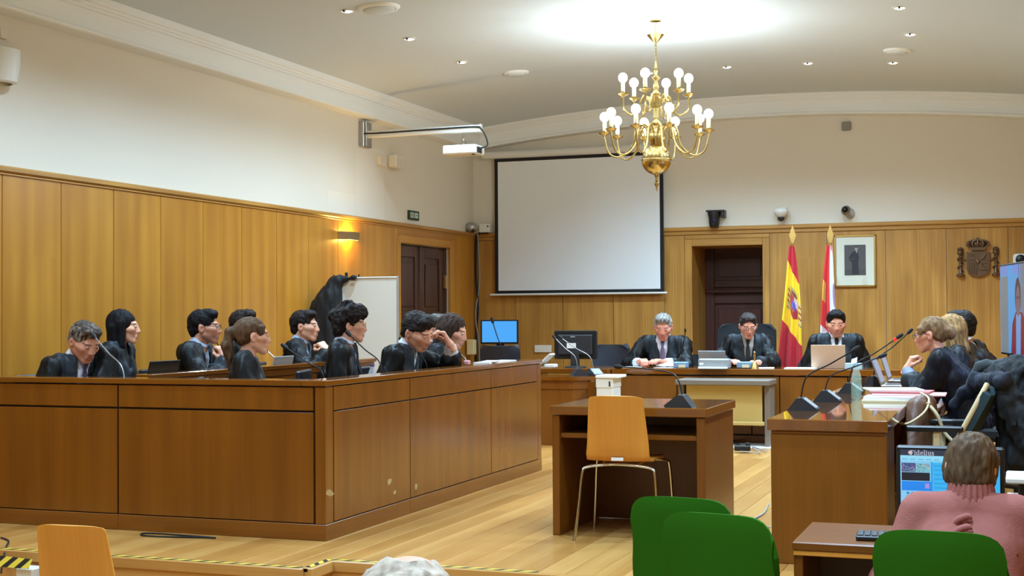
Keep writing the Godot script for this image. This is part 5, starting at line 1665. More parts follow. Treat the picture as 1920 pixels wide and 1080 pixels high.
func call_screen_tex() -> ImageTexture:
	# the recording program on the clerk's screen
	var im := Image.create(320, 200, false, Image.FORMAT_RGB8)
	im.fill(rgb(120, 206, 246))
	im.fill_rect(Rect2i(0, 0, 320, 18), rgb(52, 58, 78))
	im.fill_rect(Rect2i(0, 18, 320, 16), rgb(150, 222, 250))
	for k in 5: im.fill_rect(Rect2i(6 + k * 26, 29, 18, 2), rgb(90, 160, 210))
	im.fill_rect(Rect2i(0, 34, 96, 160), rgb(140, 206, 246))
	im.fill_rect(Rect2i(4, 42, 46, 28), rgb(70, 86, 128))
	im.fill_rect(Rect2i(52, 42, 44, 28), rgb(120, 190, 206))
	var r := RandomNumberGenerator.new()
	r.seed = 5
	for k in 60:
		var x := r.randi_range(4, 46)
		im.fill_rect(Rect2i(x, r.randi_range(44, 66), 3, 2), rgb(r.randi_range(60, 220), r.randi_range(80, 220), r.randi_range(150, 235)))
		im.fill_rect(Rect2i(r.randi_range(52, 92), r.randi_range(44, 66), 3, 3), rgb(r.randi_range(60, 220), r.randi_range(110, 220), r.randi_range(120, 220)))
	im.fill_rect(Rect2i(4, 72, 92, 26), rgb(34, 36, 48))
	im.fill_rect(Rect2i(4, 100, 96, 30), rgb(40, 140, 240))
	im.fill_rect(Rect2i(80, 106, 14, 16), rgb(170, 150, 220))
	im.fill_rect(Rect2i(100, 38, 5, 96), rgb(50, 150, 235))
	im.fill_rect(Rect2i(106, 40, 214, 95), rgb(60, 184, 246))
	for k in 6: im.fill_rect(Rect2i(110, 48 + k * 14, 60, 2), rgb(40, 140, 220))
	for k in 5:
		for j in 2: draw_disc(im, Vector2(24 + k * 15, 138 + j * 11), Vector2(5, 4), rgb(70, 140, 190) if k < 3 else rgb(190, 150, 190))
	for k in 8: im.fill_rect(Rect2i(10 + k * 12, 160, 8, 3), rgb(80, 150, 200))
	im.fill_rect(Rect2i(0, 182, 320, 18), rgb(24, 140, 240))
	draw_disc(im, Vector2(33, 9), Vector2(7, 6), rgb(210, 190, 200))
	return ImageTexture.create_from_image(im)

func bottle(at: Vector3, h: float, r: float, m: Material, label: String, cap: Color) -> void:
	var t := thing("water_bottle", label, "bottle", at)
	var b := mb()
	b.lathe(PackedVector2Array([Vector2(0.001, 0.003), Vector2(r * 0.9, 0.002), Vector2(r, 0.012), Vector2(r, h * 0.25), Vector2(r * 0.95, h * 0.28), Vector2(r, h * 0.31), Vector2(r, h * 0.52), Vector2(r * 0.94, h * 0.6), Vector2(r * 0.6, h * 0.78), Vector2(r * 0.4, h * 0.88), Vector2(r * 0.38, h * 0.95)]), 20)
	put("body", b, m, t)
	b = mb()
	b.lathe(PackedVector2Array([Vector2(r * 0.44, h * 0.93), Vector2(r * 0.44, h), Vector2(0.001, h + 0.002)]), 14)
	put("cap", b, mat("cap_%s" % cap.to_html(), cap, 0.5), t)

func papers(at: Vector3, size: Vector2, thick: float, turn: float, label: String, m: Material, group := "") -> void:
	var t := put("paper_stack", boxed(Vector3(0, thick * 0.5, 0), Vector3(size.x, thick, size.y), 0, 0.0008), m)
	t.position = at
	t.rotation.y = turn
	tag(t, label, "papers", group)

# ---------------------------------------------------------------- people
var heads := {}
var hands := {}

func head_shape(female: bool) -> MB:
	if heads.has(female): return heads[female]
	var f := Field.new(Vector3(-0.105, -0.215, -0.14), Vector3(0.105, 0.145, 0.135), 0.0042, 0.0065)
	var j := 0.9 if female else 1.0
	f.ell(Vector3(0, 0.036, 0.014), Vector3(0.074, 0.084, 0.095))
	f.ell(Vector3(0, -0.022, -0.03), Vector3(0.061 * j, 0.08, 0.068))
	f.cap(Vector3(-0.042 * j, -0.05, 0.0), Vector3(-0.016, -0.094, -0.064), 0.024, 0.019)
	f.cap(Vector3(0.042 * j, -0.05, 0.0), Vector3(0.016, -0.094, -0.064), 0.024, 0.019)
	f.cap(Vector3(-0.012, -0.1, -0.072), Vector3(0.012, -0.1, -0.072), 0.015 * j, 0.015 * j)
	f.cap(Vector3(-0.034, 0.024, -0.077), Vector3(0.034, 0.024, -0.077), 0.012 * j, 0.012 * j)
	for s in [-1.0, 1.0]:
		f.cap(Vector3(s * 0.04, -0.016, -0.062), Vector3(s * 0.052, -0.012, -0.03), 0.021, 0.018)
		f.cap(Vector3(s * 0.012, -0.036, -0.095), Vector3(s * 0.011, -0.033, -0.088), 0.008, 0.008)
		f.ell(Vector3(s * 0.076, -0.008, 0.012), Vector3(0.01, 0.031, 0.019), Basis(Vector3.UP, s * 0.35))
	f.cap(Vector3(0, 0.014, -0.09), Vector3(0, -0.03, -0.107), 0.0075, 0.0105)
	f.cap(Vector3(-0.017, -0.0625, -0.09), Vector3(0.017, -0.0625, -0.09), 0.006, 0.006)
	f.cap(Vector3(-0.014, -0.0735, -0.0885), Vector3(0.014, -0.0735, -0.0885), 0.007, 0.007)
	var nr := 0.046 if female else 0.054
	f.cap(Vector3(0, -0.06, 0.022), Vector3(0, -0.158, 0.036), nr, nr + 0.004)
	for s in [-1.0, 1.0]: f.cut_ell(Vector3(s * 0.032, 0.004, -0.104), Vector3(0.018, 0.013, 0.016))
	for s in [-1.0, 1.0]: f.cut_ell(Vector3(s * 0.084, -0.008, 0.004), Vector3(0.006, 0.016, 0.009))
	f.cut_ell(Vector3(0, -0.068, -0.1), Vector3(0.02, 0.002, 0.008))
	f.settle()
	var m := mb()
	f.skin(m)
	heads[female] = m
	return m

func hand_shape(pose: String) -> MB:
	# right hand: fingers to -z, palm to -y, thumb on the -x side
	if hands.has(pose): return hands[pose]
	var f := Field.new(Vector3(-0.08, -0.1, -0.2), Vector3(0.07, 0.05, 0.05), 0.0042, 0.0045)
	f.cap(Vector3(0, 0, 0.05), Vector3(0, 0, 0.0), 0.026, 0.025)
	for q in [-0.028, -0.009, 0.011, 0.028]:
		f.cap(Vector3(q * 0.5, 0, 0.0), Vector3(q, 0.002, -0.085), 0.018, 0.0115)
	var curl: float = {"rest": 0.35, "fist": 1.35, "chin": 1.0, "write": 0.8}[pose]
	for k in 4:
		var x: float = [-0.028, -0.009, 0.011, 0.029][k]
		var l: float = [0.92, 1.0, 0.94, 0.76][k]
		var p := Vector3(x, 0.002, -0.088)
		var a := curl * 0.75 + k * 0.06
		for s in 3:
			var d := Vector3(x * 0.6, -sin(a), -cos(a)).normalized()
			var q: Vector3 = p + d * ([0.044, 0.028, 0.022][s] * l)
			f.cap(p, q, [0.0098, 0.0092, 0.0084][s], [0.0092, 0.0084, 0.0072][s])
			p = q
			a += curl * 0.9
	var tp := [Vector3(-0.02, -0.006, -0.012), Vector3(-0.043, -0.016, -0.045), Vector3(-0.05, -0.024 - curl * 0.012, -0.078), Vector3(-0.048 + curl * 0.014, -0.03 - curl * 0.02, -0.102)]
	for s in 3: f.cap(tp[s], tp[s + 1], [0.017, 0.0115, 0.0102][s], [0.0115, 0.0102, 0.0085][s])
	f.settle()
	var m := mb()
	f.skin(m)
	hands[pose] = m
	return m

func append_shape(dst: MB, src: MB, xf: Transform3D, paint: Paint) -> void:
	var base := dst.v.size()
	var flip := xf.basis.determinant() < 0.0
	for q in src.v.size():
		dst.v.append(xf * src.v[q])
		dst.n.append((xf.basis * src.n[q]).normalized())
		dst.t.append(src.t[q])
		dst.c.append(paint.at(src.v[q], src.n[q]))
	for q in range(0, src.i.size(), 3):
		dst.i.append(base + src.i[q])
		dst.i.append(base + src.i[q + (2 if flip else 1)])
		dst.i.append(base + src.i[q + (1 if flip else 2)])

func elbow_of(a: Vector3, b: Vector3, l1: float, l2: float, pole: Vector3) -> Vector3:
	var d := a.distance_to(b)
	var dirn := (b - a).normalized()
	d = minf(d, l1 + l2 - 0.002)
	var x := (l1 * l1 - l2 * l2 + d * d) / (2.0 * d)
	var hgt := sqrt(maxf(0.0, l1 * l1 - x * x))
	var up := (pole - dirn * pole.dot(dirn)).normalized()
	return a + dirn * x + up * hgt

func lin(c: Color) -> Color:
	return c.srgb_to_linear()

func hair_mesh(style: String, s: float, c: Color, seed_: int, grey := 0.0) -> MB:
	# in head coordinates; cut away around the face and ears
	var lo := Vector3(-0.13, -0.12, -0.14)
	var hi := Vector3(0.13, 0.175, 0.16)
	if style in ["long", "bob", "loose"]: lo.y = -0.36 if style == "long" else (-0.2 if style == "bob" else -0.17)
	if style == "pony": lo.y = -0.24; hi.z = 0.23
	if style == "bun": hi.z = 0.2
	var f := Field.new(lo, hi, 0.0052, 0.01 if style != "curly" else 0.008)
	var noise := FastNoiseLite.new()
	noise.seed = seed_
	noise.frequency = 26.0
	noise.fractal_octaves = 2
	var amp := 0.006
	var stretch := Vector3(1.0, 0.8, 1.0)
	match style:
		"short":
			f.ell(Vector3(0, 0.042, 0.018), Vector3(0.081, 0.09, 0.1))
			f.ell(Vector3(0, 0.095, -0.045), Vector3(0.062, 0.036, 0.05))
			f.ell(Vector3(0, -0.02, 0.065), Vector3(0.058, 0.055, 0.042))
		"quiff":
			f.ell(Vector3(0, 0.044, 0.018), Vector3(0.082, 0.092, 0.1))
			f.ell(Vector3(0, 0.105, -0.062), Vector3(0.064, 0.04, 0.05))
			f.ell(Vector3(0, -0.02, 0.065), Vector3(0.06, 0.06, 0.042))
			amp = 0.009
		"curly":
			f.ell(Vector3(0, 0.05, 0.02), Vector3(0.093, 0.098, 0.108))
			f.ell(Vector3(0, 0.1, -0.05), Vector3(0.082, 0.05, 0.066))
			f.ell(Vector3(0, -0.015, 0.07), Vector3(0.07, 0.075, 0.045))
			var r := RandomNumberGenerator.new()
			r.seed = seed_
			for k in 46:
				var d := Vector3(r.randfn(), absf(r.randfn()) * 0.9, r.randfn() - 0.15).normalized()
				f.ell(Vector3(0, 0.055, 0.01) + d * Vector3(0.09, 0.1, 0.108), Vector3.ONE * r.randf_range(0.012, 0.022))
			amp = 0.01
		"bob":
			f.ell(Vector3(0, 0.042, 0.018), Vector3(0.083, 0.09, 0.1))
			for sd in [-1.0, 1.0]:
				f.cap(Vector3(sd * 0.07, 0.03, 0.0), Vector3(sd * 0.075, -0.13, 0.0), 0.026, 0.028)
				f.cap(Vector3(sd * 0.05, 0.0, 0.06), Vector3(sd * 0.055, -0.15, 0.05), 0.04, 0.034)
			f.cap(Vector3(0, 0.0, 0.075), Vector3(0, -0.15, 0.075), 0.04, 0.034)
			stretch = Vector3(1.4, 0.12, 1.4); amp = 0.006
		"long":
			f.ell(Vector3(0, 0.042, 0.018), Vector3(0.085, 0.09, 0.1))
			for sd in [-1.0, 1.0]:
				f.cap(Vector3(sd * 0.07, 0.03, 0.01), Vector3(sd * 0.085, -0.14, 0.0), 0.028, 0.034)
				f.cap(Vector3(sd * 0.085, -0.14, 0.0), Vector3(sd * 0.09, -0.33, -0.055), 0.034, 0.024)
				f.cap(Vector3(sd * 0.05, 0.0, 0.06), Vector3(sd * 0.05, -0.28, 0.07), 0.042, 0.03)
			f.cap(Vector3(0, 0.0, 0.075), Vector3(0, -0.3, 0.085), 0.04, 0.03)
			stretch = Vector3(1.5, 0.12, 1.5); amp = 0.009
		"loose":
			f.ell(Vector3(0, 0.042, 0.022), Vector3(0.086, 0.09, 0.102))
			for sd in [-1.0, 1.0]:
				f.cap(Vector3(sd * 0.07, 0.03, 0.0), Vector3(sd * 0.08, -0.12, -0.02), 0.03, 0.026)
				f.cap(Vector3(sd * 0.05, 0.0, 0.06), Vector3(sd * 0.06, -0.13, 0.05), 0.045, 0.034)
			f.cap(Vector3(0, 0.0, 0.075), Vector3(0, -0.14, 0.085), 0.045, 0.036)
			stretch = Vector3(1.5, 0.12, 1.5); amp = 0.009
		"pony":
			f.ell(Vector3(0, 0.04, 0.018), Vector3(0.08, 0.089, 0.099))
			f.ell(Vector3(0, -0.01, 0.06), Vector3(0.056, 0.05, 0.045))
			f.cap(Vector3(0, 0.045, 0.1), Vector3(0, 0.03, 0.14), 0.022, 0.024)
			f.cap(Vector3(0, 0.03, 0.14), Vector3(0.0, -0.06, 0.16), 0.026, 0.032)
			f.cap(Vector3(0, -0.06, 0.16), Vector3(0.0, -0.2, 0.135), 0.032, 0.018)
			for sd in [-1.0, 1.0]: f.cap(Vector3(sd * 0.062, 0.06, -0.05), Vector3(sd * 0.07, -0.03, -0.045), 0.012, 0.006)
			stretch = Vector3(1.2, 0.35, 0.8); amp = 0.006
		"bun":
			f.ell(Vector3(0, 0.04, 0.018), Vector3(0.08, 0.089, 0.099))
			f.ell(Vector3(0, -0.01, 0.06), Vector3(0.056, 0.05, 0.045))
			f.ell(Vector3(0.0, 0.0, 0.128), Vector3(0.042, 0.046, 0.038))
			for sd in [-1.0, 1.0]: f.cap(Vector3(sd * 0.072, 0.05, -0.055), Vector3(sd * 0.078, -0.05, -0.045), 0.012, 0.009)
			stretch = Vector3(1.2, 0.4, 0.8); amp = 0.006
		"pixie":
			f.ell(Vector3(0, 0.044, 0.018), Vector3(0.086, 0.092, 0.104))
			f.ell(Vector3(0, -0.03, 0.055), Vector3(0.073, 0.075, 0.056))
			for sd in [-1.0, 1.0]: f.cap(Vector3(sd * 0.07, 0.03, -0.01), Vector3(sd * 0.07, -0.05, 0.02), 0.026, 0.02)
			stretch = Vector3(1.2, 0.4, 1.2); amp = 0.008
		"thin":
			f.ell(Vector3(0, 0.036, 0.018), Vector3(0.081, 0.086, 0.1))
			f.ell(Vector3(0, -0.02, 0.065), Vector3(0.06, 0.055, 0.042))
			amp = 0.009
	# face
	var brow := 0.052
	if style in ["curly"]: brow = 0.035
	if style in ["short"]: brow = 0.072
	f.cut_ell(Vector3(0, brow - 0.11, -0.1), Vector3(0.075 if not style in ["long", "bob", "loose"] else 0.06, 0.11, 0.082))
	if not style in ["long", "bob", "loose", "pixie"]:
		for sd in [-1.0, 1.0]:
			f.cut_ell(Vector3(sd * 0.088, -0.045, 0.0), Vector3(0.034, 0.055, 0.036))
			f.cut_ell(Vector3(sd * 0.07, -0.06, -0.06), Vector3(0.03, 0.08, 0.05))
	if style == "thin": f.cut_ell(Vector3(0.0, 0.128, -0.01), Vector3(0.036, 0.042, 0.07))
	f.settle(noise, amp, stretch)
	var m := mb()
	var hp := HairPaint.new(lin(c))
	hp.pale = lin(rgb(176, 164, 150))
	hp.grey = grey
	hp.strand = FastNoiseLite.new()
	hp.strand.seed = seed_ + 7
	hp.strand.frequency = 34.0
	f.skin(m, 0.0, Transform3D.IDENTITY, hp)
	return m

func person(sp: Dictionary) -> Node3D:
	var s: float = sp.get("s", 1.05)
	var yaw := deg_to_rad(sp.yaw)
	var B := Basis(Vector3.UP, yaw)
	var head_w: Vector3 = sp.head
	var ground: float = sp.get("ground", 0.0)
	var fwd: float = sp.get("fwd", 0.12)
	var hips_w := head_w + B * Vector3(sp.get("side", 0.0), 0, fwd)
	var t := thing("person", sp.label, "person", Vector3(hips_w.x, ground, hips_w.z), yaw)
	var Hc := B.inverse() * (head_w - t.position)
	var hips := Vector3(0, sp.get("hip", 0.52), 0)
	var HB := Basis(Vector3.UP, deg_to_rad(sp.get("hy", 0.0))) * Basis(Vector3.RIGHT, deg_to_rad(sp.get("hp", 0.0))) * Basis(Vector3.BACK, deg_to_rad(sp.get("hroll", 0.0)))
	var HX := Transform3D(HB * Basis.from_scale(Vector3(1.06, 0.97, 1.0) * s), Hc)
	var female: bool = sp.get("female", false)
	var N := HX * Vector3(0, -0.108 - float(sp.get("neck", 0.0)), 0.028)
	var down := (hips - N).normalized()
	var S := N + down * 0.062 * s + Vector3(0, 0, 0.012)
	var tw := Basis(Vector3.UP, deg_to_rad(sp.get("twist", 0.0)))
	var sw := (0.15 if female else 0.175) * s * float(sp.get("wide", 1.0))
	var chest := S + down * 0.16 * s
	# ---- skin: head, neck, core, forearms, hands: one mesh
	var body := mb()
	var skin_c := lin(sp.get("skin", rgb(214, 164, 138))) * Color(1.12, 1.0, 0.86)
	var hair_c := lin(sp.get("hair_c", rgb(40, 30, 24)))
	var beard: float = sp.get("beard", 0.0)
	var fp := FacePaint.new(skin_c)
	fp.hair = hair_c
	fp.beard = beard
	fp.lip = skin_c.lerp(lin(rgb(170, 84, 80)), 0.5)
	fp.flush = lin(rgb(208, 120, 104))
	append_shape(body, head_shape(female), HX, fp)
	body.col = skin_c
	body.tube(PackedVector3Array([N + Vector3(0, -0.02, 0.01), S, chest, hips]), PackedFloat32Array([0.045, 0.05, 0.06, 0.06]), 12)
	# eyes: ball, iris, upper lid
	var lids: float = sp.get("lids", 0.35)
	for e in [-1.0, 1.0]:
		var ec := Vector3(e * 0.0315, 0.0035, -0.0825)
		body.x = HX
		body.col = lin(rgb(186, 172, 160))
		body.ball(ec, Vector3(0.0125, 0.0125, 0.0125), 10, 7)
		body.col = lin(rgb(48, 32, 24))
		body.ball(ec + Vector3(sp.get("look", 0.0) * 0.004, -0.0015, -0.0085), Vector3(0.0056, 0.0056, 0.0048), 8, 6)
		body.col = skin_c * 0.88
		body.ball(ec + Vector3(0, 0.0062 - lids * 0.006, 0.0), Vector3(0.0127, 0.0085, 0.0128), 10, 7)
		body.x = Transform3D.IDENTITY
	# ---- arms
	var robe_like: bool = sp.get("wear", "robe") == "robe"
	var cell := 0.0135
	var arms := []
	var reach := [S, hips, N]
	for a in 2:
		var sd := -1.0 if a == 0 else 1.0
		var sh := S + tw * Vector3(sd * sw, -0.012, 0.0)
		var key := "wl" if a == 0 else "wr"
		var wrist: Vector3
		if sp.has(key): wrist = B.inverse() * (sp[key] - t.position)
		else: wrist = Vector3(sd * 0.1, hips.y + 0.13, sp.get("lap", -0.22))
		var pole: Vector3 = sp.get("pole_l" if a == 0 else "pole_r", Vector3(sd * 0.75, -0.6, 0.45))
		var el := elbow_of(sh, wrist, 0.285 * s, 0.255 * s, pole)
		var hd := (wrist - el).normalized()
		wrist = el + hd * minf(0.255 * s, el.distance_to(wrist))
		arms.append([sh, el, wrist, hd])
		reach.append_array([sh, el, wrist])
	# ---- clothing field
	var lo := Vector3.ONE * 99.0
	var hi := -lo
	for p in reach:
		lo = lo.min(p); hi = hi.max(p)
	lo -= Vector3(0.17, 0.12, 0.2)
	hi += Vector3(0.17, 0.1, 0.2)
	lo.y = maxf(lo.y, hips.y - 0.12)
	var f := Field.new(lo, hi, cell, 0.022)
	var fat: float = sp.get("fat", 1.0)
	var thigh: float = sp.get("thigh", 0.24)
	var wd := 0.07 * fat
	for sd in [-1.0, 1.0]:
		var ax := tw * Vector3(sd * wd, 0, 0)
		f.cap(hips + Vector3(sd * wd * 1.1, 0, 0), chest + ax * 1.1, 0.122 * fat * s, (0.108 if not female else 0.098) * fat * s)
		f.cap(chest + ax, S + ax * 1.2 + Vector3(0, -0.03, 0.0), 0.105 * s, 0.068 * s)
		f.cap(N + Vector3(0, -0.035 * s, 0.012), S + tw * Vector3(sd * sw * 0.86, 0.012, 0), 0.045 * s, 0.05 * s)
		if female: f.ell(chest + tw * Vector3(sd * 0.065, 0.02, -0.085), Vector3(0.06, 0.06, 0.05))
		f.cap(hips + Vector3(sd * 0.09, -0.02, 0), hips + Vector3(sd * 0.11, -0.03, -thigh * 0.8), 0.1, 0.085)
	f.cap(N + down * 0.055 * s, S + down * 0.05 * s + Vector3(0, 0, -0.03), 0.052 * s, 0.075 * s)
	var sleeve := 1.0 if robe_like else 0.88
	for a in arms:
		f.cap(a[0], a[1], 0.068 * s * sleeve, 0.062 * s * sleeve)
		f.cap(a[1], a[1] + a[3] * 0.255 * s * ((0.56 if sp.has("cuffs") else 0.78) if robe_like else 0.92), 0.06 * s * sleeve, (0.068 if robe_like else 0.046) * s)
	f.settle()
	# front axis of the torso for the neckline
	var front := tw * Vector3(0, 0, -1)
	front = (front - down * front.dot(down)).normalized()
	var across := down.cross(front).normalized()
	var v_top := N + Vector3(0, 0.03, 0)
	var v_len: float = sp.get("v", 0.3) * s
	if robe_like:
		var shirt := mb()
		# shirt: the same torso, a little smaller, only where the gown opens
		var g := f.copy()
		for z in g.nz:
			for y in g.ny:
				for x in g.nx:
					var q := (z * g.ny + y) * g.nx + x
					if g.g[q] < 0.06:
						var r := g.o + Vector3(x, y, z) * g.h - v_top
						var keep := maxf(maxf(maxf(absf(r.dot(across)) - 0.1 * s, r.dot(down) - v_len - 0.06), -r.dot(front) - 0.09), r.dot(front) - 0.165 * s)
						if keep > g.g[q] + 0.014: g.g[q] = keep - 0.014
		var sc := lin(sp.get("shirt", rgb(226, 230, 236)))
		g.skin(shirt, -0.014, Transform3D.IDENTITY, Paint.new(sc))
		if shirt.v.size() > 0: put("shirt", shirt, mats.cloth, t)
		# opening of the gown
		var nk := 0.06 * s
		for z in f.nz:
			for y in f.ny:
				for x in f.nx:
					var q := (z * f.ny + y) * f.nx + x
					if f.g[q] < 0.05:
						var r := f.o + Vector3(x, y, z) * f.h - v_top
						var dn := r.dot(down)
						var half := lerpf(0.062, 0.016, clampf(dn / v_len, 0.0, 1.0)) * s
						var dv := maxf(maxf(absf(r.dot(across)) - half, -r.dot(front) - 0.005), dn - v_len)
						var rr := r - down * dn
						var dc := maxf(rr.length() - nk, dn - 0.075 * s)
						f.g[q] = maxf(f.g[q], -minf(dv, dc))
	var folds := FastNoiseLite.new()
	folds.seed = sp.get("seed", 1)
	folds.frequency = 7.0
	folds.fractal_octaves = 2
	for z in f.nz:
		for y in f.ny:
			for x in f.nx:
				var q := (z * f.ny + y) * f.nx + x
				if absf(f.g[q]) < 0.035:
					f.g[q] += (0.019 if robe_like else 0.003) * folds.get_noise_3dv((f.o + Vector3(x, y, z) * f.h) * Vector3(1.7, 0.6, 1.7))
	var robe := mb()
	var base_c := lin(sp.get("cloth", rgb(17, 18, 20)))
	var gp := GownPaint.new(base_c)
	gp.lapel = lin(sp.get("lapel", rgb(46, 51, 57)))
	gp.top = v_top; gp.down = down; gp.front = front; gp.across = across; gp.s = s
	gp.plain = not robe_like
	f.skin(robe, 0.0, Transform3D.IDENTITY, gp)
	# legs under the gown, to the floor
	robe.col = base_c if robe_like else lin(rgb(40, 42, 56))
	for sd in [-1.0, 1.0]:
		var knee := hips + Vector3(sd * 0.12, -0.03, -thigh)
		robe.tube(PackedVector3Array([hips + Vector3(sd * 0.09, -0.02, -0.1), knee, Vector3(knee.x, 0.24, knee.z + 0.02), Vector3(knee.x, 0.06, knee.z + 0.04)]), PackedFloat32Array([0.1, 0.085, 0.06, 0.05]), 10)
		robe.ball(Vector3(knee.x, 0.04, knee.z - 0.01), Vector3(0.045, 0.04, 0.11), 10, 6)
	put("gown" if robe_like else sp.get("garment", "sweater"), robe, mats.robe if robe_like else mats.knit, t)
	# ---- hands
	for a in 2:
		var arm: Array = arms[a]
		var hk := "hl" if a == 0 else "hr"
		var pose: String = sp.get(hk, "rest")
		var hd: Vector3 = arm[3]
		if sp.has(hk + "_dir"): hd = (B.inverse() * sp[hk + "_dir"]).normalized()
		var up: Vector3 = sp.get(hk + "_up", Vector3.UP)
		if sp.has(hk + "_up"): up = B.inverse() * up
		elif absf(hd.y) > 0.85: up = Vector3(0, 0, -1)
		up = (up - hd * up.dot(hd)).normalized()
		var xx := (-hd).cross(up).normalized() * -1.0
		xx = up.cross(-hd).normalized()
		var hb := Basis(xx, up, -hd)
		if a == 0: hb = Basis(-xx, up, -hd)
		var hx := Transform3D(hb.scaled(Vector3.ONE * s * (0.9 if female else 1.0)), arm[2])
		hx.basis = Basis(hb.x, hb.y, hb.z) * Basis.from_scale(Vector3.ONE * s * (0.9 if female else 1.0))
		append_shape(body, hand_shape(pose), hx, Paint.new(skin_c))
		body.col = skin_c
		body.tube(PackedVector3Array([arm[1].lerp(arm[2], 0.4), arm[2] + hd * 0.005]), PackedFloat32Array([0.038 * s, 0.026 * s]), 10)
		if sp.has("cuffs"):
			var cf := mb()
			cf.col = lin(sp.cuffs)
			cf.tube(PackedVector3Array([arm[1].lerp(arm[2], 0.55), arm[1].lerp(arm[2], 0.8), arm[1].lerp(arm[2], 0.96)]), PackedFloat32Array([0.056 * s, 0.046 * s, 0.038 * s]), 12)
			put("shirt_cuff", cf, mats.cloth, t)
	put("body", body, mats.skin, t)
	# ---- collar and tie
	if robe_like and sp.get("collar", true):
		var cl := mb()
		cl.col = lin(sp.get("shirt", rgb(232, 234, 238)))
		var ring := []
		var up_n := (HX.basis * Vector3(0, 1, -0.12)).normalized().lerp(-down, 0.5).normalized()
		for r in 3:
			var line := PackedVector3Array()
			for k in 25:
				var an := TAU * k / 24.0
				var rad: float = [0.053, 0.059, 0.07][r] * s
				var dirn := across * sin(an) * 0.98 - front * -cos(an)
				var drop := 0.018 * maxf(0.0, cos(an))
				line.append(N + Vector3(0, 0.0, 0.006) + dirn * rad + up_n * ([0.038, 0.03, 0.0][r] - drop) * s)
			ring.append(line)
		cl.sheet(ring, 0.004, true)
		for q in cl.n.size():
			pass
		put("shirt_collar", cl, mats.cloth, t)
		if sp.has("tie"):
			var ti := mb()
			ti.col = lin(sp.tie)
			var rows := []
			for k in 9:
				var dn := (0.035 + 0.034 * k) * s
				var half: float = ([0.014, 0.019, 0.012][k] if k < 3 else 0.014 + 0.0018 * k) * s
				# march from outside onto the shirt
				var at := v_top + down * dn + front * 0.2
				for q in 60:
					var gi := ((at - f.o) / f.h).round()
					if gi.x >= 0 and gi.y >= 0 and gi.z >= 0 and gi.x < f.nx and gi.y < f.ny and gi.z < f.nz:
						if at_shirt(f, at, v_top, down, front, across): break
					at -= front * 0.004
				var line := PackedVector3Array()
				for j in 5:
					var g2 := j / 4.0 * 2.0 - 1.0
					line.append(at + across * g2 * half + front * (0.012 - 0.006 * g2 * g2 + (0.008 if k < 2 else 0.0)))
				rows.append(line)
			ti.sheet(rows, 0.006)
			put("tie", ti, mats.cloth, t)
	# ---- hair
	if sp.has("hair"):
		var hm := hair_mesh(sp.hair, s, sp.get("hair_c", rgb(40, 30, 24)), sp.get("seed", 1), sp.get("grey", 0.0))
		var o := put("hair", hm, mats.hair, t)
		o.transform = HX
	if sp.get("glasses", 0) > 0:
		var gm := mb()
		gm.x = HX
		for e in [-1.0, 1.0]:
			var pts := PackedVector3Array()
			for k in 17:
				var an := TAU * k / 16.0
				pts.append(Vector3(e * 0.033 + cos(an) * 0.024, 0.002 + sin(an) * 0.019, -0.108 + absf(cos(an) * 0.5 + 0.5 * e * signf(e)) * 0.004))
			gm.tube(pts, PackedFloat32Array([0.0016]), 5)
			gm.tube(PackedVector3Array([Vector3(e * 0.056, 0.008, -0.104), Vector3(e * 0.078, 0.01, -0.05), Vector3(e * 0.08, 0.006, 0.01)]), PackedFloat32Array([0.0018]), 5)
		gm.tube(PackedVector3Array([Vector3(-0.01, 0.006, -0.108), Vector3(0, 0.009, -0.112), Vector3(0.01, 0.006, -0.108)]), PackedFloat32Array([0.0016]), 5)
		put("glasses", gm, mats.dark_plastic if sp.glasses == 1 else mats.gold, t)
	return t

func at_shirt(f: Field, p: Vector3, v_top: Vector3, down: Vector3, front: Vector3, across: Vector3) -> bool:
	# inside the gown's own volume beside the opening, at the same depth
	for off in [0.075, -0.075]:
		var r: Vector3 = ((p + across * float(off) - f.o) / f.h).round()
		if r.x < 0 or r.y < 0 or r.z < 0 or r.x >= f.nx or r.y >= f.ny or r.z >= f.nz: continue
		if f.g[(int(r.z) * f.ny + int(r.y)) * f.nx + int(r.x)] < 0.004: return true
	return false

func seat_for(p: Vector3, yaw_deg: float, ground: float, label: String) -> void:
	# plain upholstered seat, only its back shows
	var t := thing("stand_seat", label, "chair", Vector3(p.x, ground, p.z), deg_to_rad(yaw_deg), "seats behind the stand")
	put("seat", boxed(Vector3(0, 0.4, 0), Vector3(0.44, 0.06, 0.42), 0, 0.02), mats.leather, t)
	put("backrest", boxed(Vector3(0, 0.62, 0.26), Vector3(0.42, 0.3, 0.04), 0, 0.015), mats.leather, t)
	for sx in [-1.0, 1.0]:
		put("back_post", piped([Vector3(sx * 0.15, 0.38, 0.2), Vector3(sx * 0.15, 0.6, 0.25)], 0.012, 6), mats.black_plastic, t)
		for sz in [-1.0, 1.0]: put("leg", piped([Vector3(sx * 0.19, 0.0, sz * 0.18), Vector3(sx * 0.17, 0.38, sz * 0.16)], 0.012, 6), mats.black_plastic, t)

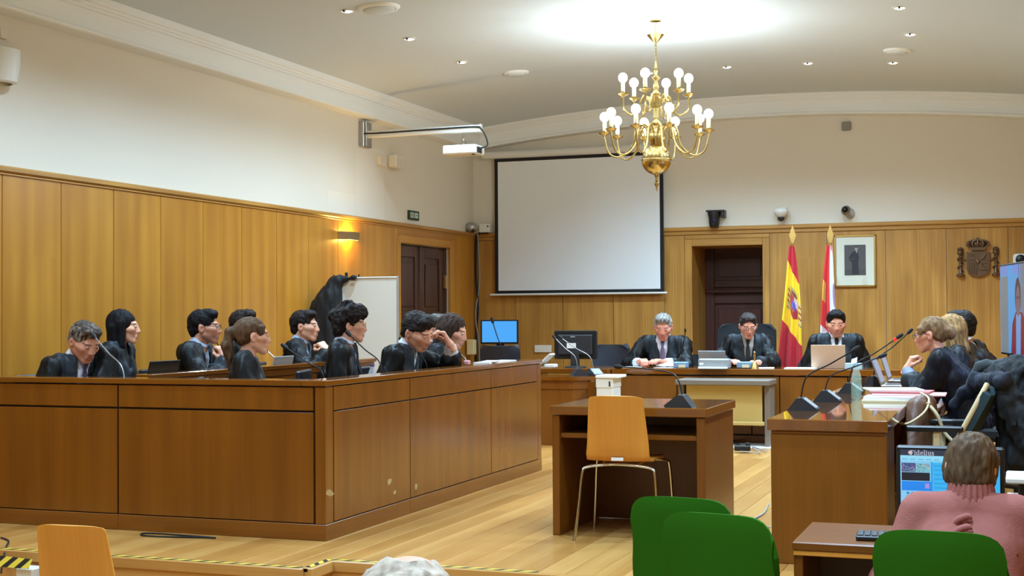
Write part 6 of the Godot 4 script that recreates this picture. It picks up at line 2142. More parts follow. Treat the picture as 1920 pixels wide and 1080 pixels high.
func cloth_blob(caps: Array, cell: float, soft: float, seed_: int, amp: float, stretch := Vector3(1.4, 0.4, 1.4)) -> MB:
	# draped cloth from capsules [a, b, ra, rb], with folds
	var lo := Vector3.ONE * 99.0
	var hi := -lo
	for c in caps:
		for k in 2:
			lo = lo.min(c[k] - Vector3.ONE * (c[2 + k] + 0.06))
			hi = hi.max(c[k] + Vector3.ONE * (c[2 + k] + 0.06))
	var f := Field.new(lo, hi, cell, soft)
	for c in caps: f.cap(c[0], c[1], c[2], c[3])
	var n := FastNoiseLite.new()
	n.seed = seed_
	n.frequency = 8.0
	n.fractal_octaves = 2
	f.settle(n, amp, stretch)
	var m := mb()
	f.skin(m)
	return m

func under(u: float, v: float, x: float) -> Vector3:
	# foot on the stand's inner worktop below a point seen above the ledge
	var p := at_x(u, v, x)
	return Vector3(p.x, 0.8, p.z)

func under_z(u: float, v: float, z: float) -> Vector3:
	var p := at_z(u, v, z)
	return Vector3(p.x, 0.8, p.z)

func build_small_things() -> void:
	var t: Node3D
	var m: MB
	# ---- microphones on the left stand
	var sl := 0.926
	var wt := 0.8   # inner worktop, where the microphones stand
	mic(under_z(232, 702, -7.36), PI * 0.9, at_z(178, 632, -7.5), "gooseneck microphone bowed before the grey-haired robed man", false, true)
	mic(under(424, 689, -5.45), 0.0, at_z(392, 607, under(424, 689, -5.45).z), "gooseneck microphone by the bearded man with hand at his chin")
	mic(under(534, 684, -5.45), 0.0, at_z(500, 657, under(534, 684, -5.45).z), "silver-necked microphone before the man resting chin on fist", false, true)
	mic(under(614, 710, -4.06), 0.0, at_z(537, 652, under(614, 710, -4.06).z), "gooseneck microphone at the corner of the stand by the ponytailed woman")
	mic(under(722, 699, -4.06), 0.0, at_z(656, 628, under(722, 699, -4.06).z), "gooseneck microphone before the curly-haired man with glasses")
	mic(under(806, 691, -4.06), 0.0, at_z(756, 640, under(806, 691, -4.06).z), "gooseneck microphone before the man holding his forehead")
	mic(under(880, 684, -4.06), 0.0, at_z(846, 644, under(880, 684, -4.06).z), "gooseneck microphone before the long-haired woman", false, true)
	mic(under(946, 679, -4.06), 0.0, at_z(924, 604, under(946, 679, -4.06).z), "upright gooseneck microphone at the stand's far end before the blue screen")
	# ---- witness table, corner desk, bench, right desk
	var w := at_y(1275, 763, 0.76)
	mic(w, PI, at_z(1163, 688, w.z - 0.15), "gooseneck microphone bending low on the witness table", false, false, 0.75)
	w = Vector3(at_z(1086, 704, -13.36).x, 0.68, -13.36)
	mic(w, 0.6, at_z(1041, 634, w.z), "first of two crossed silver microphones on the low corner desk", false, true)
	mic(w + Vector3(0.13, 0, -0.1), -0.6, at_z(1053, 634, w.z - 0.1), "second of two crossed silver microphones on the low corner desk", false, true)
	slim_mic(at_z(1277, 690, -13.83), at_z(1285, 622, -13.83), "slim microphone with blue base before the grey-haired judge")
	slim_mic(at_z(1396, 690, -13.83), at_z(1394, 652, -13.83), "slim microphone with blue base before the judge in the middle")
	w = at_y(1507, 769, 0.75)
	mic(w, 0.0, at_z(1600, 657, w.z), "gooseneck microphone on the near end of the glossy desk", false, false, 0.45)
	w = at_y(1552, 753, 0.75)
	mic(w, 0.0, at_z(1650, 669, w.z), "second gooseneck microphone along the glossy desk", false, false, 0.45)
	w = at_y(1596, 737, 0.75)
	mic(w, 0.0, at_z(1683, 633, w.z), "gooseneck microphone with lit red ring behind the glass bottle", true, false, 0.4)
	w = at_y(1642, 722, 0.75)
	mic(w, 0.0, at_z(1703, 624, w.z), "gooseneck microphone at the mouth of the woman with a bun", false, false, 0.4)
	# ---- bottles, papers
	w = under(698, 690, -4.0)
	bottle(w, at_x(698, 683, w.x).y - wt, 0.033, mats.clear_plastic, "small clear plastic bottle on the stand beside the curly-haired man", rgb(60, 60, 120))
	w = Vector3(-3.86, sl, at_y(874, 685, sl).z)
	tag(put("paper_cup", boxed(w + Vector3(0, 0.02, 0), Vector3(0.045, 0.035, 0.045), 0, 0.01), mats.paper_pink), "tiny pink and white cup on the stand by the long-haired woman", "cup")
	papers(Vector3(-3.855, sl, at_y(935, 680, sl).z), Vector2(0.13, 0.6), 0.012, 0.0, "white paper pile on the stand's far end", mats.paper, "papers on the stand")
	papers(Vector3(-3.85, sl + 0.012, at_y(935, 680, sl).z + 0.1), Vector2(0.12, 0.3), 0.006, 0.2, "lilac leaflet on the white papers at the stand's far end", mats.paper_lilac, "papers on the stand")
	w = at_y(1606, 748, 0.75)
	bottle(w, at_z(1606, 681, w.z).y - 0.75, 0.033, mats.glass, "tall green-tinted water bottle on the glossy desk", rgb(150, 190, 210))
	w = at_y(1678, 754, 0.75)
	papers(w + Vector3(0.0, 0.0, -0.1), Vector2(0.4, 0.32), 0.012, 0.05, "bottom white paper pile on the glossy desk behind the bottle", mats.paper_cream, "papers on the glossy desk")
	papers(w + Vector3(0.0, 0.012, -0.1), Vector2(0.36, 0.3), 0.022, -0.03, "thick white paper pile on the glossy desk", mats.paper, "papers on the glossy desk")
	papers(w + Vector3(0.07, 0.034, -0.22), Vector2(0.44, 0.34), 0.008, 0.02, "pink folder on top of the white papers", mats.paper_pink, "papers on the glossy desk")
	papers(w + Vector3(0.02, 0.042, -0.3), Vector2(0.36, 0.3), 0.012, -0.06, "red-edged folder lying on the pink one", mats.paper_red, "papers on the glossy desk")
	papers(w + Vector3(-0.04, 0.054, -0.36), Vector2(0.34, 0.3), 0.01, 0.25, "loose white sheets on top of the folders", mats.paper, "papers on the glossy desk")
	w = under(275, 692, -5.47)
	laptop(w, -PI / 2, 0.34, 0.25, "black laptop open before the woman with straight black hair", mats.black_plastic, 0.2)
	w = under(505, 686, -5.47)
	laptop(w, -PI / 2, 0.3, 0.25, "grey laptop open before the man resting his mouth on his fist", mats.grey_plastic, 0.18)
	laptop(Vector3(-0.86, 0.75, -10.6), PI / 2, 0.32, 0.35, "silver laptop before the woman with the bun", mats.silver)
	laptop(Vector3(-0.88, 0.75, -11.4), PI / 2, 0.32, 0.3, "silver laptop before the fair-haired woman", mats.silver)
	laptop(at_z(1556, 691, -14.1) * Vector3(1, 0, 1) + Vector3(0, 0.745, 0), PI, 0.335, 0.12, "laptop with pale tan lid before the dark-haired judge", mat("tan_lid", rgb(204, 172, 146), 0.35, 0.3))
	laptop(at_z(1340, 688, -14.12) * Vector3(1, 0, 1) + Vector3(0, 0.745, 0), PI, 0.28, 0.4, "grey laptop open before the judge in the middle", mat("laptop_grey", rgb(168, 172, 176), 0.4, 0.4), 0.17)
	w = at_z(1340, 688, -13.8)
	t = thing("card_printer", "low grey desk unit standing on the bench by the grey laptop", "device", Vector3(w.x, 0.745, w.z))
	put("body", boxed(Vector3(0, 0.05, 0), Vector3(0.31, 0.1, 0.14), 0, 0.012), mats.grey_plastic, t)
	put("tray", boxed(Vector3(0, 0.01, 0.03), Vector3(0.29, 0.02, 0.18), 0, 0.004), mats.white_plastic, t)
	put("badge", boxed(Vector3(-0.12, 0.05, 0.071), Vector3(0.04, 0.02, 0.003), 0, 0.0), mats.paper, t)
	w = at_z(1415, 690, -13.82)
	t = thing("hand_bell", "small brass hand bell on the judges' bench", "bell", Vector3(w.x, 0.745, w.z))
	m = mb()
	m.lathe(PackedVector2Array([Vector2(0.001, 0.001), Vector2(0.045, 0.0), Vector2(0.04, 0.02), Vector2(0.026, 0.05), Vector2(0.018, 0.07), Vector2(0.008, 0.076)]), 18)
	put("bell_cup", m, mats.gold, t)
	m = mb()
	m.lathe(PackedVector2Array([Vector2(0.008, 0.074), Vector2(0.012, 0.09), Vector2(0.007, 0.1), Vector2(0.013, 0.13), Vector2(0.007, 0.15), Vector2(0.011, 0.165), Vector2(0.001, 0.175)]), 12)
	put("handle", m, mats.gold, t)
	papers(Vector3(at_z(1185, 690, -13.9).x, 0.745, -13.95), Vector2(0.2, 0.22), 0.006, 0.1, "white sheets at the left hand of the grey-haired judge", mats.paper, "papers on the bench")
	papers(Vector3(at_z(1252, 690, -13.95).x, 0.745, -14.0), Vector2(0.21, 0.29), 0.004, -0.2, "white sheet under the grey-haired judge's hands", mats.paper, "papers on the bench")
	papers(Vector3(at_z(1427, 690, -13.9).x, 0.745, -13.95), Vector2(0.24, 0.25), 0.008, 0.15, "papers under the writing hand of the judge in the middle", mats.paper, "papers on the bench")
	papers(Vector3(at_z(1500, 690, -13.85).x, 0.745, -13.9), Vector2(0.3, 0.2), 0.012, 0.0, "flat white papers beside the tan-lidded laptop", mats.paper, "papers on the bench")
	# sheet held up by the grey-haired judge
	m = mb()
	var q0 := at_z(1243, 686, -13.98)
	m.sheet([PackedVector3Array([q0 + Vector3(-0.08, 0.07, -0.06), q0 + Vector3(0.02, 0.05, -0.05), q0 + Vector3(0.12, 0.02, -0.04)]), PackedVector3Array([q0 + Vector3(-0.06, 0.0, 0.06), q0 + Vector3(0.03, -0.0, 0.07), q0 + Vector3(0.14, 0.0, 0.08)])], 0.001)
	tag(put("paper_sheet", m, mats.paper), "curled white sheet lifted in the grey-haired judge's hand", "paper")
	w = at_z(1601, 690, -13.88)
	t = thing("tissue_box", "pale blue box at the bench end beside the tan-lidded laptop", "box", Vector3(w.x, 0.745, w.z))
	put("box", boxed(Vector3(0, 0.03, 0), Vector3(0.16, 0.06, 0.1), 0, 0.003), mat("pale_blue", rgb(176, 206, 218), 0.7), t)
	m = mb()
	m.sheet([PackedVector3Array([Vector3(-0.03, 0.055, 0), Vector3(0.0, 0.055, 0.02), Vector3(0.03, 0.055, 0)]), PackedVector3Array([Vector3(-0.02, 0.1, 0.01), Vector3(0.0, 0.105, -0.01), Vector3(0.035, 0.12, 0.0)])], 0.001)
	put("tissue", m, mats.paper, t)
	# ---- screens
	w = at_z(937, 645, -15.0)
	monitor(Vector3(w.x, 0.74, -15.0), deg_to_rad(12), 0.44, 0.28, w.y - 0.74, "lit pale blue monitor behind the far end of the stand", glow("blue_screen", Color(0.3, 0.68, 1.0), 0.5))
	t = thing("back_table", "plain wooden table under the blue-lit monitor by the back wall", "table", Vector3(w.x, 0, -15.05))
	put("top_board", boxed(Vector3(0, 0.725, 0), Vector3(1.0, 0.03, 0.6), 0, 0.004), mats.table_wood, t)
	for sx in [-1.0, 1.0]: put("side_panel", boxed(Vector3(sx * 0.46, 0.355, 0), Vector3(0.03, 0.71, 0.56), 1), mats.table_wood, t)
	w = at_z(1080, 673, -13.95)
	monitor(Vector3(w.x, 0.74, -13.95), PI + 0.06, 0.46, 0.3, w.y - 0.74, "black monitor seen from behind on the clerk desk", glow("dim_screen", Color(0.6, 0.75, 1.0), 0.5), true)
	w = at_z(1782, 965, -6.06)
	var mon := monitor(Vector3(w.x, 0.38, -6.06), 0.0, 0.43, 0.3, 0.06, "clerk's monitor showing a blue video-call program", glow("call_glow", Color.WHITE, 0.5, call_screen_tex()))
	var title := TextMesh.new()
	title.text = "Fidelius"
	title.font_size = 16
	title.pixel_size = 0.0016
	title.depth = 0.001
	var fnt := SystemFont.new()
	fnt.font_names = PackedStringArray(["Droid Serif"])
	title.font = fnt
	var o := put("program_title", title, glow("title_glow", Color(0.85, 0.85, 0.92), 0.45), mon)
	o.position = Vector3(-0.108, 0.06 + 0.3 - 0.016 - 0.0125, 0.0245)
	t = thing("keyboard", "black keyboard on the clerk table", "keyboard", Vector3(-0.46, 0.38, -5.82), deg_to_rad(4))
	put("case", boxed(Vector3(0, 0.01, 0), Vector3(0.36, 0.02, 0.14), 0, 0.004), mats.black_plastic, t)
	for r in 4:
		for k in 13:
			put("key", boxed(Vector3(-0.162 + k * 0.027, 0.022, -0.05 + r * 0.032), Vector3(0.022, 0.006, 0.026), 0, 0.002), mats.dark_plastic, t)
	# ---- telephone-like stand and wall plate
	w = at_z(1016, 679, -13.5)
	t = thing("desk_telephone", "white angled desk telephone at the clerk desk's corner", "telephone", Vector3(w.x, 0.745, -13.7))
	m = mb()
	m.x = Transform3D(Basis(Vector3.BACK, 0.75), Vector3(-0.01, 0.09, 0))
	m.box(Vector3.ZERO, Vector3(0.16, 0.022, 0.16), 0, 0.006)
	put("handset_plate", m, mats.white_plastic, t)
	put("foot", boxed(Vector3(0.03, 0.02, 0), Vector3(0.12, 0.04, 0.12), 0, 0.01), mats.white_plastic, t)
	tag(put("socket_plate", boxed(at_z(1018, 654, Z_BACK + 0.03), Vector3(0.22, 0.09, 0.02), 0, 0.004), mats.plaster_patch), "cream socket plate on the back panelling beside the black monitor", "socket")
	tag(put("waste_bin", boxed(at_x(884, 651, X_LEFT + 0.09), Vector3(0.1, 0.19, 0.1), 1, 0.01), mats.candle), "pale cream box fixed low in the corner below the cables", "box")
	# ---- chairs of the bench and clerk
	var cw := at_z(1400, 607, -15.0)
	office_chair(Vector3(cw.x, 0, -14.72), PI, "high black chair behind the judge in the middle", cw.y, 0.62, true, mats.dark_cloth, "bench chairs")
	cw = at_z(1145, 646, -14.85)
	office_chair(Vector3(cw.x, 0, -14.6), PI, "empty low black chair beside the black monitor", cw.y, 0.4, false, mats.leather, "bench chairs")
	cw = at_z(930, 648, -14.4)
	office_chair(Vector3(cw.x, 0, -14.65), 0.2, "dark grey office chair in front of the blue-lit monitor", cw.y, 0.42, true, mats.leather, "bench chairs")
	office_chair(Vector3(-3.47, 0, -14.75), PI, "black chair under the grey-haired judge", 0.85, 0.46, false, mats.dark_cloth, "bench chairs")
	office_chair(Vector3(-1.74, 0, -14.75), PI, "black chair under the dark-haired judge", 0.85, 0.46, false, mats.dark_cloth, "bench chairs")
	# ---- witness chair, chair by the step, green chairs
	var wc := at_z(1149, 800, -7.6)
	ply_chair(Vector3(wc.x, 0, -7.87), 0.05, "plywood chair with chrome legs pushed up to the witness table")
	wc = at_z(121, 994, -4.57)
	ply_chair(Vector3(wc.x, LOW, -4.85), 0.05, "plywood chair standing below the taped step")
	var g := ray(1294, 925) * 5.95 + EYE
	green_chair(Vector3(g.x, LOW, g.z - 0.3), deg_to_rad(-8), "green upholstered chair closest to the witness table")
	g = ray(1372, 968) * 5.45 + EYE
	green_chair(Vector3(g.x, LOW, g.z - 0.3), deg_to_rad(-12), "green upholstered chair between another green chair and the clerk table")
	g = ray(1768, 995) * 5.0 + EYE
	green_chair(Vector3(g.x, LOW, g.z - 0.3), deg_to_rad(-3), "green upholstered chair under the woman in pink")
	# ---- flip chart and coat stand by the left wall
	t = thing("flip_chart", "white flip chart board standing before the left panelling", "flip chart", Vector3(-5.91, 0, -12.0))
	put("board", boxed(Vector3(0, 1.16, 0), Vector3(0.7, 1.02, 0.02), 1, 0.004), mats.board_white, t)
	put("frame_bar", boxed(Vector3(-0.352, 1.16, -0.002), Vector3(0.012, 1.03, 0.028), 1, 0.003), mats.grey_plastic, t)
	put("frame_bar", boxed(Vector3(0.352, 1.16, -0.002), Vector3(0.012, 1.03, 0.028), 1, 0.003), mats.grey_plastic, t)
	put("top_clamp", boxed(Vector3(0, 1.662, 0.004), Vector3(0.7, 0.016, 0.03), 0, 0.004), mats.white_plastic, t)
	for sx in [-1.0, 1.0]: put("leg", piped([Vector3(sx * 0.28, 1.1, -0.02), Vector3(sx * 0.34, 0.0, 0.12)], 0.012, 8), mats.grey_plastic, t)
	put("leg", piped([Vector3(0, 1.2, -0.03), Vector3(0, 0.0, -0.38)], 0.012, 8), mats.grey_plastic, t)
	t = thing("coat_stand", "thin black coat stand behind the flip chart", "coat stand", Vector3(-6.2, 0, -12.2))
	put("pole", piped([Vector3(0, 0, 0), Vector3(0, 1.72, 0)], 0.016, 8), mats.black_plastic, t)
	for k in 4:
		var d := Vector3(cos(k * PI / 2), 0, sin(k * PI / 2))
		put("hook", hose([Vector3(0, 1.6, 0), d * 0.1 + Vector3(0, 1.62, 0), d * 0.14 + Vector3(0, 1.7, 0)], 0.008, 6, 4), mats.black_plastic, t)
		put("foot", piped([Vector3(0, 0.05, 0), d * 0.2 + Vector3(0, 0.01, 0)], 0.014, 6), mats.black_plastic, t)
	var cc := Vector3(-6.2, 0, -11.98)
	m = cloth_blob([[cc + Vector3(0.0, 1.63, 0), cc + Vector3(-0.06, 1.48, 0), 0.05, 0.1], [cc + Vector3(-0.06, 1.48, 0), cc + Vector3(-0.06, 0.6, 0.02), 0.11, 0.14], [cc + Vector3(-0.16, 1.36, 0.02), cc + Vector3(-0.18, 0.75, 0.02), 0.1, 0.1], [cc + Vector3(0.0, 1.64, 0.0), cc + Vector3(0.22, 1.665, 0.03), 0.03, 0.014]], 0.016, 0.03, 21, 0.02)
	tag(put("hanging_gown", m, mat("gown_black", rgb(22, 24, 26), 0.75)), "black gown hanging from the coat stand beside the flip chart", "gown")
	# ---- chair with coats and bag at the right
	t = office_chair(Vector3(-0.42, 0, -8.2), PI / 2, "teal office chair with coats over its back beside the glossy desk", 0.9, 0.46, true, mats.teal_cloth, "", 0.2)
	# tan piping round the backrest's edge
	var pipe := []
	for k in 11:
		var f := k / 10.0
		pipe.append(Vector3(-0.232 + 0.05 * pow(f, 5.0), lerpf(0.52, 0.905, f), 0.045 + 0.2 * f))
	put("edge_piping", hose(pipe, 0.015, 8, 3), mats.tan, t)
	m = cloth_blob([[Vector3(-0.16, 0.93, -8.42), Vector3(0.16, 0.98, -8.25), 0.06, 0.09], [Vector3(-0.06, 0.92, -8.3), Vector3(0.0, 0.5, -8.2), 0.1, 0.12], [Vector3(0.1, 0.94, -8.25), Vector3(0.12, 0.42, -8.2), 0.12, 0.14], [Vector3(-0.1, 0.9, -8.1), Vector3(0.05, 0.6, -8.05), 0.07, 0.08]], 0.016, 0.03, 31, 0.03, Vector3(1.6, 1.0, 1.6))
	tag(put("dark_coat", m, mats.dark_cloth), "heap of dark coats hung over the teal office chair", "coat")
	m = cloth_blob([[Vector3(-0.22, 0.9, -8.3), Vector3(-0.1, 0.92, -8.05), 0.045, 0.055], [Vector3(-0.24, 0.9, -8.34), Vector3(-0.36, 0.77, -8.4), 0.045, 0.035]], 0.013, 0.02, 35, 0.018, Vector3(1.6, 1.0, 1.6))
	tag(put("navy_jacket", m, mats.navy_cloth), "navy jacket sleeve lying over the teal chair's edge", "jacket")
	m = cloth_blob([[Vector3(-0.22, 0.985, -8.5), Vector3(0.1, 1.03, -8.35), 0.028, 0.035], [Vector3(-0.22, 0.98, -8.5), Vector3(-0.28, 0.88, -8.52), 0.028, 0.03]], 0.012, 0.015, 36, 0.01, Vector3(1.6, 1.0, 1.6))
	tag(put("grey_scarf", m, mats.grey_cloth), "grey-green scarf lying on top of the dark coats", "scarf")
	# tote bag hanging at the desk edge
	t = thing("tote_bag", "brown leather tote bag with tan straps leaning on the desk edge", "bag", Vector3(-0.56, 0.0, -8.45))
	m = cloth_blob([[Vector3(-0.04, 0.5, 0.1), Vector3(-0.02, 0.74, 0.0), 0.08, 0.05], [Vector3(0.02, 0.5, -0.12), Vector3(0.03, 0.76, -0.12), 0.08, 0.05], [Vector3(-0.02, 0.45, 0.0), Vector3(0.0, 0.72, -0.06), 0.1, 0.06]], 0.012, 0.03, 41, 0.012)
	put("body", m, mats.leather_brown, t)
	put("strap", hose([Vector3(-0.1, 0.72, 0.02), Vector3(-0.13, 0.68, 0.14), Vector3(-0.06, 0.66, 0.2), Vector3(0.03, 0.72, 0.1), Vector3(0.05, 0.79, -0.02), Vector3(0.0, 0.82, -0.1)], 0.007, 6, 6), mats.tan, t)
	put("strap", hose([Vector3(0.05, 0.76, 0.02), Vector3(0.1, 0.7, 0.05), Vector3(0.14, 0.6, 0.05), Vector3(0.2, 0.54, 0.06)], 0.011, 6, 6), mats.tan, t)
	put("buckle", boxed(Vector3(0.05, 0.76, 0.03), Vector3(0.024, 0.024, 0.01), 0, 0.003), mats.gold, t)
	# equipment rack behind the clerk
	t = thing("equipment_rack", "low black equipment rack with white shelves beside the clerk", "rack", Vector3(0.16, LOW, -6.6))
	put("case", boxed(Vector3(0.0, 0.36, -0.05), Vector3(0.5, 0.72, 0.3), 1, 0.006), mats.black_plastic, t)
	for k in 3: put("shelf", boxed(Vector3(0.0, 0.72 + k * 0.1, 0.0), Vector3(0.46, 0.025, 0.3), 0, 0.006), mats.white_plastic, t)
	for k in 2: put("device", boxed(Vector3(0.02, 0.77 + k * 0.1, -0.04), Vector3(0.4, 0.06, 0.22), 0, 0.008), mats.black_plastic, t)
	# ---- hazard tape along the step
	var tape := Image.create(64, 16, false, Image.FORMAT_RGB8)
	for y in 16:
		for x in 64: tape.set_pixel(x, y, rgb(30, 28, 24) if posmod(x + y, 32) < 15 else rgb(226, 196, 60))
	var tm := mat("hazard_tape", Color.WHITE, 0.5, 0.0, ImageTexture.create_from_image(tape))
	var runs := [[Vector3(X_LEFT + 0.05, 0, -6.372), Vector3(-3.5, 0, -6.372), "black and yellow hazard tape along the step edge before the plywood chair"], [Vector3(-3.475, 0, -6.39), Vector3(-3.475, 0, -6.63), "short hazard tape along the jog of the step"], [Vector3(-3.45, 0, -6.632), Vector3(-2.3, 0, -6.632), "black and yellow hazard tape along the step behind the grey-haired spectator"]]
	for r in runs:
		m = mb()
		var a: Vector3 = r[0]
		var b: Vector3 = r[1]
		var along := (b - a).normalized()
		var side := Vector3(0, 0, 0.018) if absf(along.x) > 0.5 else Vector3(0.018, 0, 0)
		var up := Vector3(0, 0.0022, 0)
		var l := a.distance_to(b) / 0.19
		m.quad_n(a - side + up, b - side + up, b + side + up, a + side + up, Vector3.UP, PackedVector2Array([Vector2(0, 0), Vector2(l, 0), Vector2(l, 1), Vector2(0, 1)]))
		tag(put("hazard_tape", m, tm), r[2], "tape")
	# loose end of tape, white socket box and cable at the left of the step
	m = mb()
	w = at_z(30, 1055, -6.2)
	m.quad(w + Vector3(-0.15, -0.03, 0.0), w + Vector3(0.1, -0.025, 0.02), w + Vector3(0.11, 0.025, 0.0), w + Vector3(-0.12, 0.03, -0.02), PackedVector2Array([Vector2(0, 1), Vector2(1.3, 1), Vector2(1.3, 0), Vector2(0, 0)]))
	tag(put("hazard_tape", m, tm), "loose strip of hazard tape hanging over a white socket box", "tape")
	tag(put("socket_box", spanned(Vector3(w.x - 0.02, LOW, w.z - 0.13), Vector3(w.x + 0.09, w.y - 0.035, w.z - 0.02), 1, 0.005), mats.white_plastic), "white socket box on the riser below loose hazard tape", "socket")
	cable("floor_cable", "thin dark cable hanging over the step by the socket box", [at_y(2, 1008, 0.006), at_y(16, 1014, 0.006), at_y(12, 1024, 0.006), at_z(6, 1046, -6.3), at_z(2, 1075, -6.25)], 0.005)
	cable("floor_cable", "flat black cable loop lying against the foot of the stand", [at_y(268, 1004, 0.006), at_y(265, 1001, 0.006), at_y(290, 1000, 0.006), at_y(400, 1008, 0.006), at_y(372, 1007.5, 0.006), at_y(300, 1006, 0.006), at_y(268, 1004, 0.006)], 0.005)
	cable("floor_cable", "grey cable curling on the floor beside the long desk", [at_y(1441, 945, 0.006), at_y(1432, 962, 0.006), at_y(1410, 975, 0.006), at_y(1405, 985, 0.006), at_y(1420, 984, 0.006), at_y(1430, 990, 0.006), at_y(1442, 988, 0.006)], 0.005, mats.grey_plastic)
	cable("floor_cable", "black cable running from the yellow-front table to the power strip", [at_z(1350, 805, -13.6), at_y(1368, 822, 0.03), at_y(1392, 838, 0.04), at_y(1400, 840, 0.03)], 0.012)
	cable("floor_cable", "thin pale cable on the white floor board by the power strip", [at_y(1352, 842, 0.02), at_y(1372, 840, 0.02), at_y(1390, 846, 0.02), at_y(1425, 849, 0.02), at_y(1410, 838, 0.02), at_y(1438, 846, 0.02)], 0.005, mats.grey_plastic)
	t = thing("power_strip", "black power strip on the white floor board before the bench", "power strip", at_y(1392, 845, 0.02), 0.2)
	put("case", boxed(Vector3(0, 0.025, 0), Vector3(0.15, 0.05, 0.08), 0, 0.008), mats.black_plastic, t)
	put("plug", boxed(Vector3(0.05, 0.06, 0), Vector3(0.04, 0.03, 0.04), 0, 0.006), mats.rubber, t)

func build_people() -> void:
	var face_r := -88.0
	var G := 0.15
	var ppl := []
	# --- left stand, second row
	ppl.append({label = "grey-haired man in black gown and purple tie looking down, at the stand's start", head = at_x(158, 641, -5.78), yaw = -100.0, hp = -26.0, hy = -8.0, s = 1.07, fwd = 0.16, ground = G, hip = 0.48, desk = 0.93, hair = "short", hair_c = rgb(74, 62, 54), grey = 0.12, skin = rgb(206, 152, 132), shirt = rgb(226, 226, 236), tie = rgb(74, 66, 96), seed = 3, lids = 0.9})
	ppl.append({label = "woman with long straight black hair and black gown in profile", head = at_x(231, 614, -5.72), yaw = -76.0, hy = 14.0, s = 0.98, fwd = 0.1, ground = G, hip = 0.48, desk = 0.93, female = true, hair = "bob", hair_c = rgb(20, 18, 20), skin = rgb(226, 176, 152), shirt = rgb(34, 34, 36), collar = false, v = 0.2, seed = 5})
	var dm := at_x(383, 614, -5.6)
	ppl.append({label = "dark-haired bearded man in glasses and gown with his hand at his chin", head = dm, yaw = -78.0, hy = 14.0, s = 1.06, fwd = 0.14, ground = G, hip = 0.48, desk = 0.93, hair = "short", hair_c = rgb(24, 21, 22), skin = rgb(206, 154, 134), beard = 0.45, shirt = rgb(190, 204, 226), tie = rgb(38, 46, 62), glasses = 1, seed = 7, wr = dm + Vector3(0.2, -0.24, 0.02), hr = "chin", hr_dir = Vector3(-0.45, 0.85, -0.1), hr_up = Vector3(0.8, 0.35, 0.4), pole_r = Vector3(0.5, -0.9, -0.3)})
	ppl.append({label = "dark-haired person in gown mostly hidden behind the ponytailed woman", head = at_x(457, 611, -5.65), yaw = -80.0, s = 1.0, fwd = 0.12, ground = G, hip = 0.48, desk = 0.93, hair = "short", hair_c = rgb(44, 34, 30), skin = rgb(214, 168, 148), seed = 9, tie = rgb(40, 40, 60)})
	var ch := at_x(571, 612, -5.55)
	ppl.append({label = "short-haired young man in gown resting his mouth on his fist", head = ch, yaw = -72.0, hy = -4.0, s = 1.07, fwd = 0.12, ground = G, hip = 0.48, desk = 0.93, hair = "short", hair_c = rgb(38, 30, 28), skin = rgb(222, 172, 150), shirt = rgb(186, 206, 232), tie = rgb(92, 100, 110), seed = 11, wr = ch + Vector3(0.27, -0.2, 0.1), hr = "fist", hr_dir = Vector3(-0.75, 0.62, -0.1), hr_up = Vector3(0.5, 0.75, 0.3), pole_r = Vector3(0.6, -0.9, 0.0)})
	# --- left stand, first row
	ppl.append({label = "brown-haired woman with a ponytail in gown seen from behind", head = at_x(473, 631, -4.5), yaw = -60.0, hy = 14.0, s = 1.0, fwd = 0.06, ground = G, hip = 0.46, desk = 0.926, female = true, hair = "pony", hair_c = rgb(92, 68, 48), skin = rgb(224, 176, 154), shirt = rgb(206, 196, 176), v = 0.3, collar = false, seed = 13})
	ppl.append({label = "curly dark-haired young man with thin gold glasses and gown", head = at_x(655, 610, -4.42), yaw = -72.0, hy = 14.0, s = 1.05, fwd = 0.06, ground = G, hip = 0.46, desk = 0.926, hair = "curly", hair_c = rgb(40, 33, 30), skin = rgb(218, 168, 148), shirt = rgb(216, 216, 232), tie = rgb(40, 40, 52), glasses = 2, seed = 15, wide = 1.12, pole_r = Vector3(0.7, -0.5, 0.7)})
	var le := at_x(782, 622, -4.12)
	ppl.append({label = "young man in gown leaning his forehead on his hand with white cuff", head = le, yaw = -88.0, hy = -10.0, hp = -24.0, hroll = -8.0, s = 1.13, fwd = 0.2, ground = G, hip = 0.46, desk = 0.926, hair = "quiff", hair_c = rgb(48, 42, 40), skin = rgb(212, 160, 138), beard = 0.15, shirt = rgb(226, 230, 240), tie = rgb(60, 66, 66), seed = 17, lids = 0.85, wide = 1.12, pole_r = Vector3(0.7, -0.5, 0.7), cuffs = rgb(226, 228, 236), wl = le + Vector3(0.17, -0.1, -0.22), hl = "chin", hl_dir = Vector3(-0.5, 0.84, 0.1), hl_up = Vector3(0.75, 0.5, -0.3), pole_l = Vector3(-0.6, -0.9, -0.2)})
	ppl.append({label = "woman with very long brown hair in gown looking down", head = at_x(848, 621, -4.2), yaw = -84.0, hp = -16.0, s = 1.1, fwd = 0.1, ground = G, hip = 0.46, desk = 0.926, female = true, hair = "long", hair_c = rgb(62, 46, 38), skin = rgb(222, 172, 150), shirt = rgb(60, 60, 62), collar = false, seed = 19, lids = 0.9})
	ppl.append({label = "grey-haired person in gown half hidden behind the man holding his forehead", head = at_x(818, 618, -4.55), yaw = -80.0, s = 1.02, fwd = 0.1, ground = G, hip = 0.46, desk = 0.926, hair = "short", hair_c = rgb(70, 66, 64), grey = 0.35, skin = rgb(206, 158, 140), seed = 20})
	# --- judges
	var j1 := at_z(1243, 613, -14.35)
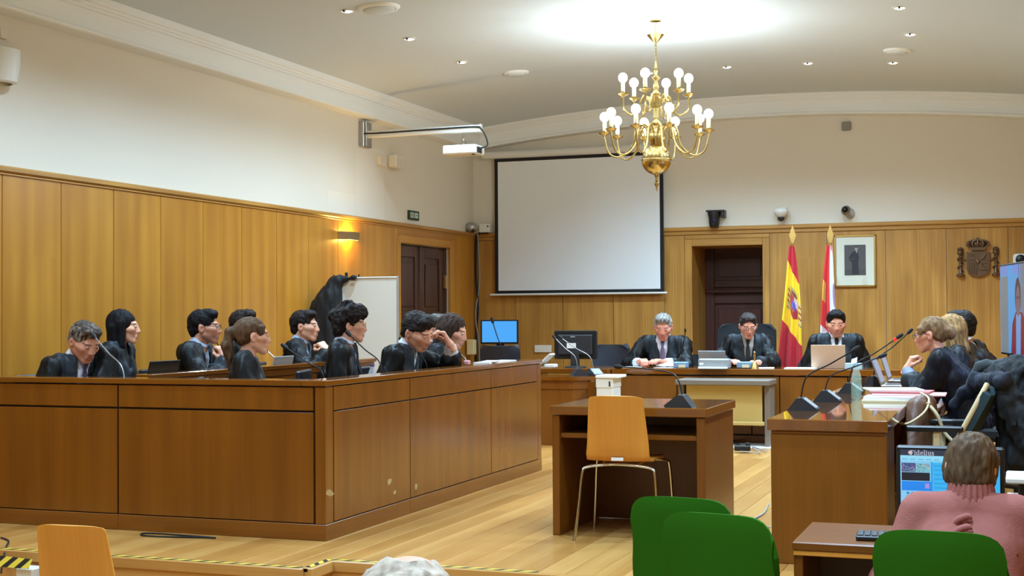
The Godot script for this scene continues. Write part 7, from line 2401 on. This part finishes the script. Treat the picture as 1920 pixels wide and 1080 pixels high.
	ppl.append({label = "grey-haired judge in gown and purple tie reading papers", head = j1, yaw = 184.0, hp = -20.0, hy = 6.0, s = 1.13, fwd = 0.2, hip = 0.5, desk = 0.745, wide = 1.12, hair = "short", hair_c = rgb(104, 104, 106), grey = 0.55, skin = rgb(214, 146, 128), beard = 0.0, shirt = rgb(232, 230, 236), tie = rgb(120, 96, 126), seed = 23, lids = 0.9, cuffs = rgb(214, 226, 236), wl = Vector3(j1.x + 0.1, 0.8, -14.02), wr = Vector3(j1.x - 0.17, 0.8, -14.02), hr = "write", hl = "rest"})
	var j2 := at_z(1403, 611, -14.35)
	ppl.append({label = "judge with glasses and gown in the high chair, writing", head = j2, yaw = 190.0, hp = -18.0, hy = 8.0, s = 1.06, fwd = 0.2, hip = 0.5, desk = 0.745, hair = "short", hair_c = rgb(60, 52, 50), skin = rgb(216, 156, 138), shirt = rgb(176, 170, 160), tie = rgb(40, 40, 46), glasses = 1, seed = 25, lids = 0.9, wl = Vector3(j2.x + 0.16, 0.8, -14.04), hl = "write", wr = Vector3(j2.x - 0.16, 0.8, -14.1)})
	var j3 := at_z(1568, 607, -14.3)
	ppl.append({label = "dark-haired judge in gown with white collar and dark tie behind a laptop", head = j3, yaw = 190.0, hp = -10.0, s = 1.12, fwd = 0.14, hip = 0.52, desk = 0.745, hair = "short", hair_c = rgb(26, 22, 22), skin = rgb(206, 148, 126), beard = 0.3, shirt = rgb(232, 234, 238), tie = rgb(34, 36, 44), seed = 27, lids = 0.7})
	# --- right desk
	var w1 := at_z(1746, 628, -10.35)
	ppl.append({label = "woman with a hair bun and glasses in gown, chin on her hand", head = w1, yaw = 86.0, hy = -8.0, hp = -6.0, s = 1.07, fwd = 0.28, hip = 0.5, desk = 0.75, female = true, hair = "bun", hair_c = rgb(124, 94, 64), skin = rgb(216, 158, 136), shirt = rgb(190, 196, 210), collar = false, glasses = 1, seed = 29, cuffs = rgb(150, 160, 184), wl = w1 + Vector3(-0.17, -0.24, 0.03), hl = "chin", hl_dir = Vector3(0.45, 0.85, -0.1), hl_up = Vector3(-0.8, 0.3, 0.3), pole_l = Vector3(-0.3, -0.95, -0.1), cloth = rgb(18, 20, 23), lapel = rgb(36, 40, 45)})
	ppl.append({label = "fair-haired woman in gown bent over her laptop", head = at_z(1780, 624, -11.1), yaw = 84.0, hy = -16.0, hp = -10.0, s = 1.1, fwd = 0.25, hip = 0.5, desk = 0.77, female = true, hair = "loose", hair_c = rgb(158, 122, 78), skin = rgb(218, 166, 146), shirt = rgb(60, 60, 62), collar = false, seed = 33, cloth = rgb(18, 20, 23), lapel = rgb(36, 40, 45)})
	ppl.append({label = "dark-haired man in gown with white collar seen from behind", head = at_z(1802, 614, -11.85), yaw = 78.0, hy = -22.0, s = 1.12, fwd = 0.3, hip = 0.52, desk = 0.77, wide = 1.1, hair = "short", hair_c = rgb(34, 28, 26), skin = rgb(210, 160, 140), shirt = rgb(230, 232, 236), seed = 35, cloth = rgb(18, 20, 23), lapel = rgb(36, 40, 45)})
	# --- clerk in pink and the spectator
	var pk := ray(1820, 876) * 5.55 + EYE
	ppl.append({label = "clerk in a pink cable-knit roll-neck sweater seen from behind", head = pk, yaw = 2.0, hp = -10.0, hroll = -4.0, s = 1.06, fwd = 0.2, side = -0.03, ground = LOW, hip = 0.5, desk = 0.4, female = true, wide = 1.25, fat = 1.12, wear = "sweater", cloth = rgb(158, 98, 90), pole_l = Vector3(-0.3, -0.9, 0.2), pole_r = Vector3(0.6, -0.8, 0.2), hair = "pixie", hair_c = rgb(88, 68, 50), skin = rgb(214, 168, 146), seed = 37})
	var gs := ray(768, 1188) * 2.35 + EYE
	ppl.append({label = "grey-haired balding spectator, only the top of the head showing", head = gs, yaw = 14.0, hp = -6.0, s = 1.12, fwd = 0.05, ground = LOW, hip = 0.5, desk = 0.15, wear = "sweater", garment = "jacket", cloth = rgb(52, 56, 66), hair = "thin", hair_c = rgb(186, 166, 146), grey = 0.3, skin = rgb(218, 160, 142), seed = 39})
	for sp in ppl:
		var p := person(sp)
		if is_equal_approx(sp.get("ground", 0.0), G): seat_for(p.position, sp.yaw, G, "dark seat under the " + " ".join(PackedStringArray(sp.label.split(" ")).slice(0, 9)))
		if sp.label.begins_with("clerk in"): finish_clerk(p)
	for q in [[-10.35, "woman with a hair bun"], [-11.1, "fair-haired woman"], [-11.85, "man seen from behind"]]:
		office_chair(Vector3(-0.3, 0, q[0]), PI / 2, "dark office chair under the " + q[1] + " at the glossy desk", 0.85, 0.44, false, mats.dark_cloth, "chairs along the glossy desk")
	# stool for the spectator
	seat_for(Vector3(gs.x, 0, gs.z + 0.05), 14.0, LOW, "dark seat under the balding spectator")

func clerk_back(p: Node3D, y: float) -> float:
	# where the sweater's back lies at height y, from its own mesh
	var g := p.get_node("sweater") as MeshInstance3D
	var vs: PackedVector3Array = g.mesh.surface_get_arrays(0)[Mesh.ARRAY_VERTEX]
	var best := -1.0
	for v in vs:
		if absf(v.y - y) < 0.02 and absf(v.x) < 0.03: best = maxf(best, v.z)
	return best

func finish_clerk(p: Node3D) -> void:
	# ribbed roll neck and the cable stitch down the back
	var hc := p.basis.inverse() * (ray(1820, 876) * 5.55 + EYE - p.position)
	var m := mb()
	m.col = lin(rgb(162, 102, 94))
	var rows := []
	for r in 6:
		var f := r / 5.0
		var line := PackedVector3Array()
		for k in 145:
			var an := TAU * k / 144.0
			var rad := lerpf(0.09, 0.082, f) + 0.004 * sin(an * 24.0) + 0.006 * sin(f * PI)
			line.append(hc + Vector3(cos(an) * rad, -0.17 + f * 0.115, 0.036 + sin(an) * rad * 1.05))
		rows.append(line)
	m.sheet(rows, 0.0, true)
	put("roll_neck", m, mats.knit, p)
	m = mb()
	m.col = lin(rgb(162, 102, 94))
	for k in 12:
		var y := hc.y - 0.18 - k * 0.034
		var z := clerk_back(p, y)
		m.tube(smooth_path([Vector3(-0.034, y - 0.03, z - 0.005), Vector3(-0.018, y - 0.006, z + 0.005), Vector3(0.014, y + 0.008, z + 0.005), Vector3(0.03, y + 0.0, z - 0.005)], 3), PackedFloat32Array([0.006, 0.012, 0.014, 0.014, 0.014, 0.014, 0.014, 0.012, 0.006]), 7)
	put("cable_stitch", m, mats.knit, p)

const BULB_ENERGY := 0.095
const SPOT_ENERGY := 4.6

func _ready() -> void:
	rng.seed = 20
	# camera
	var cam := Camera3D.new()
	cam.name = "camera"
	add_child(cam)
	cam_basis = Basis(Vector3.UP, deg_to_rad(YAW)) * Basis(Vector3.RIGHT, deg_to_rad(PITCH)) * Basis(Vector3.BACK, deg_to_rad(ROLL))
	cam.transform = Transform3D(cam_basis, EYE)
	cam.fov = rad_to_deg(2.0 * atan(540.0 / FOCAL))
	cam.near = 0.05
	cam.far = 100.0
	cam.current = true
	# environment: a closed room, lit by its own lamps and added ceiling spotlights
	var we := WorldEnvironment.new()
	we.name = "environment"
	var env := Environment.new()
	env.background_mode = Environment.BG_COLOR
	env.background_color = Color(0.02, 0.02, 0.02)
	env.tonemap_mode = Environment.TONE_MAPPER_LINEAR
	env.tonemap_exposure = 1.9
	env.sdfgi_enabled = true
	env.ssao_enabled = true
	env.ssil_enabled = true
	we.environment = env
	add_child(we)
	make_materials()
	build_room()
	build_lights()
	build_stand()
	build_witness()
	build_bench()
	build_right_desk()
	build_wall_things()
	build_people()
	build_small_things()
